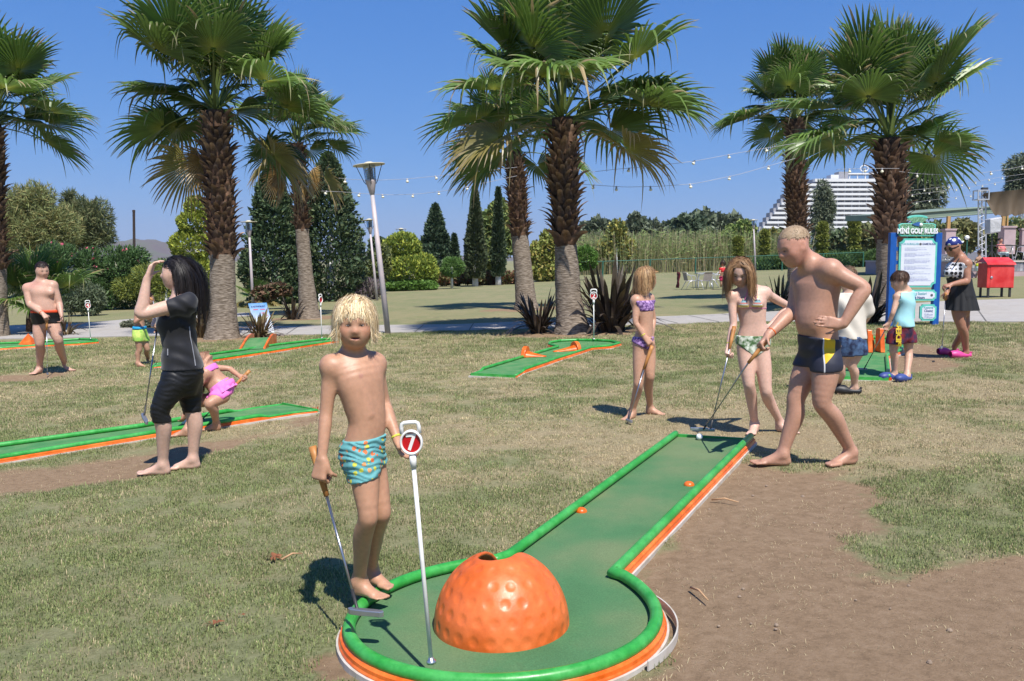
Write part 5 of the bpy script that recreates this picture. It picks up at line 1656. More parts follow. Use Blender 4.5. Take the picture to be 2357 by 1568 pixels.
# ================================================================ green wire fence in front of the reeds
fy = depth_of(1500, 637)
m_fgreen = mat('fence_green', lin((44, 96, 78)), rough=.5, var=.08)
fx0, fx1 = at(1275, 640, fy)[0], at(2010, 610, fy + 6)[0]
fence = thing('wire_fence', 'green wire mesh fence before the reeds', 'fence', on(fx0, fy))
npst = 8; FX = np.linspace(fx0, fx1, npst); FY = np.linspace(fy, fy + 8, npst)
for x, y in zip(FX, FY):
    mb = MB(); mb.tube([on(x, y, -.1), on(x, y, 1.22)], .05, 8); mb.build('post', m_fgreen, fence)
for x0, y0, x1, y1 in zip(FX[:-1], FY[:-1], FX[1:], FY[1:]):
    mb = MB(); mb.tube([on(x0, y0, 1.18), on(x1, y1, 1.18)], .03, 6); mb.build('rail', m_fgreen, fence)
    mb = MB(); L = math.hypot(x1 - x0, y1 - y0); d = np.array([x1 - x0, y1 - y0]) / L
    for t in np.arange(0, L, .3):                       # chain-link: crossing diagonals
        for s in (1, -1):
            t1 = t + s * 1.1
            if 0 <= t1 <= L: mb.tube([on(*(np.array([x0, y0]) + d * t), .03), on(*(np.array([x0, y0]) + d * t1), 1.15)], .004, 3, caps=False)
    tag(mb.build('mesh_panel', m_fgreen, fence), kind='stuff')

# ================================================================ white hotel on the far shore
YH = 560.0; kh = YH / FOC
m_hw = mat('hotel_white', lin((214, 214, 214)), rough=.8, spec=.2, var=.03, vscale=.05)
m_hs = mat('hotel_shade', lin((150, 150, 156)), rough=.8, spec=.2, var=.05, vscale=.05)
m_hg = mat('hotel_glass', (.035, .04, .05), rough=.15, spec=.6, var=.2, vscale=.08)
hx = lambda u: (u - IW / 2) * kh
hz = lambda v: (HORIZ - v) * kh + CAMH
hotel = thing('hotel', 'white terraced hotel block far behind the palms', 'building', (hx(1900), YH, 0))
fl_h = 10.6 * kh
_wm = {}
for i in range(12):
    v0 = 415.5 + 10.6 * i
    ul = 1864 if i == 0 else 1822 - 8 * (i - 1); ur = 2068
    zt, zb = hz(v0), hz(v0 + 10.6)
    par = .50 if i else .62
    mb = MB(); mb.box((hx((ul + ur) / 2), YH - 1.2, zt - fl_h * par / 2), ((ur - ul) * kh, 3.4, fl_h * par)); mb.build('balcony', m_hw, hotel)
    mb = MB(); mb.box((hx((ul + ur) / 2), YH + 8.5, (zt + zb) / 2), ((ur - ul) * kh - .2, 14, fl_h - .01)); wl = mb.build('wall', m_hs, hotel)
    mb = MB(); mb.box((hx((ul + ur) / 2), YH - 2.6, zb + .9), ((ur - ul) * kh, .12, .12)); mb.build('railing', m_hs, hotel)
    nw = int((ur - ul) / 16.6)
    for j in range(nw):
        uc = ur - 8.3 - 16.6 * j
        if 'w' not in _wm:
            q = MB(); q.box((0, 0, 0), (2.9, .3, fl_h * .44)); _wm['w'] = mesh_np('window', np.concatenate(q.V), np.concatenate(q.Q), None, False, [m_hg])
            q = MB(); q.box((0, 0, 0), (.28, 3.0, fl_h * .48)); _wm['f'] = mesh_np('divider', np.concatenate(q.V), np.concatenate(q.Q), None, False, [m_hw])
        o = obj('window', _wm['w'], hotel); o.location = (hx(uc + rng.uniform(-1.0, 1.0)) - hx(1900), 1.42, zb + fl_h * .24)
        o.scale = (rng.uniform(.7, 1.1), 1, 1)
        o = obj('divider', _wm['f'], hotel); o.location = (hx(uc + 8.3) - hx(1900), .0, zb + fl_h * .25)
    # stepped end: a small roofed bay on every terrace
    if i > 1:
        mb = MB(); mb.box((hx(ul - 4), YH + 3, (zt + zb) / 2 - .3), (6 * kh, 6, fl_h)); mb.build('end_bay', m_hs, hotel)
for u0, u1, v0, v1 in ((1924, 1946, 398, 415), (1946, 2004, 401, 404), (2004, 2040, 396, 414), (1906, 1924, 405, 415)):
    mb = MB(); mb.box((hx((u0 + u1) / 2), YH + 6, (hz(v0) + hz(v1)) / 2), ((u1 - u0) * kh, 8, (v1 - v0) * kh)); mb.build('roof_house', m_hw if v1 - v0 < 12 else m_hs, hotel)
mb = MB()
for u in (1950, 1968, 1986): mb.box((hx(u), YH + 3, hz(409)), (.6, .6, 10 * kh))
mb.build('roof_frame', m_hw, hotel)
mb = MB(); mb.tube([(hx(1990 + 9 * math.cos(t)), YH + 8, hz(389 + 7 * math.sin(t))) for t in np.linspace(0, 6.28, 20)], .35, 5); mb.build('dish', m_hw, hotel)
tag(hotel)
# long low roof left of the hotel
mb = MB(); yl = 420.0; kl = yl / FOC
mb.box(((1745 - IW / 2) * kl, yl, (600 - 542) * kl), (60 * kl, 10, 8 * kl))
solo(mb, 'long_building', mat('brick_red', lin((150, 96, 84)), rough=.9, var=.1, vscale=.1), 'low reddish building left of the hotel', 'building', ((1745 - IW / 2) * kl, yl, 0))

# ================================================================ terrace and pavilion on the right
YT = 40.0; kt = YT / FOC / _c * 1.0
m_mauve = mat('mauve_render', lin((168, 148, 150)), rough=.85, var=.06, vscale=2)
m_wood = mat('ochre_wood', lin((170, 134, 84)), rough=.7, var=.15, vscale=3, stretch=(6, 6, 1))
m_canv = mat('sage_canvas', lin((132, 148, 132)), rough=.8, var=.05, vscale=1, translucent=.2)
m_tarp = mat('brown_tarp', lin((96, 82, 64)), rough=.75, var=.14, vscale=1.2, translucent=.15)
m_alu = mat('aluminium', (.62, .62, .63), rough=.35, metal=.6, var=.05)
terr = thing('terrace', 'raised terrace with a tiled face at the right edge', 'terrace', on(at(2300, 625, YT)[0], YT))
xa, xb = at(2236, 620, YT)[0], at(2520, 620, YT)[0]; zt_ = at(2300, 603, YT)[2]; zb_ = on(xa, YT)[2] - .3
mb = MB(); mb.box(((xa + xb) / 2, YT + 6, (zt_ + zb_) / 2), (xb - xa, 12, zt_ - zb_)); mb.build('platform', m_mauve, terr)
mb = MB(); mb.box(((xa + xb) / 2, YT + 5.97, zt_ + .03), (xb - xa + .1, 12.1, .06)); mb.build('coping', mat('pale_stone', lin((200, 190, 184)), rough=.8, var=.05), terr)
_tl = {}
for c_, cc in (('a', lin((118, 118, 126))), ('b', lin((158, 156, 160)))):
    q = MB(); q.box((0, 0, 0), (.125, .012, .125)); _tl[c_] = mesh_np('tile', np.concatenate(q.V), np.concatenate(q.Q), None, False, [mat('tile_' + c_, cc, rough=.4, var=.1, inst=True)])
nt = int((at(2372, 620, YT)[0] - xa) / .135)
for i in range(nt):
    for j in range(3):
        o = obj('tile', _tl['ab'[(i * 7 + j * 3 + int(rng.integers(2))) % 2]], terr); o.location = (xa + .07 + .135 * i - terr.location[0], -.006, zt_ - .075 - .135 * j - terr.location[2])
pav = thing('pavilion', 'sage green canvas pavilion on wooden posts', 'pavilion', on(at(2240, 600, YT + 7)[0], YT + 7))
yp_ = YT + 7; V = []
for u, v in ((2060, 507), (2300, 488)): V.append(at(u, v, yp_))
for u, v in ((2060, 493), (2300, 474)): V.append(at(u, v, yp_))
V = [np.array(v) for v in V]; back = np.array([0, 7.0, .25])
mb = MB(); mb.add([V[0], V[1], V[3], V[2], V[2] + back, V[3] + back, V[0] + back, V[1] + back], Q=[(0, 1, 2, 3), (3, 2, 5, 4), (0, 6, 7, 1), (0, 3, 4, 6), (1, 7, 5, 2)]); mb.build('canopy', m_canv, pav)
for a_, b_ in ((V[0], V[1]), (V[2], V[3])):
    mb = MB(); mb.tube([a_ + [0, -.05, -.03], b_ + [0, -.05, -.03]], .04, 6); mb.build('edge_beam', m_canv, pav)
for u, v0, v1, w, mm, nm in ((2183, 498, 528, 7, m_wood, 'post'), (2309, 494, 520, 7, m_wood, 'post'), (2319, 494, 520, 3, m_wood, 'post'), (2183, 527, 585, 22, m_mauve, 'pillar'), (2317, 521, 585, 26, m_mauve, 'pillar'), (2355, 526, 580, 12, m_mauve, 'pillar')):
    p0, p1 = at(u, v1, yp_ - .5), at(u, v0, yp_ - .5); mb = MB(); ww = w * yp_ / FOC
    mb.box((p0 + p1) / 2, (ww, ww, p1[2] - p0[2]))
    if nm == 'pillar': mb.box(p1 - [0, 0, .04], (ww * 1.2, ww * 1.2, .09))
    mb.build(nm, mm, pav)
# lighting truss with a hanging tarpaulin
tr = thing('lighting_truss', 'grey aluminium truss tower carrying a brown tarpaulin', 'truss', on(at(2261, 600, YT + 2)[0], YT + 2))
yq = YT + 2
for u in (2252, 2260, 2269):
    mb = MB(); mb.tube([at(u, 595, yq + (u == 2260) * .35), at(u, 440, yq + (u == 2260) * .35)], .035, 6); mb.build('chord', m_alu, tr)
mb = MB()
for i, v in enumerate(np.arange(590, 445, -8)):
    a_, b_ = (2252, 2269) if i % 2 else (2269, 2252); mb.tube([at(a_, v, yq), at(b_, v - 8, yq)], .015, 4)
mb.build('brace', m_alu, tr)
mb = MB(); p = at(2258, 450, yq); mb.box(p + [0, 0, .22], (.55, .5, .05)); mb.box(p - [0, 0, .2], (.55, .5, .05))
for sx in (-1, 1):
    for sy in (-1, 1): mb.box(p + [sx * .25, sy * .22, 0], (.05, .05, .42))
mb.build('head', m_alu, tr)
mb = MB(); mb.box(at(2266, 435, yq), (.25, .2, .12)); mb.build('winch', m_dark, tr)
mb = MB(); nu, nv = 40, 12; V = []
for j in range(nv):
    f = j / (nv - 1)
    for i in range(nu):
        g = i / (nu - 1); u = 2267 + 210 * g
        vt = 444 - 20 * g; vb = np.interp(g, [0, .06, .12, .5, 1], [452, 488, 497, 494, 492])
        p = at(u, vt + (vb - vt) * f, yq - .2); p[1] += .22 * math.sin(g * 34 + 2.2 * f) * f * (1 - .4 * f) + .5 * f * (1 - f)
        p[2] += .05 * math.sin(g * 50) * f
        V.append(p)
mb.add(V, Q=[(j * nu + i, j * nu + i + 1, (j + 1) * nu + i + 1, (j + 1) * nu + i) for j in range(nv - 1) for i in range(nu - 1)]); mb.build('tarpaulin', m_tarp, tr, smooth=True)
# covered loudspeaker on a tripod
sp = thing('loudspeaker', 'loudspeaker under a grey cover on a black tripod', 'loudspeaker', at(2283, 590, YT + 1))
p = at(2285.5, 519.5, YT + 1); mb = MB(); ky = (YT + 1) / FOC
mb.add([p + np.array([sx * 14 * ky * (1 - .12 * (sz < 0)), sy * .25, sz * 17 * ky + .05 * sx]) for sz in (-1, 1) for sy in (-1, 1) for sx in (-1, 1)], Q=[(0, 2, 3, 1), (4, 5, 7, 6), (0, 1, 5, 4), (2, 6, 7, 3), (0, 4, 6, 2), (1, 3, 7, 5)])
mb.build('cover', mat('grey_cover', lin((176, 176, 178)), rough=.7, var=.12, vscale=3, bump=.05, bscale=5), sp, bevel=.05)
mb = MB(); mb.tube([at(2283, 537, YT + 1), at(2283, 590, YT + 1)], .03, 6); mb.build('pole', m_dark, sp)
for du in (-12, 12, 2):
    mb = MB(); mb.tube([at(2283, 575, YT + 1), at(2283 + du, 596, YT + 1 + (du == 2) * .4)], .02, 5); mb.build('leg', m_dark, sp)
# globe lamp
gl = thing('globe_lamp', 'small white globe lamp behind the bandana woman', 'lamp', on(at(2226, 590, 44)[0], 44))
mb = MB(); mb.tube([on(at(2226, 590, 44)[0], 44), at(2226, 551, 44)], .03, 6); mb.build('pole', m_fgreen, gl)
mb = MB(); t = np.linspace(-1.5, 1.5, 10); mb.lathe(at(2226, 547, 44), [(.11 * math.cos(k), .11 * math.sin(k)) for k in t], 16); mb.build('globe', m_ball, gl, smooth=True)


# ---------------------------------------------------------------- garden furniture
m_black = mat('black_wood', (.025, .022, .02), rough=.5, var=.15)
m_web = mat('chair_web', lin((150, 142, 138)), rough=.7, var=.1)


def chair(p, rz, s, label, web=None, group='aluminium garden chairs'):
    th = thing('garden_chair', label, 'chair', p, group); p = np.asarray(p)
    cr, sr = math.cos(rz), math.sin(rz)
    T = lambda x, y, z: p + s * np.array([x * cr - y * sr, x * sr + y * cr, z])
    for sx in (-1, 1):
        mb = MB(); mb.tube([T(.27 * sx, .30, 0), T(.26 * sx, .22, .42), T(.26 * sx, .18, .62), T(.26 * sx, .08, .67), T(.25 * sx, -.2, .70), T(.22 * sx, -.3, .80)], .016 * s, 6); mb.build('frame', m_alu, th, smooth=True)
        mb = MB(); mb.tube([T(.26 * sx, -.32, 0), T(.24 * sx, -.1, .40), T(.24 * sx, .22, .44)], .016 * s, 6); mb.build('leg', m_alu, th, smooth=True)
    mb = MB(); mb.add([T(-.24, .24, .43), T(.24, .24, .43), T(.24, -.2, .41), T(-.24, -.2, .41)], Q=[(0, 3, 2, 1)]); mb.tube([T(-.24, .24, .43), T(.24, .24, .43)], .015 * s, 6); mb.build('seat', web or m_web, th)
    mb = MB(); mb.add([T(-.23, -.2, .43), T(.23, -.2, .43), T(.22, -.3, .80), T(-.22, -.3, .80)], Q=[(0, 1, 2, 3)]); mb.tube([T(-.22, -.3, .80), T(-.1, -.32, .83), T(.1, -.32, .83), T(.22, -.3, .80)], .016 * s, 6); mb.build('backrest', web or m_web, th)
    return th


def table(p, w, d, h, label, m, leg=m_alu):
    th = thing('garden_table', label, 'table', p, 'garden tables'); p = np.asarray(p)
    mb = MB(); mb.box(p + [0, 0, h], (w, d, .035)); mb.build('table_top', m, th)
    for sx in (-1, 1):
        for sy in (-1, 1):
            mb = MB(); mb.tube([p + [sx * w * .45, sy * d * .42, 0], p + [sx * w * .38, sy * d * .36, h]], .02, 6); mb.build('leg', leg, th)


_p = lambda u, v: G(u, v)
ch1 = chair(_p(1588, 667), -1.35, .88, 'garden chair with a dark red towel over its back, left of the far table')
chair(_p(1622, 667), .35, .88, 'garden chair in front of the far metal table')
chair(_p(1640, 664), 1.3, .88, 'garden chair right of the far metal table')
chair(_p(1652, 663), 1.55, .84, 'rightmost garden chair beside the girl in red')
table(_p(1620, 662), .7, .7, .62, 'small metal table between the far garden chairs', m_alu)
tb = _p(1581, 666); mb = MB(); V = []
for j in range(8):
    for i in range(6):
        f = j / 7; V.append(tb + np.array([-.36 + .035 * math.sin(i * 2.1 + j) - .04 * f, -.22 + .09 * i, .72 - .66 * f]))
mb.add(V, Q=[(j * 6 + i, j * 6 + i + 1, (j + 1) * 6 + i + 1, (j + 1) * 6 + i) for j in range(7) for i in range(5)])
ot = solo(mb, 'towel', mat('dark_red_cloth', lin((96, 30, 40)), rough=.95, var=.25, vscale=12), 'dark red towel hanging down from the left garden chair', 'towel', tb, smooth=True)
md_ = ot.modifiers.new('thick', 'SOLIDIFY'); md_.thickness = .02
chair(_p(2033, 609), -.9, .95, 'garden chair beside the black table behind the rules board')
table(_p(2012, 607), 1.0, .8, .75, 'black garden table left of the rules board', m_black, m_black)
chair(_p(2177, 605), .5, .95, 'white garden chair behind the bandana woman')
chair(_p(2216, 602), -.6, .95, 'garden chair behind the shoulder of the bandana woman')
table(np.array([at(2335, 600, YT + 3)[0], YT + 3, zt_ + .06]), 2.6, .9, .72, 'black table on the terrace at the right edge', m_black, m_black)
table(_p(2196, 600), 1.4, .8, .72, 'black garden table behind the bandana woman', m_black, m_black)
chair(np.array([at(2322, 600, YT + 4)[0], YT + 4.2, zt_ + .06]), 2.6, .95, 'chair at the terrace table, behind the red box')
chair(np.array([at(2352, 600, YT + 2)[0], YT + 1.8, zt_ + .06]), .4, .95, 'chair at the terrace table by the right edge')

# ================================================================ people
def m_skin():
    return mat('skin', attr='Col', rough=.46, spec=.4, var=.05, vscale=55, sss=.10, bump=.00015, bscale=260)


Z3 = np.array([0, 0, 1.0])


def yawdir(deg):
    a = R(deg); return np.array([math.sin(a), -math.cos(a), 0]), np.array([math.cos(a), math.sin(a), 0])


class Person:
    def __init__(self, label, y, hvox, lo_uv, hi_uv, pad=.30, name='person', skin=(.46, .27, .19), group=None):
        self.y, self.h, self.skin = y, hvox, np.array(skin) * [1.0, .95, .89]
        a, b = at(*lo_uv, y), at(*hi_uv, y)
        lo = np.minimum(a, b) - [.06, pad, .06]; hi = np.maximum(a, b) + [.06, pad, .06]
        self.T = Field(lo, hi, hvox); self.A = self.T.like(); self.H = self.T.like()
        self.base = on((lo[0] + hi[0]) / 2, y)
        self.th = thing(name, label, 'person', self.base, group)
        self.spots = []
        self.k = y / FOC

    def J(self, u, v, dy=0.0): return at(u, v, self.y + dy)

    # ------------------------------------------------ torso
    def torso(self, st, k=.03):
        """st: [(point, yaw degrees, half width, depth front, depth back)] from crotch to neck base"""
        S = []
        for p, yw, w, df, db in st:
            f, r = yawdir(yw); S.append((p, r, f, w, df, db))
        # densify for smooth width changes
        D = []
        n = len(S); t = np.linspace(0, n - 1, (n - 1) * 3 + 1)
        ar = np.array([np.concatenate([s[0], s[1], s[2], s[3:6]]) for s in S])
        for q in t:
            i = min(int(q), n - 2); f = q - i
            p0, p1, p2, p3 = ar[max(i - 1, 0)], ar[i], ar[i + 1], ar[min(i + 2, n - 1)]
            v = .5 * (2 * p1 + (p2 - p0) * f + (2 * p0 - 5 * p1 + 4 * p2 - p3) * f * f + (3 * p1 - p0 - 3 * p2 + p3) * f ** 3)
            D.append((v[:3], unit(v[3:6]), unit(v[6:9]), v[9], v[10], v[11]))
        self.T.loft(D, k); return self

    def shoulder(self, neck, sh, r0, r1, k=.05):
        self.T.cone(neck, sh, r0, r1, k)

    def arm(self, sh, el, wr, rad, k=.015):
        r0, r1, r2, r3, r4 = rad
        self.A.chain([(sh, r0), (sh * .5 + el * .5, r1), (el, r2), (el * .68 + wr * .32, r3), (wr, r4)], .012)
        # shoulder joint also belongs to the torso blend
        self.T.ell(sh, (r0 * 1.05,) * 3, .05)

    def leg(self, hip, kn, an, rad, back, k=.02):
        r0, r1, r2, r3, r4 = rad
        back = np.asarray(back)
        self.T.chain([(hip, r0), (hip * .55 + kn * .45 - back * r1 * .10, r1), (kn - back * r2 * .08, r2), (kn * .70 + an * .30 + back * r3 * .26, r3), (kn * .36 + an * .64 + back * r3 * .12, r3 * .45 + r4 * .55), (an, r4)], .035)
        self.T.ell(kn - back * r2 * .34, (r2 * .58, r2 * .58, r2 * .72), .03)

    def foot(self, heel, yaw, L, an_h, r_an, toes=True, zlift=0.0):
        """heel: contact point on the ground; returns the ankle joint"""
        f, r = yawdir(yaw); L = float(L); w = L * .19
        heel = np.asarray(heel, float) + [0, 0, zlift]
        an = heel + f * L * .14 + Z3 * an_h
        F = self.T
        F.ell(heel + f * L * .06 + Z3 * L * .115, (L * .13, L * .14, L * .125), .02, np.array([r, f, Z3]))
        F.cone(an - Z3 * an_h * .25, heel + f * L * .60 + Z3 * L * .10, r_an * .98, L * .085, .03, flat=(r, 1.35))
        F.cone(heel + f * L * .15 + Z3 * L * .07, heel + f * L * .68 + Z3 * L * .07, L * .085, L * .075, .02, flat=(r, 1.7))
        F.cone(an - r * r_an * .55 - Z3 * r_an * .2, an + r * r_an * .55 - Z3 * r_an * .2, r_an * .62, r_an * .62, .012)
        if toes:
            for i, (o, l, tr) in enumerate(((-.155, .30, .058), (-.065, .31, .044), (.015, .285, .041), (.085, .25, .038), (.148, .20, .036))):
                sgn = getattr(self, 'toe_sgn', 1)
                b = heel + f * L * (.68 + .02) + r * sgn * o * L + Z3 * L * .055
                F.cone(b - f * L * .08, b + f * L * (l - .06) - Z3 * L * .012, tr * L, tr * L * .92, .006 if L > .15 else .004)
        return an

    # ------------------------------------------------ hand
    def hand(self, wr, d, n, size, curl=(35, 40, 25), thumb=1, spread=.0, tcurl=(25, 20), tout=42, fk=1.0, op=None):
        """d: wrist to knuckles, n: palm normal (fingers curl towards it), thumb=+-1 side"""
        d = unit(d); n = np.asarray(n, float); n = unit(n - d * (n @ d)); s = np.cross(d, n) * thumb
        F = self.A; L = size; w = L * .21
        kn = wr + d * L * .50
        for o in (-.7, -.2, .3, .75):
            F.cone(wr + d * L * .06 + s * o * w * .55, kn + s * o * w, L * .085, L * .078, .012)
        F.ell(wr + d * L * .2 + s * w * .6 + n * L * .05, (L * .10, L * .17, L * .09), .015, np.array([s, d, n]))
        for i, (o, l) in enumerate(((.80, .46), (.27, .51), (-.27, .47), (-.78, .37))):
            p = kn + s * o * w; a = 0; rr = L * (.052 if i < 3 else .046)
            for j, (seg, c) in enumerate(zip((.46, .30, .24), curl)):
                a += R(c) * (1 + .05 * i)
                dd = unit(d * math.cos(a) + n * math.sin(a) + s * spread * (1.2 - i * .8) * .3)
                q = p + dd * L * l * seg
                F.cone(p, q, rr, rr * .93, .0045); p = q; rr *= .93
        p = wr + d * L * .16 + s * w * .85 + n * L * .03; a = R(tout); c = 0
        for seg, tc in zip((.24, .22), (0, tcurl[1])):
            c += R(tc) + R(tcurl[0]) * .5
            dd = unit(d * math.cos(a) * math.cos(c) + s * math.sin(a) * math.cos(c) + n * math.sin(c)); q = p + dd * L * seg
            F.cone(p, q, L * .06, L * .05, .006); p = q; a *= .55

    # ------------------------------------------------ head
    def head(self, c, hs, yaw, pitch=0, roll=0, neck=None, rneck=.05, child=0.0, nose=1.0, smile=0, male=0.0, ears=True, openm=False, detail=True):
        f0, r0 = yawdir(yaw); p = R(pitch)
        f = f0 * math.cos(p) - Z3 * math.sin(p); u = Z3 * math.cos(p) + f0 * math.sin(p); r = r0
        q = R(roll); r, u = r * math.cos(q) + u * math.sin(q), u * math.cos(q) - r * math.sin(q)
        self.hf = (np.asarray(c), r, f, u, hs)
        P = lambda x, y, z: c + hs * (x * r + y * f + z * u)
        M = np.array([r, f, u]); F = self.H; E = lambda pos, rad, k=.02, op='add': F.ell(P(*pos), np.array(rad) * hs, k * hs * 5, M, op)
        C = lambda a, b, ra, rb, k=.02, op='add': F.cone(P(*a), P(*b), ra * hs, rb * hs, k * hs * 5, op)
        ch = child
        E((0, -.07, .13), (.345 + .01 * ch, .425, .365), .02)                    # skull
        E((0, .10, -.08), (.272, .285, .34 - .03 * ch), .05)                    # face
        E((0, .19, -.355 + .03 * ch), (.15, .15, .135), .05)                     # chin
        for s in (-1, 1):
            C((s * .21, -.03, -.14), (s * .10, .17, -.36 + .03 * ch), .08, .075, .05)   # jaw
            E((s * .155, .235, -.115 - .01 * ch), (.115, .10, .11), .04)         # cheek
            if detail:
                E((s * .14, .405, .01), (.085, .06, .055), .018, 'sub')          # eye socket
                E((s * .14, .315, .005), (.078, .066, .062), .008)               # lids over the eyeball
                C((s * .06, .375, .085), (s * .21, .315, .085), .028, .022, .015)  # brow
        C((0, .345, .06), (0, .345 + .085 * nose, -.10), .038, .052, .02)        # nose
        E((0, .385 + .065 * nose, -.115), (.055, .055, .05), .012)
        for s in (-1, 1): E((s * .052, .37 + .03 * nose, -.125), (.038, .045, .034), .012)
        if detail:
            E((0, .345, -.225), (.115, .05, .05), .02)
            C((-.085, .335, -.232 + .012 * smile), (0, .372, -.232), .022, .028, .006); C((.085, .335, -.232 + .012 * smile), (0, .372, -.232), .022, .028, .006)
            C((-.07, .338, -.285 + .01 * smile), (.07, .338, -.285 + .01 * smile), .026, .026, .008)
            if openm:
                E((0, .385, -.256), (.088, .06, .016), .004, 'sub')
                for s in (-1, 1): E((s * .085, .36, -.246), (.03, .05, .012), .004, 'sub')
            else: E((0, .40, -.256), (.10, .03, .007), .003, 'sub')
        if ears:
            for s in (-1, 1):
                E((s * .352, -.045, -.02), (.035, .085, .125), .012); E((s * .385, -.03, -.01), (.02, .045, .075), .006, 'sub')
        if neck is not None:
            F.cone(P(0, -.10, -.20), neck, rneck * .95, rneck * 1.06, .035)
        sk = self.skin
        self.spots += [(P(0, .37, -.258), (.11 * hs, .06 * hs, .055 * hs), M, np.array([.46, .15, .13]), .75), (P(0, .385, -.256), (.085 * hs, .05 * hs, .017 * hs), M, np.array([.13, .03, .03]), .9 if openm else .5)]
        for s in (-1, 1):
            self.spots.append((P(s * .165, .28, -.12), (.14 * hs,) * 3, M, sk * [1.05, .72, .68], .45))
            self.spots.append((P(s * .14, .37, .10), (.10 * hs, .07 * hs, .022 * hs), M, np.array(getattr(self, 'brow', (.16, .10, .06))), .75))
            self.spots.append((P(s * .14, .40, .008), (.072 * hs, .05 * hs, .026 * hs), M, np.array([.035, .025, .022]), .95))  # dark eye slits, the shadow over the eyes put into the skin colour
        if detail:
            for s in (-1, 1):
                V, Q, mi = [], [], []
                for q, (cy, rad) in enumerate(((.353, (.055, .032, .021)), (.362, (.028, .031, .023)))):
                    t, a = np.meshgrid(np.linspace(-1.5, 1.5, 9), np.linspace(0, 6.283, 14, endpoint=False), indexing='ij')
                    d = np.stack([np.cos(t) * np.cos(a), np.sin(t), np.cos(t) * np.sin(a)], -1).reshape(-1, 3) * rad + [s * .132, cy, .0]
                    V.append(c + hs * (d @ M)); i, j = np.meshgrid(np.arange(8), np.arange(14), indexing='ij'); k0 = q * 126; A_ = k0 + i * 14 + j; B_ = k0 + i * 14 + (j + 1) % 14
                    Q.append(np.stack([A_, B_, B_ + 14, A_ + 14], -1).reshape(-1, 4)); mi += [q] * 112
                obj('eye', mesh_np('eye', np.concatenate(V) - self.base, np.concatenate(Q), None, True, [mat('eye_white', (.42, .38, .36), rough=.25, var=.02), mat('eye_iris', (.035, .025, .02), rough=.15, var=.02)], mi), self.th)
        self.spots.append((P(0, .45, -.12), (.08 * hs,) * 3, M, sk * [1.08, .8, .76], .4))
        return P

    # ------------------------------------------------ finish
    def full(self):
        a, b = self.T.F, self.A.F; k = .018
        t = np.clip(.5 + .5 * (a - b) / k, 0, 1); f = a * (1 - t) + b * t - k * t * (1 - t)
        b = self.H.F; k = .03
        t = np.clip(.5 + .5 * (f - b) / k, 0, 1); return f * (1 - t) + b * t - k * t * (1 - t)

    def body(self):
        F = self.full(); self.F = F
        V, Q = surface_nets(F, self.T.lo, self.h)
        V = relax(V, Q, 2, .55)
        C = np.tile(self.skin, (len(V), 1))
        for p, rad, M, col, amt in self.spots:
            q = (V - p) @ np.asarray(M).T / np.asarray(rad)
            w = amt * np.clip(1.35 - (q ** 2).sum(1), 0, 1) ** .8
            C = C * (1 - w[:, None]) + np.asarray(col) * w[:, None]
        me = mesh_np('body', V - self.base, Q, None, True, [m_skin()]); vcol(me, C)
        self.bo = obj('body', me, self.th)
        return self.bo

    def garment(self, name, m, thick, region, src=None, label=None, wrinkle=0.0, wdir=(0, 0, 1), wfreq=60, zr=None, smooth=2):
        """region(X) <= 0 inside; cloth = offset body skin cut by the region; zr limits the heights that are evaluated"""
        lo, hi = self.T.lo - 1, self.T.lo + 50
        if zr: lo, hi = np.array([lo[0], lo[1], zr[0]]), np.array([hi[0], hi[1], zr[1]])
        sl, X = self.T.grid(lo, hi)
        F = (self.T.F if src is None else src)[sl]
        th = thick if np.isscalar(thick) else thick(X)
        G_ = F - th
        if wrinkle:
            s = X @ np.asarray(wdir, np.float32); o = X @ np.array([.83, .41, .2], np.float32)
            G_ = G_ - wrinkle * np.sin(s * wfreq + 2.2 * np.sin(o * wfreq * .23) + 1.3 * np.sin(o * wfreq * .11 + s * wfreq * .3)) * .5
        Fg = np.maximum(G_, region(X)).astype(np.float32)
        org = np.array([self.T.ax[i][sl[i]][0] for i in range(3)], float)
        Fg = np.pad(Fg, 1, constant_values=1.0); org = org - self.h
        V, Q = surface_nets(Fg, org, self.h)
        if not len(V): return None
        V = relax(V, Q, smooth)
        me = mesh_np(name, V - self.base, Q, None, True, [m])
        o = obj(name, me, self.th)
        if label: o['label'] = label
        return o


def relax(V, Q, n, w=.5):
    E = np.concatenate([Q[:, [0, 1]], Q[:, [1, 2]], Q[:, [2, 3]], Q[:, [3, 0]]])
    N_ = len(V); cn = np.maximum(np.bincount(E[:, 0], minlength=N_), 1)[:, None]
    for it in range(n):
        acc = np.stack([np.bincount(E[:, 0], V[E[:, 1], i], N_) for i in range(3)], 1)
        V = V * (1 - w) + w * acc / cn
    return V


def plane(p, n):
    """signed distance, positive on the side n points to"""
    p, n = np.asarray(p), unit(n)
    return lambda X: (X - p) @ n


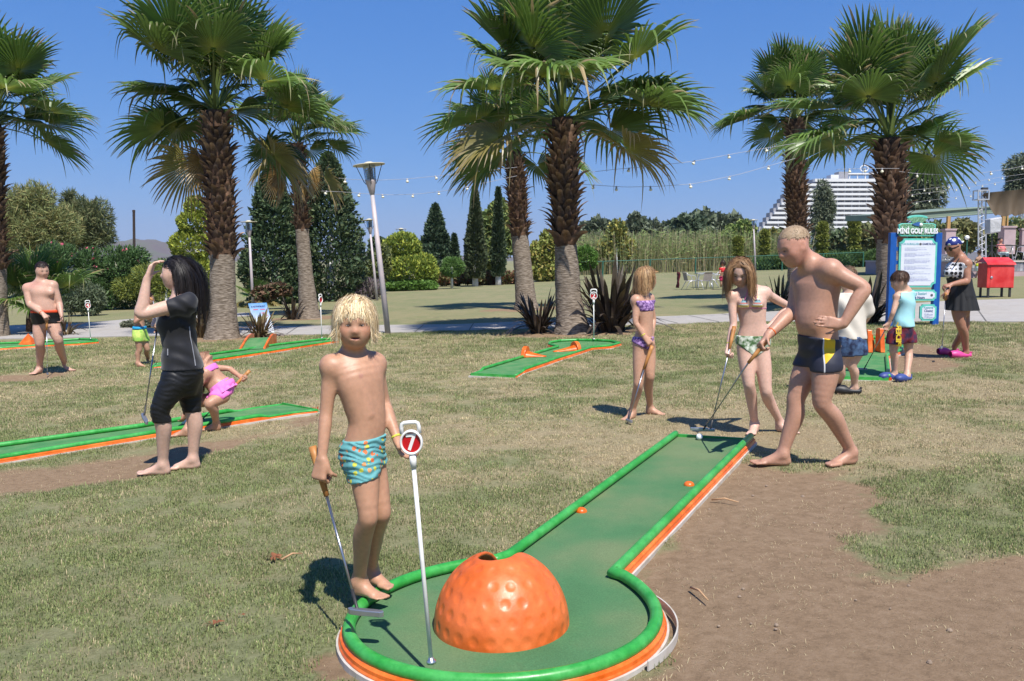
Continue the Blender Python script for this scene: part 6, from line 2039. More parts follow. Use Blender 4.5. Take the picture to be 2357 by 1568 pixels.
def hair(P_, n_guides, per, length, width, col, seed, comb=None, hairline=(.55, .0, -.5), colliders=(), grav=1.0, curl=0.0, flick=0.0, layer=.012, clump=.012, steps=14, crown=(0, -.25, .95), col2=None, mess=.1, name='hair', cap=True, lift=0.0, stop=None, part=None, flatk=.45, behind=None):
    """strands grown from the scalp as thin ribbons over a close-fitting cap"""
    c, r, f, u, hs = P_.hf; rr = np.random.default_rng(seed); M = np.array([r, f, u])
    cen = np.array([0, -.07, .13]); rad = np.array([.365, .44, .385])
    hl = lambda y: np.interp(y, [-1, 0, 1], [hairline[2], hairline[1], hairline[0]])
    V, Q, C = [], [], []; nv = 0
    D = []
    while len(D) < n_guides:
        d = unit(rr.normal(0, 1, 3))
        if d[2] > hl(d[1]): D.append(d)
    crown = unit(crown)
    for d in D:
        p0 = cen + d * rad
        L = length(d) if callable(length) else length
        L *= rr.uniform(.85, 1.1)
        st = L / steps
        t = d - crown * 1.0
        v = t - d * (t @ d) + rr.normal(0, mess, 3); v = unit(v - d * (v @ d) + d * .02) if comb is None else unit(np.asarray(comb(d)) + rr.normal(0, mess, 3))
        p = p0 * hs; pts = []
        g = M @ np.array([0, 0, -1.0])
        lay = layer * rr.uniform(.5, 1.4)
        axis = unit(rr.normal(0, 1, 3)); ph = rr.uniform(0, 6.28)
        for k in range(steps + 1):
            pts.append(p.copy())
            fr = k / steps
            a_ = min(.75, grav * (.22 + .38 * fr)); v = unit(v * (1 - a_) + g * a_ + axis * curl * math.sin(k * .9 + ph))
            if flick and fr > .72 and d[1] < .45: v = unit(v + unit([p[0], p[1] * .3, 0]) * flick)
            if lift and fr < .3: v = unit(v + d * lift)
            p = p + v * st
            q = (p / hs - cen) / (rad + lay / hs); m = np.linalg.norm(q)
            if m < 1:
                p = (cen + q / m * (rad + lay / hs)) * hs
            wp = c + p @ M
            for (cc, cr) in colliders:
                e = wp - cc; l = np.linalg.norm(e)
                if l < cr + lay: wp = cc + e / l * (cr + lay)
            p = M @ (wp - c)
            pn = p / hs
            if part is not None and pn[1] > .12 and pn[2] < part[1] and abs(pn[0]) < part[0]:
                p[0] = part[0] * hs * (1 if (pn[0] if abs(pn[0]) > .03 else d[0]) > 0 else -1)
            if behind is not None and p[2] < behind[1] * hs and p[1] > behind[0] * hs: p[1] = behind[0] * hs
            if k: v = unit(p - pts[-1])
            if stop is not None and k > 1 and stop(p / hs, rr): break
        pts = np.array(pts)
        if len(pts) < 4: continue
        nst = len(pts) - 1
        tint = rr.uniform(.75, 1.25)
        for s_ in range(per):
            off = rr.normal(0, clump, 3); off = off - d * (off @ d) * (1 - flatk)
            cut = int(rr.integers(max(2, int(nst * .78)), nst + 1))
            fr = np.linspace(0, 1, nst + 1)[:cut + 1, None]
            q = pts[:cut + 1] + off * (1 - .45 * fr) * (.35 + .65 * np.minimum(1, fr * 4)) + rr.normal(0, .0016, (cut + 1, 3)) * fr
            W = c + q @ M
            tg = np.gradient(W, axis=0); tg /= np.linalg.norm(tg, axis=1)[:, None] + 1e-9
            out = W - (c + cen @ M * hs); sd = np.cross(tg, out); sd /= np.linalg.norm(sd, axis=1)[:, None] + 1e-9
            w = width * rr.uniform(.6, 1.3) * (1 - .75 * fr ** 2.5)
            A = np.concatenate([W - sd * w, W + sd * w], 1).reshape(-1, 3)
            n = cut + 1
            V.append(A); k = np.arange(n - 1) * 2 + nv
            Q.append(np.stack([k, k + 1, k + 3, k + 2], 1)); nv += 2 * n
            b = np.asarray(col) * tint * rr.uniform(.8, 1.2)
            if col2 is not None and rr.uniform() < .35: b = np.asarray(col2) * rr.uniform(.8, 1.2)
            C.append(np.tile(b, (2 * n, 1)))
    if cap:
        nt, npp = 36, 20
        th_, ph = np.meshgrid(np.linspace(0, 2 * math.pi, nt, endpoint=False), np.linspace(-math.pi / 2 + .02, math.pi / 2 - .02, npp), indexing='xy')
        d = np.stack([np.cos(ph) * np.cos(th_), np.cos(ph) * np.sin(th_), np.sin(ph)], -1).reshape(-1, 3)
        W = c + ((cen + d * (rad * 1.006 + .004 / hs * .3)) * hs) @ M
        ok = d[:, 2] > hl(d[:, 1]) - .02
        i, j = np.meshgrid(np.arange(npp - 1), np.arange(nt), indexing='ij'); a = i * nt + j; b = i * nt + (j + 1) % nt
        q = np.stack([a, b, b + nt, a + nt], -1).reshape(-1, 4); q = q[ok[q].all(1)]
        V.append(W); Q.append(q + nv); C.append(np.tile(np.asarray(col) * .75, (len(W), 1)))
    me = mesh_np(name, np.concatenate(V) - P_.base, np.concatenate(Q), None, True, [mat('hair', attr='Col', rough=.5, spec=.3, var=0)])
    vcol(me, np.concatenate(C))
    return obj(name, me, P_.th)


def putter(label, grip_top, grip_end, head, head_dir, toe=.11, group='putters', wood=None, hand=.017):
    """grip_top..grip_end: wooden grip, then a steel shaft down to the head"""
    a, b, c = (np.asarray(q, float) for q in (grip_top, grip_end, head))
    th = thing('putter', label, 'putter', c, group)
    m = mat('grip_wood', lin((176, 118, 60)), rough=.5, var=.12, vscale=9, col2=lin((190, 136, 78)))
    mb = MB(); mb.tube([a, a * .8 + b * .2, a * .4 + b * .6, b], [hand * .95, hand, hand * .85, hand * .62], 10); mb.build('grip', m, th, smooth=True)
    d = unit(c - b)
    mb = MB(); mb.tube([b, c - d * .09], [.0058, .0048], 8); mb.build('shaft', mat('steel_shaft', (.38, .39, .42), rough=.28, metal=.9, var=.05), th, smooth=True)
    mb = MB(); mb.tube([c - d * .09, c - d * .02, c + Z3 * .006], [.0068, .0068, .006], 8); mb.build('hosel', m_dark, th, smooth=True)
    hd = unit(np.array([head_dir[0], head_dir[1], head_dir[2] if len(head_dir) > 2 else 0.])); sd = unit(np.cross(hd, Z3))
    mb = MB(); poly = [(-.035, -.011), (toe * .6, -.014), (toe * .85, -.010), (toe * .9, .002), (toe * .8, .012), (.02, .014), (-.03, .012), (-.042, 0)]
    mb.prism(poly, c - Z3 * .004, hd, sd, Z3, .022); mb.build('head', mat('putter_head', (.42, .43, .46), rough=.3, metal=.8, var=.05), th, bevel=.003)
    return th


def fig(label, y, vox, lo, hi, skin, head, neck, torso, arms, legs, pad=.3, rneck=.05, sh_r=.045, brow=None, torso_k=.03, lift=0.0, group=None):
    """a person from joints in the photograph (u, v, offset in depth)"""
    p = Person(label, y, vox, lo, hi, pad, skin=skin, group=group)
    if brow: p.brow = brow
    J = p.J; nk = J(*neck)
    (hu, hv, hd), hs, yaw, pitch, roll, kw = head
    p.head(J(hu, hv, hd), hs, yaw, pitch, roll, nk, rneck, **kw)
    p.torso([(J(u, v, d), yw, w, a, b) for (u, v, d, yw, w, a, b) in torso], torso_k)
    p.wr = []
    for sh, el, wr, kn, n, size, curl, th, rad in arms:
        sh, el, wr = J(*sh), J(*el), J(*wr)
        p.shoulder(nk - [0, 0, sh_r * .5], sh, sh_r, rad[0] * .98)
        p.arm(sh, el, wr, rad); p.wr.append((sh, el, wr))
        if size: p.hand(wr, J(*kn) - wr, np.array(n, float), size, curl, th)
    p.ank = []
    for hip, kn, heel, fy, L, rad, tg in legs:
        he = G(heel[0], heel[1], lift + (heel[2] if len(heel) > 2 else 0)); p.toe_sgn = tg
        an = p.foot(he, fy, L, L * .36, rad[4], toes=L > .1)
        bk = -yawdir(fy)[0]
        p.leg(J(*hip), J(*kn), an, rad, bk); p.ank.append((he, an, fy, L))
    return p


def slab(c, up, t0, t1, rad=None):
    """points between two planes across up, optionally within rad of c"""
    c, up = np.asarray(c, np.float32), unit(up).astype(np.float32)
    def f(X):
        h = (X - c) @ up; g = np.maximum(t0 - h, h - t1)
        return g if rad is None else np.maximum(g, np.linalg.norm(X - c, axis=-1) - rad)
    return f


def short_legs(p, waist, crotch, hemA, hemB, div, upw=(0, 0, 1), slant=(0, 0)):
    """region of a pair of shorts: below the waist point, above the hem of whichever leg"""
    upw = unit(upw).astype(np.float32); w, a, b, dv = (np.asarray(q, np.float32) for q in (waist, hemA, hemB, crotch))
    div = unit(div).astype(np.float32)
    ua, ub = unit([slant[0], 0, 1]).astype(np.float32), unit([slant[1], 0, 1]).astype(np.float32)
    def f(X):
        side = (X - dv) @ div
        hem = np.where(side < 0, -((X - a) @ ua), -((X - b) @ ub))
        return np.maximum((X - w) @ upw, hem)
    return f

# ---------------------------------------------------------------- the blond boy standing on the near lane's rail
def blond_boy():
    y = 3.50
    p = Person('blond boy in turquoise printed swim shorts standing on the lane rail', y, .0052, (715, 665), (950, 1400), .24, skin=(.46, .262, .172)); p.brow = (.40, .27, .14)
    J = p.J
    neck = J(812, 814, .02)
    P = p.head(J(817, 742, -.01), .192, 10, 6, 0, neck + [0, 0, .01], .040, child=1, nose=.62, smile=1.4, openm=True)
    p.torso([(J(838, 1078, .0), 62, .060, .05, .055), (J(834, 1050, .0), 62, .085, .066, .082), (J(840, 1005, .0), 60, .082, .064, .062), (J(844, 968, .0), 56, .080, .062, .056), (J(836, 915, .0), 50, .092, .064, .062), (J(826, 868, .0), 42, .100, .066, .064), (J(818, 840, .01), 36, .080, .050, .052), (neck, 30, .038, .036, .038)], .03)
    shA, shB = J(762, 842, -.035), J(862, 836, .075)
    p.shoulder(neck - [0, 0, .026], shA, .030, .033); p.shoulder(neck - [0, 0, .026], shB, .030, .032)
    elA, wrA = J(751, 948, -.05), J(741, 1054, -.10)
    p.arm(shA, elA, wrA, (.033, .030, .0255, .026, .0188))
    p.hand(wrA, J(733, 1100, -.11) - wrA, np.array([.45, .88, .1]), .152, (62, 75, 45), thumb=1, tout=26, tcurl=(45, 30))
    elB, wrB = J(884, 926, .10), J(914, 1010, .02)
    p.arm(shB, elB, wrB, (.032, .0295, .0255, .0255, .0185))
    p.hand(wrB, J(938, 1056, -.02) - wrB, np.array([.85, -.45, .1]), .145, (30, 40, 30), thumb=1, tout=30, tcurl=(30, 30))
    # legs: the near one carries the weight, the far one half hidden
    hA, hB = J(836, 1075, -.03), J(856, 1068, .06)
    heA, heB = G(818, 1364, .09), G(846, 1338, .09)
    p.toe_sgn = -1
    anA = p.foot(heA, 58, .165, .062, .027); p.toe_sgn = 1; anB = p.foot(heB, 52, .160, .062, .027)
    bk = -yawdir(52)[0]
    p.leg(hA, J(845, 1190, -.06), anA, (.059, .052, .038, .040, .0255), bk)
    p.leg(hB, J(876, 1180, .04), anB, (.056, .050, .037, .039, .025), bk)
    f, r = yawdir(40)
    navel = J(881, 974, -.045)
    p.T.ell(navel, (.007,) * 3, .006, op='sub')
    nip = J(832, 866, -.07)
    p.spots += [(nip, (.011,) * 3, np.eye(3), (.40, .19, .14), .7)]
    for q in range(5):                                        # ribs show softly
        a = J(792 + 3 * q, 885 + 15 * q, -.050 + .003 * q); b = J(836 + 4 * q, 900 + 14 * q, -.058)
        p.T.cone(a, b, .007, .004, .022)
    p.body()
    w0 = J(838, 1006, 0); tl = unit(np.array([-.10, 0, 1.0]))
    top = plane(w0, tl)
    hemA = plane(J(836, 1100, 0), np.array([.22, 0, -1.0])); hemB = plane(J(880, 1075, 0), np.array([.25, 0, -1.0]))
    mt = bpy.data.materials.new('turquoise_print'); mt.use_nodes = True
    N, L = mt.node_tree.nodes, mt.node_tree.links; b = N['Principled BSDF']; b.inputs['Roughness'].default_value = .75
    tc = N.new('ShaderNodeTexCoord'); vo = N.new('ShaderNodeTexVoronoi'); vo.inputs['Scale'].default_value = 42; L.new(tc.outputs['Object'], vo.inputs['Vector'])
    nz = N.new('ShaderNodeTexNoise'); nz.inputs['Scale'].default_value = 95; L.new(tc.outputs['Object'], nz.inputs['Vector'])
    ad = N.new('ShaderNodeMath'); ad.operation = 'MULTIPLY_ADD'; ad.inputs[1].default_value = .30; L.new(nz.outputs[0], ad.inputs[0]); L.new(vo.outputs['Distance'], ad.inputs[2])
    rp = N.new('ShaderNodeValToRGB'); e = rp.color_ramp; e.interpolation = 'CONSTANT'
    e.elements[0].position = 0; e.elements[0].color = (1, 1, 1, 1); e.elements[1].position = .52; e.elements[1].color = (0, 0, 0, 1); L.new(ad.outputs[0], rp.inputs[0])
    rc = N.new('ShaderNodeValToRGB'); rc.color_ramp.interpolation = 'CONSTANT'; ce = rc.color_ramp.elements
    sp = N.new('ShaderNodeSeparateColor'); L.new(vo.outputs['Color'], sp.inputs[0]); L.new(sp.outputs[0], rc.inputs[0])
    ce[0].position = 0; ce[0].color = (*lin((216, 110, 60)), 1); ce[1].position = .3; ce[1].color = (*lin((196, 196, 70)), 1)
    for pos, col in ((.5, (104, 166, 170)), (.8, (214, 150, 96))): q = ce.new(pos); q.color = (*lin(col), 1)
    mx = N.new('ShaderNodeMix'); mx.data_type = 'RGBA'; L.new(rp.outputs[0], mx.inputs[0]); mx.inputs[6].default_value = (*lin((96, 160, 162)), 1); L.new(rc.outputs[0], mx.inputs[7]); L.new(mx.outputs[2], b.inputs[0])
    mid = plane(J(858, 1080, .03), np.array([.8, .6, 0]))

    def reg(X):
        leg = np.where(mid(X) < 0, hemA(X), hemB(X)); return np.maximum(top(X), leg)
    p.garment('swim_shorts', mt, .0075, reg, label='turquoise swim shorts with small fish print', wrinkle=.006, wdir=(.12, .05, 1), wfreq=290, zr=(w0[2] - .28, w0[2] + .05))
    band = lambda X: np.maximum(np.linalg.norm(X - wrB, axis=-1) - .06, np.maximum(plane(wrB + unit(elB - wrB) * .014, unit(elB - wrB))(X), -plane(wrB + unit(elB - wrB) * .002, unit(elB - wrB))(X)))
    p.garment('wristband', mat('yellow_band', lin((200, 196, 70)), rough=.4, var=.02), .004, band, src=p.A.F, zr=(wrB[2] - .06, wrB[2] + .06))
    c, r_, f_, u_, hs = p.hf

    def stop(q, r):
        if q[1] > .16 and abs(q[0]) < .33: return q[2] < .135 + r.uniform(-.05, .04) - .10 * (abs(q[0]) > .22)
        return q[2] < -.42 + r.uniform(-.1, .1)
    hair(p, 480, 16, hs * 1.15, .0010, (.60, .44, .24), 31, hairline=(.62, .02, -.45), grav=1.0, flick=.55, layer=.006, clump=.0085, crown=(.1, -.1, .98), col2=(.86, .72, .48), mess=.3, curl=.10, steps=17, stop=stop)
    return p


bb = blond_boy()
_gt, _ge = at(719, 1028, 3.47), at(752, 1142, 3.42)
putter('putter with a worn wooden grip held by the blond boy', _gt, _ge, at(825, 1412, 3.18), (.96, -.2, -.02), .11)

# ---------------------------------------------------------------- woman in black, left
def woman_black():
    y = depth_g(395, 1088)
    AR = (.052, .050, .041, .040, .026); LG = (.092, .080, .058, .056, .034)
    p = fig('dark haired woman in black shirt and leggings shading her eyes', y, .0082, (300, 580), (490, 1105), (.60, .40, .32),
            ((404, 627, 0), .215, -88, 2, 0, dict(nose=1.15, openm=True)), (420, 676, 0),
            [(420, 900, 0, -80, .10, .10, .10), (418, 858, 0, -80, .155, .122, .145), (417, 820, 0, -80, .145, .115, .112), (416, 785, 0, -75, .132, .112, .095), (413, 745, 0, -72, .148, .142, .098), (415, 712, 0, -72, .15, .112, .095), (419, 690, 0, -70, .11, .07, .08), (420, 678, 0, -75, .055, .05, .05)],
            [((428, 698, -.15), (326, 722, -.26), (338, 643, -.24), (349, 614, -.22), (.9, .1, -.35), .185, (22, 28, 20), 1, AR),
             ((404, 700, .16), (398, 770, .20), (372, 750, .10), (362, 746, .06), (.1, -.9, .2), .17, (60, 60, 40), -1, AR)],
            [((402, 880, -.09), (370, 946, -.13), (387, 1092), -88, .235, LG, 1), ((436, 880, .09), (444, 944, .08), (456, 1078), -80, .235, LG, -1)], pad=.42, rneck=.055, sh_r=.05, brow=(.05, .03, .03))
    J = p.J; p.body()
    mb_ = mat('black_jersey', (.012, .012, .015), rough=.62, spec=.3, var=.2, vscale=6, sheen=.2)
    hem, nk = J(418, 848, 0), J(420, 684, 0)
    shirt = p.T.F.copy()
    sh, el, wr = p.wr[0]
    sleeve = Field.__new__(Field); sleeve.__dict__.update(p.T.__dict__); sleeve.F = p.T.F.copy()
    for (s_, e_, w_) in p.wr: sleeve.cone(s_, s_ * .52 + e_ * .48, .054, .054, .03)
    sl1 = plane(sh * .58 + el * .42, unit(el - sh))
    f, r = yawdir(-75)

    def reg(X):
        d = np.maximum(hem[2] - X[..., 2], (X - nk) @ unit([-.45, 0, 1.0]))
        ax_ = unit(el - sh).astype(np.float32); q = X - sh.astype(np.float32); t_ = q @ ax_
        perp = np.linalg.norm(q - t_[..., None] * ax_, axis=-1)
        return np.maximum(d, np.where(perp < .082, sl1(X), -1))
    p.garment('shirt', mb_, .014, reg, src=sleeve.F, label='short sleeved black sports shirt', wrinkle=.007, wdir=(.35, .2, .9), wfreq=60, zr=(hem[2] - .03, nk[2] + .12))
    for pts in ([(436, 752), (438, 775), (443, 800), (448, 828), (450, 842)], [(386, 803), (386, 818)]):
        P_ = []
        for u, v in pts:                                    # pale seam lying on the cloth: march to the surface
            d = ray(u, v); d = d / np.linalg.norm(d); t = (y - .35) / d[1]
            while t < (y + .3) / d[1]:
                q = np.array([0, 0, CAMH]) + d * t; ix = np.round((q - p.T.lo) / p.h).astype(int)
                if (ix < 0).any() or (ix >= p.T.n).any() or sleeve.F[tuple(ix)] < .020: break
                t += .004
            P_.append(q - d * .004)
        m = MB(); m.tube(P_, .0035, 5); m.build('seam', mat('seam_grey', lin((150, 150, 156)), rough=.6), p.th)
    A, B = p.ank
    reg = short_legs(p, J(418, 838, 0), J(424, 900, 0), J(370, 966, 0), J(445, 952, 0), (1, .5, 0))
    p.garment('leggings', mat('black_lycra', (.010, .010, .011), rough=.5, spec=.35, var=.15, vscale=8), .006, reg, label='black knee length leggings', wrinkle=.005, wdir=(.25, .1, 1), wfreq=190, zr=(J(370, 975, -.1)[2], J(418, 838)[2] + .02))
    c, r_, f_, u_, hs = p.hf
    col = [(J(428, 720, -.02), .125), (J(424, 700, -.12), .07), (J(428, 770, 0), .12), (J(420, 690, .12), .07)]
    hair(p, 230, 14, lambda d: .22 + .13 * (1 - d[1]), .0014, (.010, .008, .008), 41, comb=lambda d: (.3 * d[0], -1.0, .25 * d[2]), hairline=(.55, .1, -.55), colliders=col, grav=1.0, layer=.006, clump=.010, col2=(.022, .017, .016), mess=.12, steps=20, lift=.05, behind=(-.05, .2))
    pt = putter('putter hanging from the hand of the woman in black', J(364, 742, .07), J(361, 762, .05), J(331, 962, -.10), (.55, -.8, -.35), .11)
    return p


def depth_g(u, v): return G(u, v)[1]


woman_black()


# ---------------------------------------------------------------- blond man with hand on hip, right
def man_right():
    y = depth_g(1880, 1072)
    AR = (.064, .056, .044, .047, .030); LG = (.092, .082, .059, .062, .038)
    p = fig('blond man in navy and yellow swim trunks with one hand on his hip', y, .0080, (1725, 515), (2000, 1090), (.45, .258, .185),
            ((1826, 566, -.02), .245, -72, 24, 0, dict(nose=1.05)), (1866, 606, .01),
            [(1886, 838, 0, -62, .09, .08, .08), (1886, 805, 0, -62, .128, .105, .112), (1886, 770, 0, -62, .128, .118, .098), (1883, 738, 0, -60, .132, .146, .094), (1881, 690, 0, -56, .145, .122, .100), (1881, 650, 0, -52, .162, .112, .108), (1878, 628, .0, -54, .12, .08, .085), (1870, 612, 0, -60, .075, .06, .062), (1866, 604, 0, -60, .05, .05, .05)],
            [((1912, 622, -.13), (1988, 664, -.22), (1942, 746, -.24), (1912, 742, -.235), (-.1, .98, -.1), .185, (4, 14, 12), 1, AR),
             ((1846, 640, .15), (1824, 716, .10), (1768, 772, -.02), (1750, 792, -.05), (.45, -.35, -.9), .185, (60, 70, 40), 1, AR)],
            [((1862, 838, .08), (1834, 920, .05), (1814, 1071), -98, .255, LG, 1), ((1904, 838, -.08), (1894, 928, -.10), (1967, 1066), -68, .255, LG, -1)], pad=.42, rneck=.062, sh_r=.062, brow=(.36, .24, .14))
    J = p.J
    p.spots += [(J(1858, 664, -.17), (.02,) * 3, np.eye(3), (.36, .15, .12), .7), (J(1846, 668, -.1), (.09, .2, .11), np.eye(3), (.36, .20, .14), .45), (J(1830, 575, -.05), (.10, .14, .09), np.eye(3), (.55, .22, .16), .35)]
    p.body()
    wa, cr = J(1888, 776, 0), J(1868, 842, .0)
    reg = short_legs(p, wa, cr, J(1845, 845, 0), J(1898, 851, 0), (1, -.55, 0), upw=(.12, 0, 1), slant=(.0, -.06))
    mt = bpy.data.materials.new('trunks_panel'); mt.use_nodes = True
    N, L = mt.node_tree.nodes, mt.node_tree.links; b = N['Principled BSDF']; b.inputs['Roughness'].default_value = .6
    tc = N.new('ShaderNodeTexCoord'); sx = N.new('ShaderNodeSeparateXYZ'); L.new(tc.outputs['Object'], sx.inputs[0])

    def lt(val, thr, less=True):
        q = N.new('ShaderNodeMath'); q.operation = 'LESS_THAN' if less else 'GREATER_THAN'
        (L.new(val, q.inputs[0]) if hasattr(val, 'links') else None); q.inputs[1].default_value = thr; return q.outputs[0]

    def ml(a, c):
        q = N.new('ShaderNodeMath'); q.operation = 'MULTIPLY'; L.new(a, q.inputs[0]); L.new(c, q.inputs[1]); return q.outputs[0]
    bx, bz = p.base[0], p.base[2]
    x0, x1 = J(1880, 800, 0)[0] - bx, J(1906, 800, 0)[0] - bx; zt, zb = J(1880, 765)[2] - bz, J(1880, 832)[2] - bz
    # slanted yellow flash on the side: x between the white piping and a diagonal
    dg = N.new('ShaderNodeMath'); dg.operation = 'MULTIPLY_ADD'; L.new(sx.outputs[0], dg.inputs[0]); dg.inputs[1].default_value = -1.1; L.new(sx.outputs[2], dg.inputs[2])
    fl = ml(ml(lt(sx.outputs[0], x0 - .002, False), lt(dg.outputs[0], zb - 1.1 * x0, False)), ml(lt(sx.outputs[0], x1), lt(sx.outputs[1], .05)))
    m1 = N.new('ShaderNodeMix'); m1.data_type = 'RGBA'; L.new(fl, m1.inputs[0]); m1.inputs[6].default_value = (*lin((38, 40, 54)), 1); m1.inputs[7].default_value = (*lin((226, 184, 10)), 1)
    pi = ml(lt(sx.outputs[0], x0 - .008, False), lt(sx.outputs[0], x0))
    m2 = N.new('ShaderNodeMix'); m2.data_type = 'RGBA'; L.new(ml(pi, lt(sx.outputs[1], .05)), m2.inputs[0]); L.new(m1.outputs[2], m2.inputs[6]); m2.inputs[7].default_value = (.6, .6, .6, 1)
    L.new(m2.outputs[2], b.inputs[0])
    p.garment('swim_trunks', mt, .010, reg, label='navy swim trunks with a yellow flash and white piping', wrinkle=.004, wdir=(.3, .2, 1), wfreq=60, zr=(J(1898, 860)[2], J(1888, 765)[2] + .06))
    sh, el, wr = p.wr[1]
    p.garment('wristband', mat('orange_band', lin((206, 96, 40)), rough=.5), .004, slab(wr + unit(el - wr) * .03, unit(el - wr), 0, .014, .08), src=p.A.F, zr=(wr[2] - .1, wr[2] + .12))
    hair(p, 260, 14, lambda d: .007, .0008, (.45, .32, .20), 42, hairline=(.50, .12, -.35), grav=.25, layer=.001, clump=.006, col2=(.56, .43, .28), mess=.4, steps=4, cap=True)
    return p


mr = man_right()
_q = mr.J
putter('putter gripped by the blond man, its head over the tee', _q(1768, 780, -.06), _q(1722, 836, -.06), G(1618, 990, .10), (-.9, .1), .11)


# ---------------------------------------------------------------- girl with long hair and striped top
def teen():
    y = depth_g(1745, 1000)
    AR = (.037, .034, .028, .029, .020); LG = (.068, .062, .046, .046, .029)
    p = fig('long haired girl in a striped bikini top looking down at the ball', y, .0078, (1650, 580), (1830, 1010), (.62, .41, .335),
            ((1704, 624, -.03), .205, -22, 34, -4, dict(nose=.95)), (1722, 660, .03),
            [(1733, 812, 0, -8, .07, .06, .06), (1733, 790, 0, -8, .125, .075, .095), (1734, 768, 0, -8, .118, .075, .075), (1733, 745, 0, -8, .100, .072, .062), (1730, 715, 0, -8, .112, .078, .068), (1727, 690, 0, -8, .122, .080, .072), (1724, 672, .01, -8, .10, .055, .06), (1722, 662, .02, -8, .045, .04, .042)],
            [((1685, 682, -.01), (1688, 748, -.05), (1677, 796, -.14), (1673, 814, -.17), (.8, -.3, .2), .155, (65, 70, 40), -1, AR),
             ((1761, 674, .01), (1815, 707, .12), (1769, 753, .02), (1756, 760, -.03), (-.3, .9, .1), .155, (15, 25, 20), 1, AR)],
            [((1716, 806, 0), (1724, 884, -.05), (1738, 993), -25, .205, LG, 1), ((1752, 806, 0), (1762, 900, -.05), (1789, 991), 32, .205, LG, -1)], pad=.34, rneck=.042, sh_r=.038, brow=(.2, .12, .06))
    J = p.J
    for u in (1712, 1744): p.T.ell(J(u, 698, -.075), (.042, .034, .036), .03)
    p.T.ell(J(1728.5, 752, -.075), (.006,) * 3, .005, op='sub')
    p.body()
    stripe = bpy.data.materials.new('striped_print'); stripe.use_nodes = True
    N, L = stripe.node_tree.nodes, stripe.node_tree.links; tc = N.new('ShaderNodeTexCoord'); wv = N.new('ShaderNodeSeparateXYZ'); L.new(tc.outputs['Object'], wv.inputs[0])
    mr_ = N.new('ShaderNodeMath'); mr_.operation = 'MULTIPLY'; mr_.inputs[1].default_value = 14.0; L.new(wv.outputs[2], mr_.inputs[0]); fr = N.new('ShaderNodeMath'); fr.operation = 'FRACT'; L.new(mr_.outputs[0], fr.inputs[0])
    rp = N.new('ShaderNodeValToRGB'); rp.color_ramp.interpolation = 'CONSTANT'; e = rp.color_ramp.elements
    e[0].color = (*lin((90, 110, 120)), 1); e[1].position = .2; e[1].color = (*lin((214, 206, 170)), 1)
    for q, c in ((.38, (216, 190, 96)), (.55, (220, 216, 206)), (.7, (214, 130, 120)), (.85, (120, 170, 176))): z = e.new(q); z.color = (*lin(c), 1)
    L.new(fr.outputs[0], rp.inputs[0]); L.new(rp.outputs[0], N['Principled BSDF'].inputs[0])
    f, r = yawdir(-8)
    c1, c2 = J(1712, 699, -.10), J(1744, 697, -.10)

    def cups(X):
        o = None
        for c in (c1, c2):
            d = X - c.astype(np.float32); h = d[..., 2]; w = np.abs(d @ r.astype(np.float32))
            g = np.maximum(np.maximum(-h - .034, w - (.048 - .55 * np.clip(h + .034, 0, .2)) ), h - .07); o = g if o is None else np.minimum(o, g)
        back = (X - J(1728, 700, .0).astype(np.float32)) @ f.astype(np.float32)
        return np.maximum(o, -back)
    p.garment('bikini_top', stripe, .006, cups, label='pastel striped bikini top', zr=(c1[2] - .06, c1[2] + .12))
    for u in (1714, 1742):
        m = MB(); m.tube([J(u, 690, -.112), J(u * .6 + 1728 * .4, 675, -.10), J(u * .35 + 1728 * .65, 660, -.04)], .003, 5); m.build('strap', mat('pink_strap', lin((206, 110, 150)), rough=.6), p.th)
    sb = slab(J(1729, 708, 0), (0.02, 0, 1), -.005, .005)
    p.garment('strap', mat('pink_strap', lin((206, 110, 150)), rough=.6), .004, sb, zr=(c1[2] - .09, c1[2] + .03))
    reg = short_legs(p, J(1733, 772, 0), J(1733, 815, 0), J(1716, 808, 0), J(1752, 808, 0), (1, 0, 0), slant=(.75, -.75))
    p.garment('bikini_bottom', mat('leaf_print', lin((66, 104, 52)), rough=.7, var=.1, vscale=30, col2=lin((206, 212, 196)), bump=0), .006, reg, label='green and white leaf print bikini bottom', zr=(J(1733, 830)[2], J(1733, 770)[2] + .03))
    sh, el, wr = p.wr[0]
    p.garment('wristband', mat('yellow_band'), .004, slab(wr + unit(el - wr) * .01, unit(el - wr), 0, .012, .06), src=p.A.F, zr=(wr[2] - .06, wr[2] + .06))
    col = [(J(1726, 690, .02), .10), (J(1722, 665, .03), .05), (J(1690, 683, 0), .045), (J(1757, 676, 0), .045)]
    hair(p, 210, 14, lambda d: .22 + .10 * (1 - abs(d[1])), .0012, (.20, .105, .045), 43, comb=lambda d: (.9 * np.sign(d[0] + .01), .35, -.1), hairline=(.62, .1, -.5), colliders=col, grav=1.0, layer=.008, clump=.009, crown=(0, .1, .98), col2=(.36, .21, .10), mess=.1, steps=18, part=(.25, .42))
    return p


tn = teen(); _q = tn.J
putter('putter held by the long haired girl in the striped top', _q(1690, 752, -.12), _q(1679, 803, -.19), G(1634, 992, .075), (-.95, .15), .11)


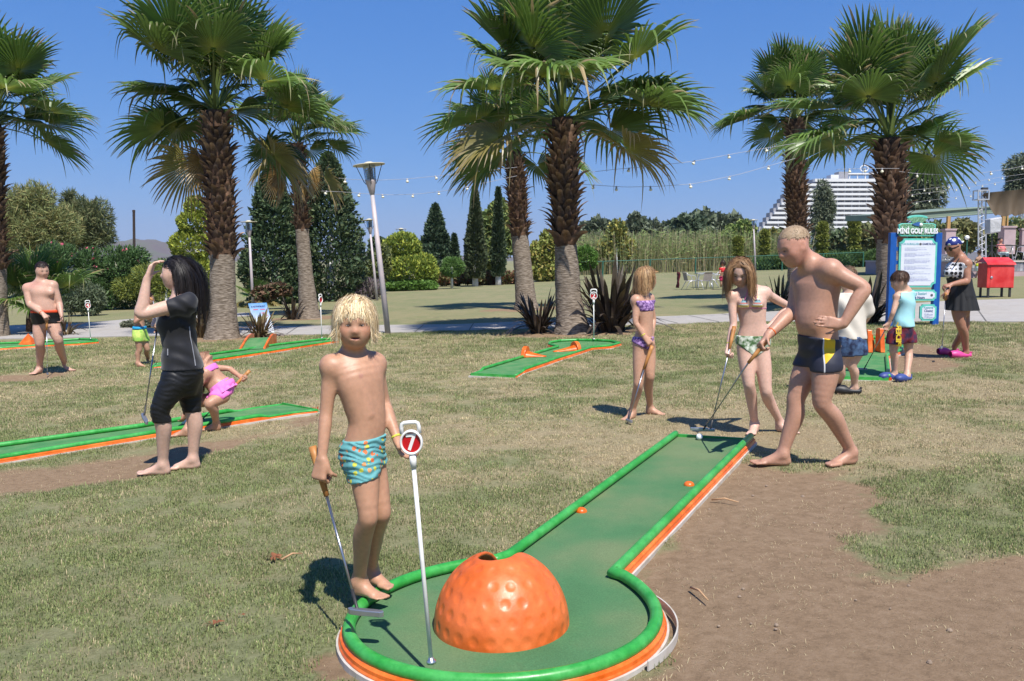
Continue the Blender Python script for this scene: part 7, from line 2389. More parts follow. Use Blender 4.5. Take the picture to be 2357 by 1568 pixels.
# ---------------------------------------------------------------- small girl in purple bikini
def small_girl():
    y = depth_g(1478, 965)
    AR = (.036, .032, .026, .026, .019); LG = (.066, .058, .044, .044, .028)
    p = fig('small girl in a purple patterned bikini looking away to the right', y, .0082, (1425, 605), (1525, 985), (.50, .30, .21),
            ((1488, 641, 0), .20, 112, 6, 0, dict(nose=.85, child=.6)), (1477, 676, 0),
            [(1484, 806, 0, 60, .07, .06, .06), (1482, 788, 0, 60, .105, .072, .095), (1483, 768, 0, 58, .098, .070, .072), (1484, 745, 0, 55, .086, .066, .058), (1482, 715, 0, 52, .098, .072, .062), (1480, 696, 0, 50, .104, .072, .066), (1478, 682, 0, 50, .08, .05, .055), (1477, 677, 0, 50, .04, .04, .04)],
            [((1464, 692, -.06), (1463, 742, -.10), (1483, 776, -.12), (1496, 790, -.13), (.5, .4, -.8), .14, (45, 55, 40), 1, AR),
             ((1494, 688, .09), (1504, 735, .12), (1500, 775, .02), (1502, 790, -.02), (-.5, .3, -.5), .14, (40, 50, 40), -1, AR)],
            [((1474, 800, -.03), (1470, 882, -.06), (1458, 962), -35, .19, LG, 1), ((1492, 800, .05), (1494, 866, .02), (1490, 952), 55, .19, LG, -1)], pad=.30, rneck=.040, sh_r=.036)
    J = p.J; p.body()
    mt = mat('purple_print', lin((96, 60, 120)), rough=.7, var=.1, vscale=45, col2=lin((186, 150, 200)))
    f, r = yawdir(52)
    p.garment('bikini_top', mt, .007, lambda X: np.maximum(slab(J(1481, 704, 0), (0, 0, 1), -.045, .05)(X), .0 - (X - J(1480, 704, 0).astype(np.float32)) @ f.astype(np.float32) + .01), label='purple bikini top', zr=(J(1481, 704)[2] - .07, J(1481, 704)[2] + .08))
    reg = short_legs(p, J(1483, 774, 0), J(1484, 805, 0), J(1474, 797, 0), J(1492, 797, 0), (.8, .6, 0), slant=(.5, -.5))
    p.garment('bikini_bottom', mt, .008, reg, label='purple bikini bottom', zr=(J(1483, 815)[2], J(1483, 770)[2] + .03))
    sh, el, wr = p.wr[0]
    p.garment('wristband', mat('yellow_band'), .004, slab(wr + unit(el - wr) * .015, unit(el - wr), 0, .014, .06), src=p.A.F, zr=(wr[2] - .06, wr[2] + .06))
    hair(p, 190, 14, lambda d: .17 + .05 * max(0, -d[1]), .0012, (.34, .19, .09), 44, hairline=(.6, .0, -.6), grav=.9, layer=.007, clump=.009, col2=(.52, .34, .17), mess=.12, steps=13, flick=.25, colliders=[(J(1477, 684, .0), .07)], behind=(.12, .3))
    return p


sg = small_girl(); _q = sg.J
putter('putter with a long wooden grip held by the small girl', _q(1501, 796, -.12), _q(1482, 850, -.15), G(1446, 970, .03), (.3, -.9), .08)


# ---------------------------------------------------------------- shirtless man far left
def man_left():
    y = depth_g(120, 860)
    AR = (.066, .060, .046, .047, .030); LG = (.102, .095, .066, .066, .040)
    p = fig('shirtless dark haired man in black trunks at the far left', y, .0125, (40, 592), (185, 872), (.52, .325, .25),
            ((97, 622, 0), .235, 48, 14, 0, dict(nose=1.0)), (93, 647, 0),
            [(106, 752, 0, 12, .11, .10, .09), (106, 734, 0, 12, .185, .13, .14), (105, 716, 0, 12, .185, .16, .12), (103, 700, 0, 12, .165, .16, .11), (100, 680, 0, 10, .168, .14, .12), (97, 664, 0, 10, .172, .12, .12), (94.5, 655, 0, 10, .13, .08, .09), (93, 649, 0, 10, .07, .06, .06)],
            [((64, 664, -.02), (68, 700, -.10), (98, 722, -.24), (106, 731, -.27), (0, .3, -.9), .18, (55, 60, 40), 1, AR),
             ((121, 658, .0), (136, 697, .0), (141, 724, -.10), (142, 736, -.13), (-.6, -.6, 0), .18, (35, 40, 30), -1, AR)],
            [((93, 745, 0), (92, 790, -.04), (95, 858), -5, .25, LG, 1), ((121, 745, 0), (134, 784, -.03), (148, 852), 58, .25, LG, -1)], pad=.36, rneck=.062, sh_r=.062, brow=(.05, .03, .02))
    J = p.J
    for u in (90, 112): p.T.ell(J(u, 674, -.09), (.08, .05, .06), .05)
    p.spots += [(J(91, 677, -.17), (.025,) * 3, np.eye(3), (.34, .15, .12), .7), (J(80, 655, -.05), (.15, .15, .06), np.eye(3), (.62, .26, .22), .35)]
    p.body()
    reg = short_legs(p, J(106, 717, 0), J(107, 752, 0), J(92, 746, 0), J(122, 744, 0), (1, 0, 0))
    p.garment('swim_trunks', mat('black_lycra'), .012, reg, label='black swim trunks with an orange waistband', zr=(J(106, 756)[2], J(106, 712)[2] + .03))
    p.garment('waistband', mat('orange_red', lin((206, 70, 30)), rough=.7), .016, slab(J(106, 716, 0), (0, 0, 1), -.025, .018), zr=(J(106, 724)[2], J(106, 710)[2]))
    sh, el, wr = p.wr[0]
    p.garment('wristband', mat('orange_band'), .006, slab(wr + unit(el - wr) * .015, unit(el - wr), 0, .02, .08), src=p.A.F, zr=(wr[2] - .08, wr[2] + .08))
    hair(p, 160, 8, lambda d: .028, .002, (.030, .018, .016), 45, hairline=(.5, .0, -.5), grav=.2, layer=.004, clump=.010, mess=.4, steps=4)
    return p


ml_ = man_left(); _q = ml_.J
putter('putter standing upright under the hand of the shirtless man', _q(107, 734, -.22), _q(107.5, 759, -.22), G(109, 861, .03), (.5, -.85), .12, hand=.022)

# ---------------------------------------------------------------- boys and woman on the right
m_clogb = mat('clog_blue', lin((58, 74, 132)), rough=.5, var=.06)
m_clogk = mat('clog_black', (.02, .02, .022), rough=.5, var=.1)
m_clogp = mat('clog_pink', lin((214, 70, 140)), rough=.45, var=.05)


def clog(name, label, he, yaw, L, m):
    """rounded foam clog with holes in the toe and a heel strap"""
    f, r = yawdir(yaw); he = np.asarray(he); F = Field(he - [L, L, .05], he + [L, L, L * .6], .009)
    F.ell(he + f * L * .75 + Z3 * L * .17, (L * .23, L * .36, L * .19), .03, np.array([r, f, Z3]))
    F.cone(he + f * L * .05 + Z3 * L * .12, he + f * L * .6 + Z3 * L * .12, L * .13, L * .15, .03, flat=(r, 1.35))
    F.ell(he + f * L * .22 + Z3 * L * .30, (L * .13, L * .24, L * .17), .02, np.array([r, f, Z3]), 'sub')
    F.cone(he - f * L * .05 + Z3 * L * .26 - r * L * .12, he - f * L * .05 + Z3 * L * .26 + r * L * .12, L * .035, L * .035, .012)
    sl, X = F.grid(F.lo - 1, F.lo + 9); F.F = np.maximum(F.F, (he[2] + .003 - X[..., 2])).astype(np.float32)
    V, Q = F.mesh(); V = relax(V, Q, 2)
    o = obj(name, mesh_np(name, V - he, Q, None, True, [m]), None, he)
    return tag(o, label, 'shoe', 'foam clogs')


def boy_tank():
    y = depth_g(2070, 874)
    AR = (.036, .033, .027, .027, .020); LG = (.066, .058, .042, .043, .029)
    p = fig('boy in a pale blue sleeveless shirt and patterned shorts bending to putt', y, .0105, (2025, 612), (2125, 885), (.56, .36, .27),
            ((2070, 647, -.02), .205, -118, 22, 0, dict(child=.7, nose=.8)), (2084, 668, .01),
            [(2078, 775, 0, -120, .07, .06, .06), (2078, 758, 0, -120, .105, .075, .09), (2081, 735, 0, -120, .10, .075, .072), (2084, 710, 0, -122, .105, .078, .075), (2086, 690, 0, -125, .115, .075, .078), (2086, 676, 0, -125, .085, .05, .06), (2084, 670, 0, -125, .04, .04, .04)],
            [((2066, 684, -.05), (2056, 718, -.10), (2046, 744, -.06), (2040, 754, -.05), (-.2, -.7, -.6), .14, (55, 60, 40), 1, AR),
             ((2094, 680, .12), (2064, 715, .16), (2048, 742, .02), (2041, 752, -.01), (.2, .6, -.6), .14, (55, 60, 40), -1, AR)],
            [((2062, 772, -.04), (2057, 808, -.04), (2062, 873), -62, .20, LG, 1), ((2090, 772, .04), (2092, 808, .03), (2090, 876), -50, .20, LG, -1)], pad=.34, rneck=.042, sh_r=.038)
    J = p.J; p.body()
    mt = mat('tank_cloth', lin((156, 208, 214)), rough=.85, var=.04, vscale=10)
    hem = J(2080, 752, 0); nk = J(2085, 672, 0)
    shA = p.wr[0][0]; shB = p.wr[1][0]
    def reg(X):
        d = np.maximum(hem[2] - X[..., 2], (X - nk.astype(np.float32)) @ unit([-.1, 0, 1.0]).astype(np.float32))
        for s in (shA, shB):
            d = np.maximum(d, .058 - np.linalg.norm(X - (s + unit(s - J(2084, 690, 0)) * .030).astype(np.float32), axis=-1))
        return d
    fl = lambda X: .012 + .018 * np.clip((J(0, 690)[2] - X[..., 2]) / .25, 0, 1)
    p.garment('shirt', mt, fl, reg, label='pale blue sleeveless shirt', wrinkle=.009, wdir=(.5, .2, .8), wfreq=40, zr=(hem[2] - .03, nk[2] + .06))
    def reg2(X): return short_legs(p, J(2080, 748, 0), J(2076, 780, 0), J(2060, 791, 0), J(2094, 789, 0), (.9, .5, 0))(X)
    p.garment('shorts', mat('red_navy_print', lin((122, 24, 36)), rough=.8, var=.15, vscale=14, col2=lin((36, 32, 62))), lambda X: .02 + .03 * np.clip((J(0, 760)[2] - X[..., 2]) / .2, 0, 1), reg2, label='red and navy patterned shorts with yellow letters', wrinkle=.008, wdir=(.8, .3, .2), wfreq=50, zr=(J(0, 800)[2], J(0, 745)[2]))
    # yellow lettering wrapped on the cloth
    me, co = text_mesh('PIDER-', .105, 'lettering', .004, .0, 'CENTER', .9)
    W = []
    for x, yy, _ in co:
        u = 2068 + (-yy) * FOC / y * -1.0 * .9; v = 770 - x * FOC / y * .95
        u = 2068 - yy * FOC / y * .75 * -1; d = ray(u, v); d = d / np.linalg.norm(d); t = (y - .30) / d[1]
        while t < (y + .1) / d[1]:
            q = np.array([0, 0, CAMH]) + d * t; ix = np.round((q - p.T.lo) / p.h).astype(int)
            if ((ix < 0) | (ix >= p.T.n)).any() or p.T.F[tuple(ix)] < .045: break
            t += .006
        W.append(q - d * .012 - p.base)
    me.vertices.foreach_set('co', np.array(W, np.float32).ravel()); me.materials.clear(); me.materials.append(mat('yellow_letters', lin((206, 176, 40)), rough=.7)); me.update(); obj('lettering', me, p.th)
    hair(p, 200, 10, lambda d: .055, .0020, (.085, .048, .03), 51, hairline=(.55, .05, -.5), grav=.5, layer=.005, clump=.010, mess=.3, steps=6)
    for (he, an, fy, L), lab in zip(p.ank, ('left blue clog of the boy in the sleeveless shirt', 'right blue clog of the boy in the sleeveless shirt')): clog('clog', lab, he - yawdir(fy)[0] * .02, fy, L * 1.25, m_clogb)
    return p


bt = boy_tank(); _q = bt.J
putter('putter swung low by the boy in the pale blue shirt', _q(2050, 736, -.04), _q(2036, 762, -.05), G(1988, 851, .06), (-.9, .2), .11)


def boy_cream():
    y = depth_g(1968, 910)
    AR = (.038, .035, .028, .028, .020); LG = (.068, .060, .044, .046, .030)
    p = fig('boy in a cream shirt and dark blue shorts half hidden by the blond man', y, .0105, (1905, 605), (2010, 920), (.60, .40, .31),
            ((1950, 640, 0), .21, -160, 18, 0, dict(child=.6)), (1958, 668, 0),
            [(1958, 812, 0, -160, .08, .07, .07), (1958, 792, 0, -160, .115, .08, .09), (1960, 765, 0, -160, .108, .08, .075), (1962, 735, 0, -160, .112, .085, .078), (1962, 700, 0, -160, .125, .08, .08), (1960, 680, 0, -160, .10, .06, .065), (1958, 670, 0, -160, .045, .04, .04)],
            [((1934, 690, .02), (1924, 740, .05), (1930, 780, -.02), (1932, 795, -.04), (0, -.7, -.6), .14, (40, 50, 30), 1, AR),
             ((1988, 690, 0), (1998, 728, .06), (1982, 755, .16), (1972, 760, .18), (0, .6, -.6), .14, (45, 50, 40), -1, AR)],
            [((1942, 808, 0), (1936, 850, 0), (1932, 905), -150, .21, LG, 1), ((1974, 808, 0), (1962, 842, 0), (1974, 907), -100, .21, LG, -1)], pad=.34, rneck=.044, sh_r=.04)
    J = p.J; p.body()
    sleeve = Field.__new__(Field); sleeve.__dict__.update(p.T.__dict__); sleeve.F = p.T.F.copy()
    for s_, e_, w_ in p.wr: sleeve.cone(s_, s_ * .35 + e_ * .65, .055, .062, .03)
    hem, nk = J(0, 780, 0), J(1959, 674, 0)
    p.garment('shirt', mat('cream_cotton', lin((206, 198, 184)), rough=.9, var=.05, vscale=5), lambda X: .014 + .02 * np.clip((J(0, 700)[2] - X[..., 2]) / .3, 0, 1), lambda X: np.maximum(hem[2] - X[..., 2], X[..., 2] - nk[2]), src=sleeve.F, label='loose cream short sleeved shirt', wrinkle=.012, wdir=(.6, .3, .6), wfreq=34, zr=(hem[2] - .03, nk[2] + .05))
    p.garment('shorts', mat('navy_camo', lin((22, 30, 62)), rough=.85, var=.1, vscale=16, col2=lin((70, 96, 130))), .032, short_legs(p, J(1958, 772, 0), J(1958, 812, 0), J(1940, 820, 0), J(1972, 818, 0), (1, 0, 0)), label='dark blue patterned shorts', zr=(J(0, 826)[2], J(0, 768)[2]))
    hair(p, 160, 8, lambda d: .03, .002, (.16, .10, .055), 52, hairline=(.55, .05, -.5), grav=.3, layer=.004, clump=.010, mess=.4, steps=4)
    he, an, fy, L = p.ank[1]; clog('clog', 'black clog of the boy in the cream shirt', he - yawdir(fy)[0] * .02, fy, L * 1.22, m_clogk)
    he, an, fy, L = p.ank[0]; clog('clog', 'black clog behind the blond man', he - yawdir(fy)[0] * .02, fy, L * 1.22, m_clogk)
    return p


boy_cream()


def woman_bandana():
    y = depth_g(2205, 826)
    AR = (.052, .048, .040, .040, .028); LG = (.085, .076, .056, .055, .034)
    p = fig('tanned woman in a black skirted swimsuit, bandana and sunglasses', y, .0115, (2155, 535), (2250, 835), (.36, .185, .125),
            ((2194, 568, -.02), .225, -72, 22, 0, dict(nose=1.0)), (2212, 592, 0),
            [(2212, 722, 0, -75, .10, .08, .09), (2212, 690, 0, -75, .155, .11, .13), (2211, 664, 0, -75, .145, .115, .11), (2209, 642, 0, -72, .140, .120, .10), (2208, 622, 0, -70, .150, .140, .105), (2210, 606, 0, -70, .150, .095, .10), (2212, 594, 0, -70, .07, .06, .06)],
            [((2224, 606, -.12), (2226, 647, -.17), (2190, 655, -.24), (2178, 658, -.25), (.1, .4, -.8), .17, (40, 50, 30), 1, AR),
             ((2200, 606, .14), (2196, 648, .16), (2180, 672, -.02), (2176, 682, -.08), (.3, .3, -.8), .17, (55, 60, 40), -1, AR)],
            [((2206, 715, -.05), (2214, 752, -.06), (2228, 823), -80, .225, LG, 1), ((2216, 715, .06), (2222, 752, .05), (2198, 816), -80, .225, LG, -1)], pad=.42, rneck=.05, sh_r=.048)
    J = p.J
    p.T.ell(J(2188, 628, -.06), (.07, .07, .065), .04); p.T.ell(J(2188, 628, .08), (.07, .07, .065), .04)
    p.body()
    mk = mat('black_swim', (.012, .012, .013), rough=.7, var=.1)
    dots = bpy.data.materials.new('spotted_swim'); dots.use_nodes = True
    N, L = dots.node_tree.nodes, dots.node_tree.links; tc = N.new('ShaderNodeTexCoord'); vo = N.new('ShaderNodeTexVoronoi'); vo.inputs['Scale'].default_value = 20; vo.inputs['Randomness'].default_value = .25; L.new(tc.outputs['Object'], vo.inputs['Vector'])
    rp = N.new('ShaderNodeValToRGB'); rp.color_ramp.interpolation = 'CONSTANT'; rp.color_ramp.elements[0].color = (.012, .012, .014, 1); rp.color_ramp.elements[1].position = .44; rp.color_ramp.elements[1].color = (.62, .62, .62, 1); L.new(vo.outputs['Distance'], rp.inputs[0]); L.new(rp.outputs[0], N['Principled BSDF'].inputs[0])
    f, r = yawdir(-72); z0, z1 = J(0, 640)[2], J(0, 600)[2]

    def bust(X):
        q = (X - J(2209, 625, 0).astype(np.float32)) @ f.astype(np.float32)
        return np.maximum(np.maximum(z0 - X[..., 2], X[..., 2] - z1 - .0), -q + .02 + .75 * np.clip(X[..., 2] - J(0, 622)[2], 0, 1))
    p.garment('swim_top', dots, .010, bust, label='black and white spotted halter top', zr=(z0 - .03, z1 + .03))
    sk = Field.__new__(Field); sk.__dict__.update(p.T.__dict__); sk.F = p.T.F.copy()
    p.garment('swim_body', mk, .012, lambda X: np.maximum(J(0, 700)[2] - X[..., 2], X[..., 2] - z0), label='black swimsuit waist', zr=(J(0, 705)[2], z0 + .03))
    c0, c1 = J(2211, 652, 0), J(2214, 714, 0); a = np.linspace(0, 2 * math.pi, 72, endpoint=False); V = []; mb = MB(); f, r = yawdir(-75)
    for t in np.linspace(0, 1, 10):
        c = c0 * (1 - t) + c1 * t; w = .145 + .045 * t; d = .13 + .075 * t; pl = 1 + .05 * t * np.sin(a * 13) + .02 * t * np.sin(a * 29)
        V.append(c + (np.cos(a) * w * pl)[:, None] * r + (np.sin(a) * d * pl)[:, None] * f)
    V = np.concatenate(V); n = 72; mb.add(V, Q=[(i * n + j, i * n + (j + 1) % n, (i + 1) * n + (j + 1) % n, (i + 1) * n + j) for i in range(9) for j in range(n)]); mb.build('skirt', mk, p.th, smooth=True)['label'] = 'flared black swim skirt'
    # strap, bandana, glasses
    m = MB(); m.tube([J(2196, 612, -.16), J(2206, 598, -.08), J(2212, 590, -.02), J(2214, 586, .03)], .008, 6); m.build('strap', mk, p.th)
    c, r_, f_, u_, hs = p.hf; M = np.array([r_, f_, u_]); P = lambda x, yy, z: c + hs * (x * r_ + yy * f_ + z * u_)
    B = Field(c - .22, c + .22, .009); B.ell(P(0, -.07, .15), np.array([.385, .47, .40]) * hs, 0, M)
    sl, X = B.grid(B.lo - 1, B.lo + 9); q = (X - c.astype(np.float32)) @ M.T.astype(np.float32) / hs; B.F = np.maximum(B.F, .10 + .22 * q[..., 1] - q[..., 2]).astype(np.float32)
    B.ell(P(0, -.56, .02), np.array([.10, .14, .10]) * hs, .02, M); B.cone(P(.05, -.58, 0), P(.10, -.72, .06), .02, .008, .01); B.cone(P(-.05, -.58, 0), P(-.08, -.70, -.18), .02, .008, .01)
    V, Q = B.mesh(); V = relax(V, Q, 2)
    bm = bpy.data.materials.new('bandana_print'); bm.use_nodes = True; N, L = bm.node_tree.nodes, bm.node_tree.links; tc = N.new('ShaderNodeTexCoord'); vo = N.new('ShaderNodeTexVoronoi'); vo.inputs['Scale'].default_value = 19; L.new(tc.outputs['Object'], vo.inputs['Vector'])
    rp = N.new('ShaderNodeValToRGB'); rp.color_ramp.interpolation = 'CONSTANT'; e = rp.color_ramp.elements; e[0].color = (*lin((190, 196, 60)), 1); e[1].position = .22; e[1].color = (.62, .64, .68, 1); k = e.new(.40); k.color = (*lin((22, 36, 110)), 1); L.new(vo.outputs['Distance'], rp.inputs[0]); L.new(rp.outputs[0], N['Principled BSDF'].inputs[0])
    obj('bandana', mesh_np('bandana', V - p.base, Q, None, True, [bm]), p.th)['label'] = 'blue bandana with white and yellow flowers'
    mb = MB(); mg = mat('dark_lens', (.01, .01, .01), rough=.1, var=0)
    for s in (-1, 1):
        mb.lathe(P(s * .145, .385, .0), [(.001, .006), (.028, .004), (.03, -.004)], 14, f_); mb.tube([P(s * .24, .36, .02), P(s * .36, .2, .03), P(s * .38, -.05, .02)], .006, 6)
    mb.tube([P(-.07, .40, .01), P(.07, .40, .01)], .005, 5); mb.build('sunglasses', mg, p.th)
    for (he, an, fy, L_), lab in zip(p.ank, ('nearer pink clog of the bandana woman', 'farther pink clog of the bandana woman')): clog('clog', lab, he - yawdir(fy)[0] * .02, fy, L_ * 1.22, m_clogp)
    return p


wb = woman_bandana(); _q = wb.J
putter('putter hanging before the bandana woman', _q(2177, 674, -.08), _q(2176, 692, -.09), _q(2168, 800, -.22), (-.5, -.85, -.05), .12)


# ---------------------------------------------------------------- crouching girl in pink
def girl_pink():
    y = depth_g(500, 990)
    AR = (.036, .032, .026, .026, .019); LG = (.068, .060, .044, .044, .028)
    p = fig('girl in a pink frilled swimsuit crouching over the long left lane', y, .0095, (410, 825), (590, 1010), (.46, .265, .18),
            ((446, 862, -.05), .20, -90, 50, 0, dict(child=.7)), (462, 850, 0),
            [(520, 908, 0, -95, .07, .06, .06), (512, 897, 0, -95, .110, .085, .095), (498, 880, 0, -95, .098, .075, .07), (484, 864, 0, -92, .095, .075, .065), (472, 853, 0, -90, .10, .07, .065), (462, 850, 0, -90, .05, .04, .04)],
            [((474, 860, -.10), (450, 905, -.16), (427, 948, -.14), (422, 963, -.14), (-.6, .2, -.6), .14, (25, 30, 20), 1, AR),
             ((480, 846, .10), (528, 849, .16), (552, 866, .10), (560, 872, .08), (-.3, -.4, .8), .14, (60, 65, 40), -1, AR)],
            [((512, 912, -.07), (484, 930, -.18), (506, 990), -75, .19, LG, 1), ((500, 914, .06), (452, 930, -.02), (438, 1004), -80, .19, LG, -1)], pad=.36, rneck=.038, sh_r=.036)
    J = p.J; p.body()
    mp = mat('pink_cloth', lin((232, 120, 196)), rough=.75, var=.08, vscale=30)
    ax = unit(J(498, 880, 0) - J(520, 908, 0))
    p.garment('swim_bottom', mp, .010, slab(J(513, 899, 0), ax, -.075, .045, .16), label='pink swim bottom', zr=(J(0, 930)[2], J(0, 870)[2]))
    c0, c1 = J(504, 884, 0), J(517, 906, 0); a = np.linspace(0, 2 * math.pi, 60, endpoint=False); V = []; f, r = yawdir(-95); f2 = unit(np.cross(r, ax)); mb = MB()
    for t in np.linspace(0, 1, 7):
        c = c0 * (1 - t) + c1 * t; w = .115 + .03 * t; d = .10 + .03 * t; pl = 1 + .07 * t * np.sin(a * 12)
        V.append(c + (np.cos(a) * w * pl)[:, None] * r + (np.sin(a) * d * pl)[:, None] * f2)
    V = np.concatenate(V); n = 60; mb.add(V, Q=[(i * n + j, i * n + (j + 1) % n, (i + 1) * n + (j + 1) % n, (i + 1) * n + j) for i in range(6) for j in range(n)]); mb.build('frill', mp, p.th, smooth=True)['label'] = 'pink swim skirt frill'
    p.garment('swim_top', mp, .008, slab(J(476, 857, 0), ax, -.03, .03, .14), label='pink swim top', zr=(J(0, 885)[2], J(0, 835)[2]))
    hair(p, 120, 10, .28, .0018, (.06, .032, .02), 53, hairline=(.6, 0, -.55), grav=1.0, layer=.01, clump=.011, mess=.2, steps=14, part=(.28, .4))
    return p


gp = girl_pink(); _q = gp.J
putter('putter with a wooden grip held by the crouching girl', _q(575, 853, .10), _q(538, 891, .05), G(463, 968, .06), (-.9, -.1), .09)


# ---------------------------------------------------------------- boy in green shorts behind the woman
def boy_green():
    y = depth_g(330, 843)
    AR = (.04, .036, .03, .03, .022); LG = (.066, .058, .042, .044, .028)
    p = fig('boy in lime green shorts with a blue waistband behind the raised arm', y, .012, (295, 660), (370, 852), (.46, .27, .19),
            ((340, 688, 0), .21, 120, 5, 0, dict(child=.6)), (330, 706, 0),
            [(323, 778, 0, 100, .07, .06, .06), (322, 764, 0, 100, .10, .075, .09), (321, 748, 0, 100, .095, .075, .07), (320, 732, 0, 100, .10, .08, .07), (324, 716, 0, 100, .11, .075, .075), (329, 708, 0, 100, .05, .045, .045)],
            [((318, 716, -.1), (312, 742, -.12), (335, 728, -.2), (345, 720, -.2), (0, .5, .5), .14, (50, 50, 30), 1, AR), ((334, 714, .1), (344, 738, .12), (352, 725, 0), (352, 715, 0), (0, -.5, .5), .14, (50, 50, 30), -1, AR)],
            [((318, 774, -.05), (320, 805, -.04), (314, 844), 78, .19, LG, 1), ((328, 774, .05), (338, 804, .06), (338, 837), 85, .19, LG, -1)], pad=.34, rneck=.042, sh_r=.038)
    J = p.J; p.body()
    p.garment('shorts', mat('lime_print', lin((160, 214, 90)), rough=.8, var=.1, vscale=12, col2=lin((214, 220, 120))), .022, short_legs(p, J(322, 757, 0), J(324, 782, 0), J(318, 785, 0), J(330, 786, 0), (.3, 1, 0)), label='lime green swim shorts', wrinkle=.01, wdir=(.8, .3, .2), wfreq=45, zr=(J(0, 792)[2], J(0, 752)[2]))
    p.garment('waistband', mat('cyan_band', lin((30, 150, 200)), rough=.7), .026, slab(J(322, 754, 0), (0, 0, 1), -.025, .02), zr=(J(0, 760)[2], J(0, 748)[2]))
    hair(p, 110, 8, lambda d: .04, .002, (.03, .02, .018), 54, hairline=(.55, .05, -.5), grav=.4, layer=.005, clump=.010, mess=.3, steps=5)
    m_fl = mat('flip_flop', lin((96, 62, 44)), rough=.8)
    for he, an, fy, L in p.ank:
        f, r = yawdir(fy); mb = MB(); a = np.linspace(0, 6.28, 20, endpoint=False)
        mb.prism(np.stack([L * .22 * np.cos(a), L * .62 * np.sin(a)], 1), he + f * L * .45 - Z3 * .004, r, f, Z3, .015); mb.build('sandal', m_fl, p.th)
    return p


bg_ = boy_green(); _q = bg_.J
putter('putter whose grip shows beside the raised elbow', _q(340, 682, -.2), _q(352, 692, -.2), _q(386, 838, -.1), (.9, .1), .1)


# ---------------------------------------------------------------- far figures
def far_girl():
    y = depth_g(1662, 667)
    p = fig('far girl in a red top and pink shorts by the garden chairs', y, .022, (1645, 590), (1682, 670), (.44, .26, .18),
            ((1664, 606, 0), .21, -40, 10, 0, dict(detail=False)), (1665, 614, 0),
            [(1664, 645, 0, -30, .08, .07, .07), (1664, 640, 0, -30, .13, .09, .1), (1664, 632, 0, -30, .11, .09, .08), (1664, 622, 0, -30, .13, .09, .08), (1665, 616, 0, -30, .06, .05, .05)],
            [((1659, 619, -.05), (1656, 630, -.1), (1666, 628, -.2), (1667, 628, -.2), (0, 1, 0), 0, (0, 0, 0), 1, (.04, .04, .032, .032, .025)), ((1671, 619, .05), (1674, 630, 0), (1666, 632, -.15), (1667, 628, -.2), (0, 1, 0), 0, (0, 0, 0), 1, (.04, .04, .032, .032, .025))],
            [((1661, 643, 0), (1660, 655, 0), (1659, 666), -30, .2, (.07, .06, .045, .045, .03), 1), ((1667, 643, 0), (1667, 655, 0), (1668, 666), -20, .2, (.07, .06, .045, .045, .03), -1)], pad=.3, rneck=.045, sh_r=.04)
    p.body(); J = p.J
    p.garment('top', mat('red_cloth', lin((206, 40, 44)), rough=.8), .02, slab(J(1664, 621, 0), (0, 0, 1), -.10, .08), zr=(J(0, 630)[2], J(0, 612)[2]))
    p.garment('shorts', mat('pink_red', lin((206, 50, 96)), rough=.8), .02, slab(J(1664, 640, 0), (0, 0, 1), -.12, .07), zr=(J(0, 648)[2], J(0, 632)[2]))
    hair(p, 60, 6, .16, .006, (.05, .03, .02), 55, hairline=(.6, 0, -.5), grav=1, layer=.01, clump=.02, steps=8)


def far_boy():
    y = depth_g(2252, 640)
    p = fig('far boy in yellow and white shorts walking towards the terrace', y, .020, (2236, 570), (2272, 645), (.45, .27, .19),
            ((2254, 582, 0), .21, 175, 0, 0, dict(detail=False)), (2254, 590, 0),
            [(2253, 617, 0, 175, .07, .06, .06), (2253, 611, 0, 175, .11, .08, .09), (2254, 603, 0, 175, .10, .075, .07), (2254, 595, 0, 175, .115, .08, .07), (2254, 591, 0, 175, .05, .05, .05)],
            [((2248, 596, 0), (2243, 603, .05), (2246, 610, -.05), (0, 0, 0), (0, 1, 0), 0, (0, 0, 0), 1, (.036, .034, .028, .028, .022)), ((2260, 596, 0), (2264, 603, .05), (2266, 596, .15), (0, 0, 0), (0, 1, 0), 0, (0, 0, 0), 1, (.036, .034, .028, .028, .022))],
            [((2250, 616, 0), (2252, 628, 0), (2247, 640), 170, .19, (.065, .058, .042, .042, .028), 1), ((2257, 616, 0), (2258, 628, .05), (2256, 637), 170, .19, (.065, .058, .042, .042, .028), -1)], pad=.3, rneck=.042, sh_r=.036)
    p.body(); J = p.J
    p.garment('shorts', mat('white_short', lin((196, 214, 206)), rough=.8), .024, slab(J(2253, 616, 0), (0, 0, 1), -.16, .05), zr=(J(0, 628)[2], J(0, 610)[2]))
    p.garment('waistband', mat('lime_yellow', lin((214, 224, 50)), rough=.8), .028, slab(J(2253, 610, 0), (0, 0, 1), -.06, .06), zr=(J(0, 617)[2], J(0, 604)[2]))
    hair(p, 60, 5, .03, .006, (.05, .03, .02), 56, hairline=(.55, .05, -.5), grav=.4, layer=.006, clump=.02, steps=4)


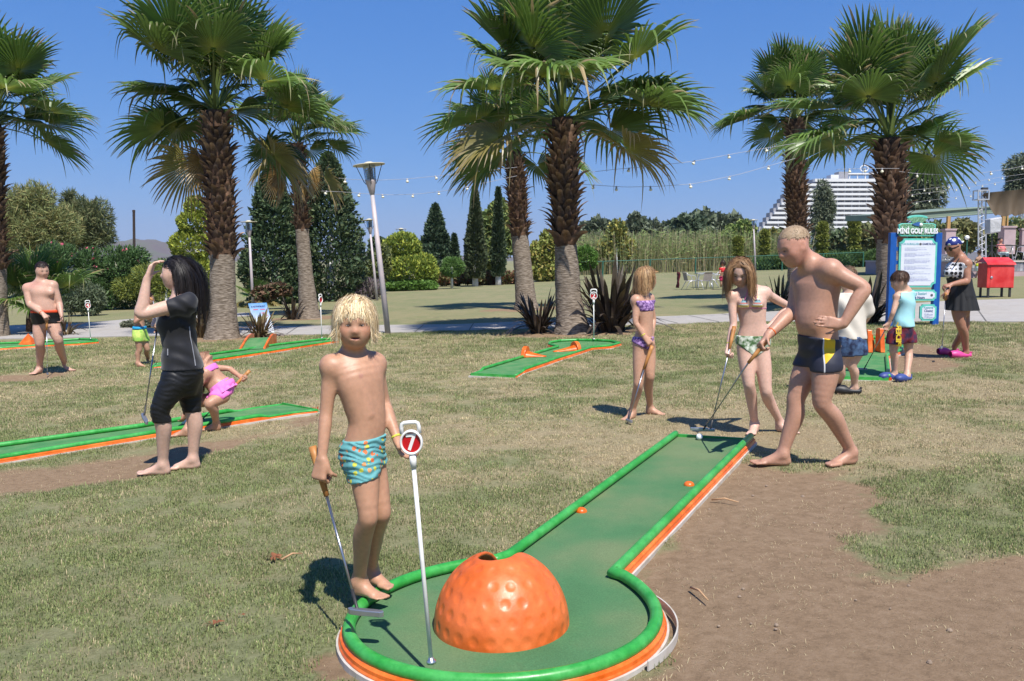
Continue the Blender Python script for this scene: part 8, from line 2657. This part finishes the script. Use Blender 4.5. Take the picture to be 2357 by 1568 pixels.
def seated_man():
    y = YT + 4.0; s = FOC / y
    p = Person('far seated man in a pink shirt on the terrace', y, .022, (2285, 540), (2325, 600), .5, skin=(.46, .24, .17)); J = p.J
    nk = J(2303, 561, .1); p.head(J(2303, 553, .08), .22, 60, 0, 0, nk, .055, detail=False)
    p.torso([(J(2306, 585, .1), 40, .15, .11, .12), (J(2305, 574, .12), 40, .16, .13, .12), (J(2303, 566, .12), 40, .17, .11, .11), (nk, 40, .07, .06, .06)])
    for s0, e0, w0 in (((2297, 566, 0), (2300, 574, -.1), (2310, 575, -.2)), ((2310, 566, .2), (2314, 573, .1), (2316, 573, -.1))): p.arm(J(*s0), J(*e0), J(*w0), (.055, .05, .04, .04, .03))
    for d in (0, .2): p.T.chain([(J(2306, 583, d), .085), (J(2318, 583, d - .25), .065), (J(2318, 600, d - .25), .04)], .02)
    p.body()
    p.garment('shirt', mat('pink_shirt', lin((206, 120, 124)), rough=.85), .025, lambda X: np.maximum(J(0, 580)[2] - X[..., 2], X[..., 2] - J(0, 563)[2]), zr=(J(0, 583)[2], J(0, 560)[2]))
    p.garment('shorts', mat('white_short'), .02, lambda X: np.maximum(J(0, 590)[2] - X[..., 2], X[..., 2] - J(0, 580)[2]), zr=(J(0, 592)[2], J(0, 578)[2]))
    hair(p, 60, 5, .03, .006, (.04, .03, .025), 57, hairline=(.55, .05, -.5), grav=.3, layer=.006, clump=.02, steps=4)


far_girl(); far_boy(); seated_man()

# ================================================================ litter on the lawn
m_dry = mat('dry_leaf', lin((120, 74, 46)), rough=.9, var=.2, vscale=30)


def dry_leaf(uv, label, s, seed, n=7):
    r = np.random.default_rng(seed); p = G(*uv, .015); mb = MB()
    for i in range(n):
        a = r.uniform(0, 6.28); d = np.array([math.cos(a), math.sin(a), r.uniform(.05, .5)]); sd = np.cross(d, Z3); L = s * r.uniform(.5, 1)
        mb.add([p, p + d * L * .5 + sd * L * .14, p + d * L + [0, 0, -.25 * L], p + d * L * .5 - sd * L * .14 + [0, 0, .1 * L]], Q=[(0, 1, 2, 3)])
    solo(mb, 'dry_leaf', m_dry, label, 'leaf litter', p, 'dry litter on the lawn')


dry_leaf((628, 1283), 'shredded brown leaf tuft left of the boy on the lawn', .07, 1, 12)
dry_leaf((490, 1438), 'curled brown dry leaf on the lawn at lower left', .06, 2, 6)
dry_leaf((555, 1415), 'tiny dark dry leaf scrap on the lower left lawn', .025, 3, 6)
for k, (u0, v0, u1, v1, lab) in enumerate(((648, 1288, 696, 1274, 'short pale twig beside the shredded leaf tuft'), (1638, 1150, 1700, 1156, 'thin dry twig on the bare soil right of the lane'), (1590, 1352, 1630, 1382, 'bent dry stalk on the bare soil beside the bowl'))):
    a, b = G(u0, v0, .012), G(u1, v1, .016); mb = MB(); mb.tube([a, (a + b) / 2 + [0, .01, .012], b], [.006, .005, .003], 6)
    solo(mb, 'twig', mat('twig', lin((176, 140, 104)), rough=.9, var=.15, vscale=20), lab, 'twig', a, 'dry litter on the lawn', True)
r = np.random.default_rng(77); mb = MB()
for k in range(60):
    x, y = r.uniform(.8, 3.4), r.uniform(2.6, 5.6)
    if dirt_mask(np.array([x]), np.array([y]))[0] < .6: continue
    s = r.uniform(.004, .011); p = on(x, y, -.008); t = np.linspace(-1.5, 1.5, 6)
    mb.lathe(p, [(s * math.cos(q) * r.uniform(.8, 1.2), s * .7 * math.sin(q)) for q in t], 7)
tag(mb.build('gravel', mat('pebble', lin((140, 122, 104)), rough=.9, var=.1)), 'small stones scattered on the bare soil', 'gravel', kind='stuff')

# ================================================================ thin summer haze over the plain
hm = bpy.data.materials.new('haze_air'); hm.use_nodes = True
_n = hm.node_tree.nodes; _n.remove(_n['Principled BSDF'])
pv_ = _n.new('ShaderNodeVolumePrincipled'); pv_.inputs['Color'].default_value = (.80, .88, 1.0, 1); pv_.inputs['Density'].default_value = 1.0e-4; pv_.inputs['Anisotropy'].default_value = .2
hm.node_tree.links.new(pv_.outputs[0], _n['Material Output'].inputs['Volume'])
mb = MB(); mb.box((0, 3300, 148), (13600, 7800, 304)); tag(mb.build('haze', hm), 'thin pale haze over the plain', 'haze', kind='stuff')
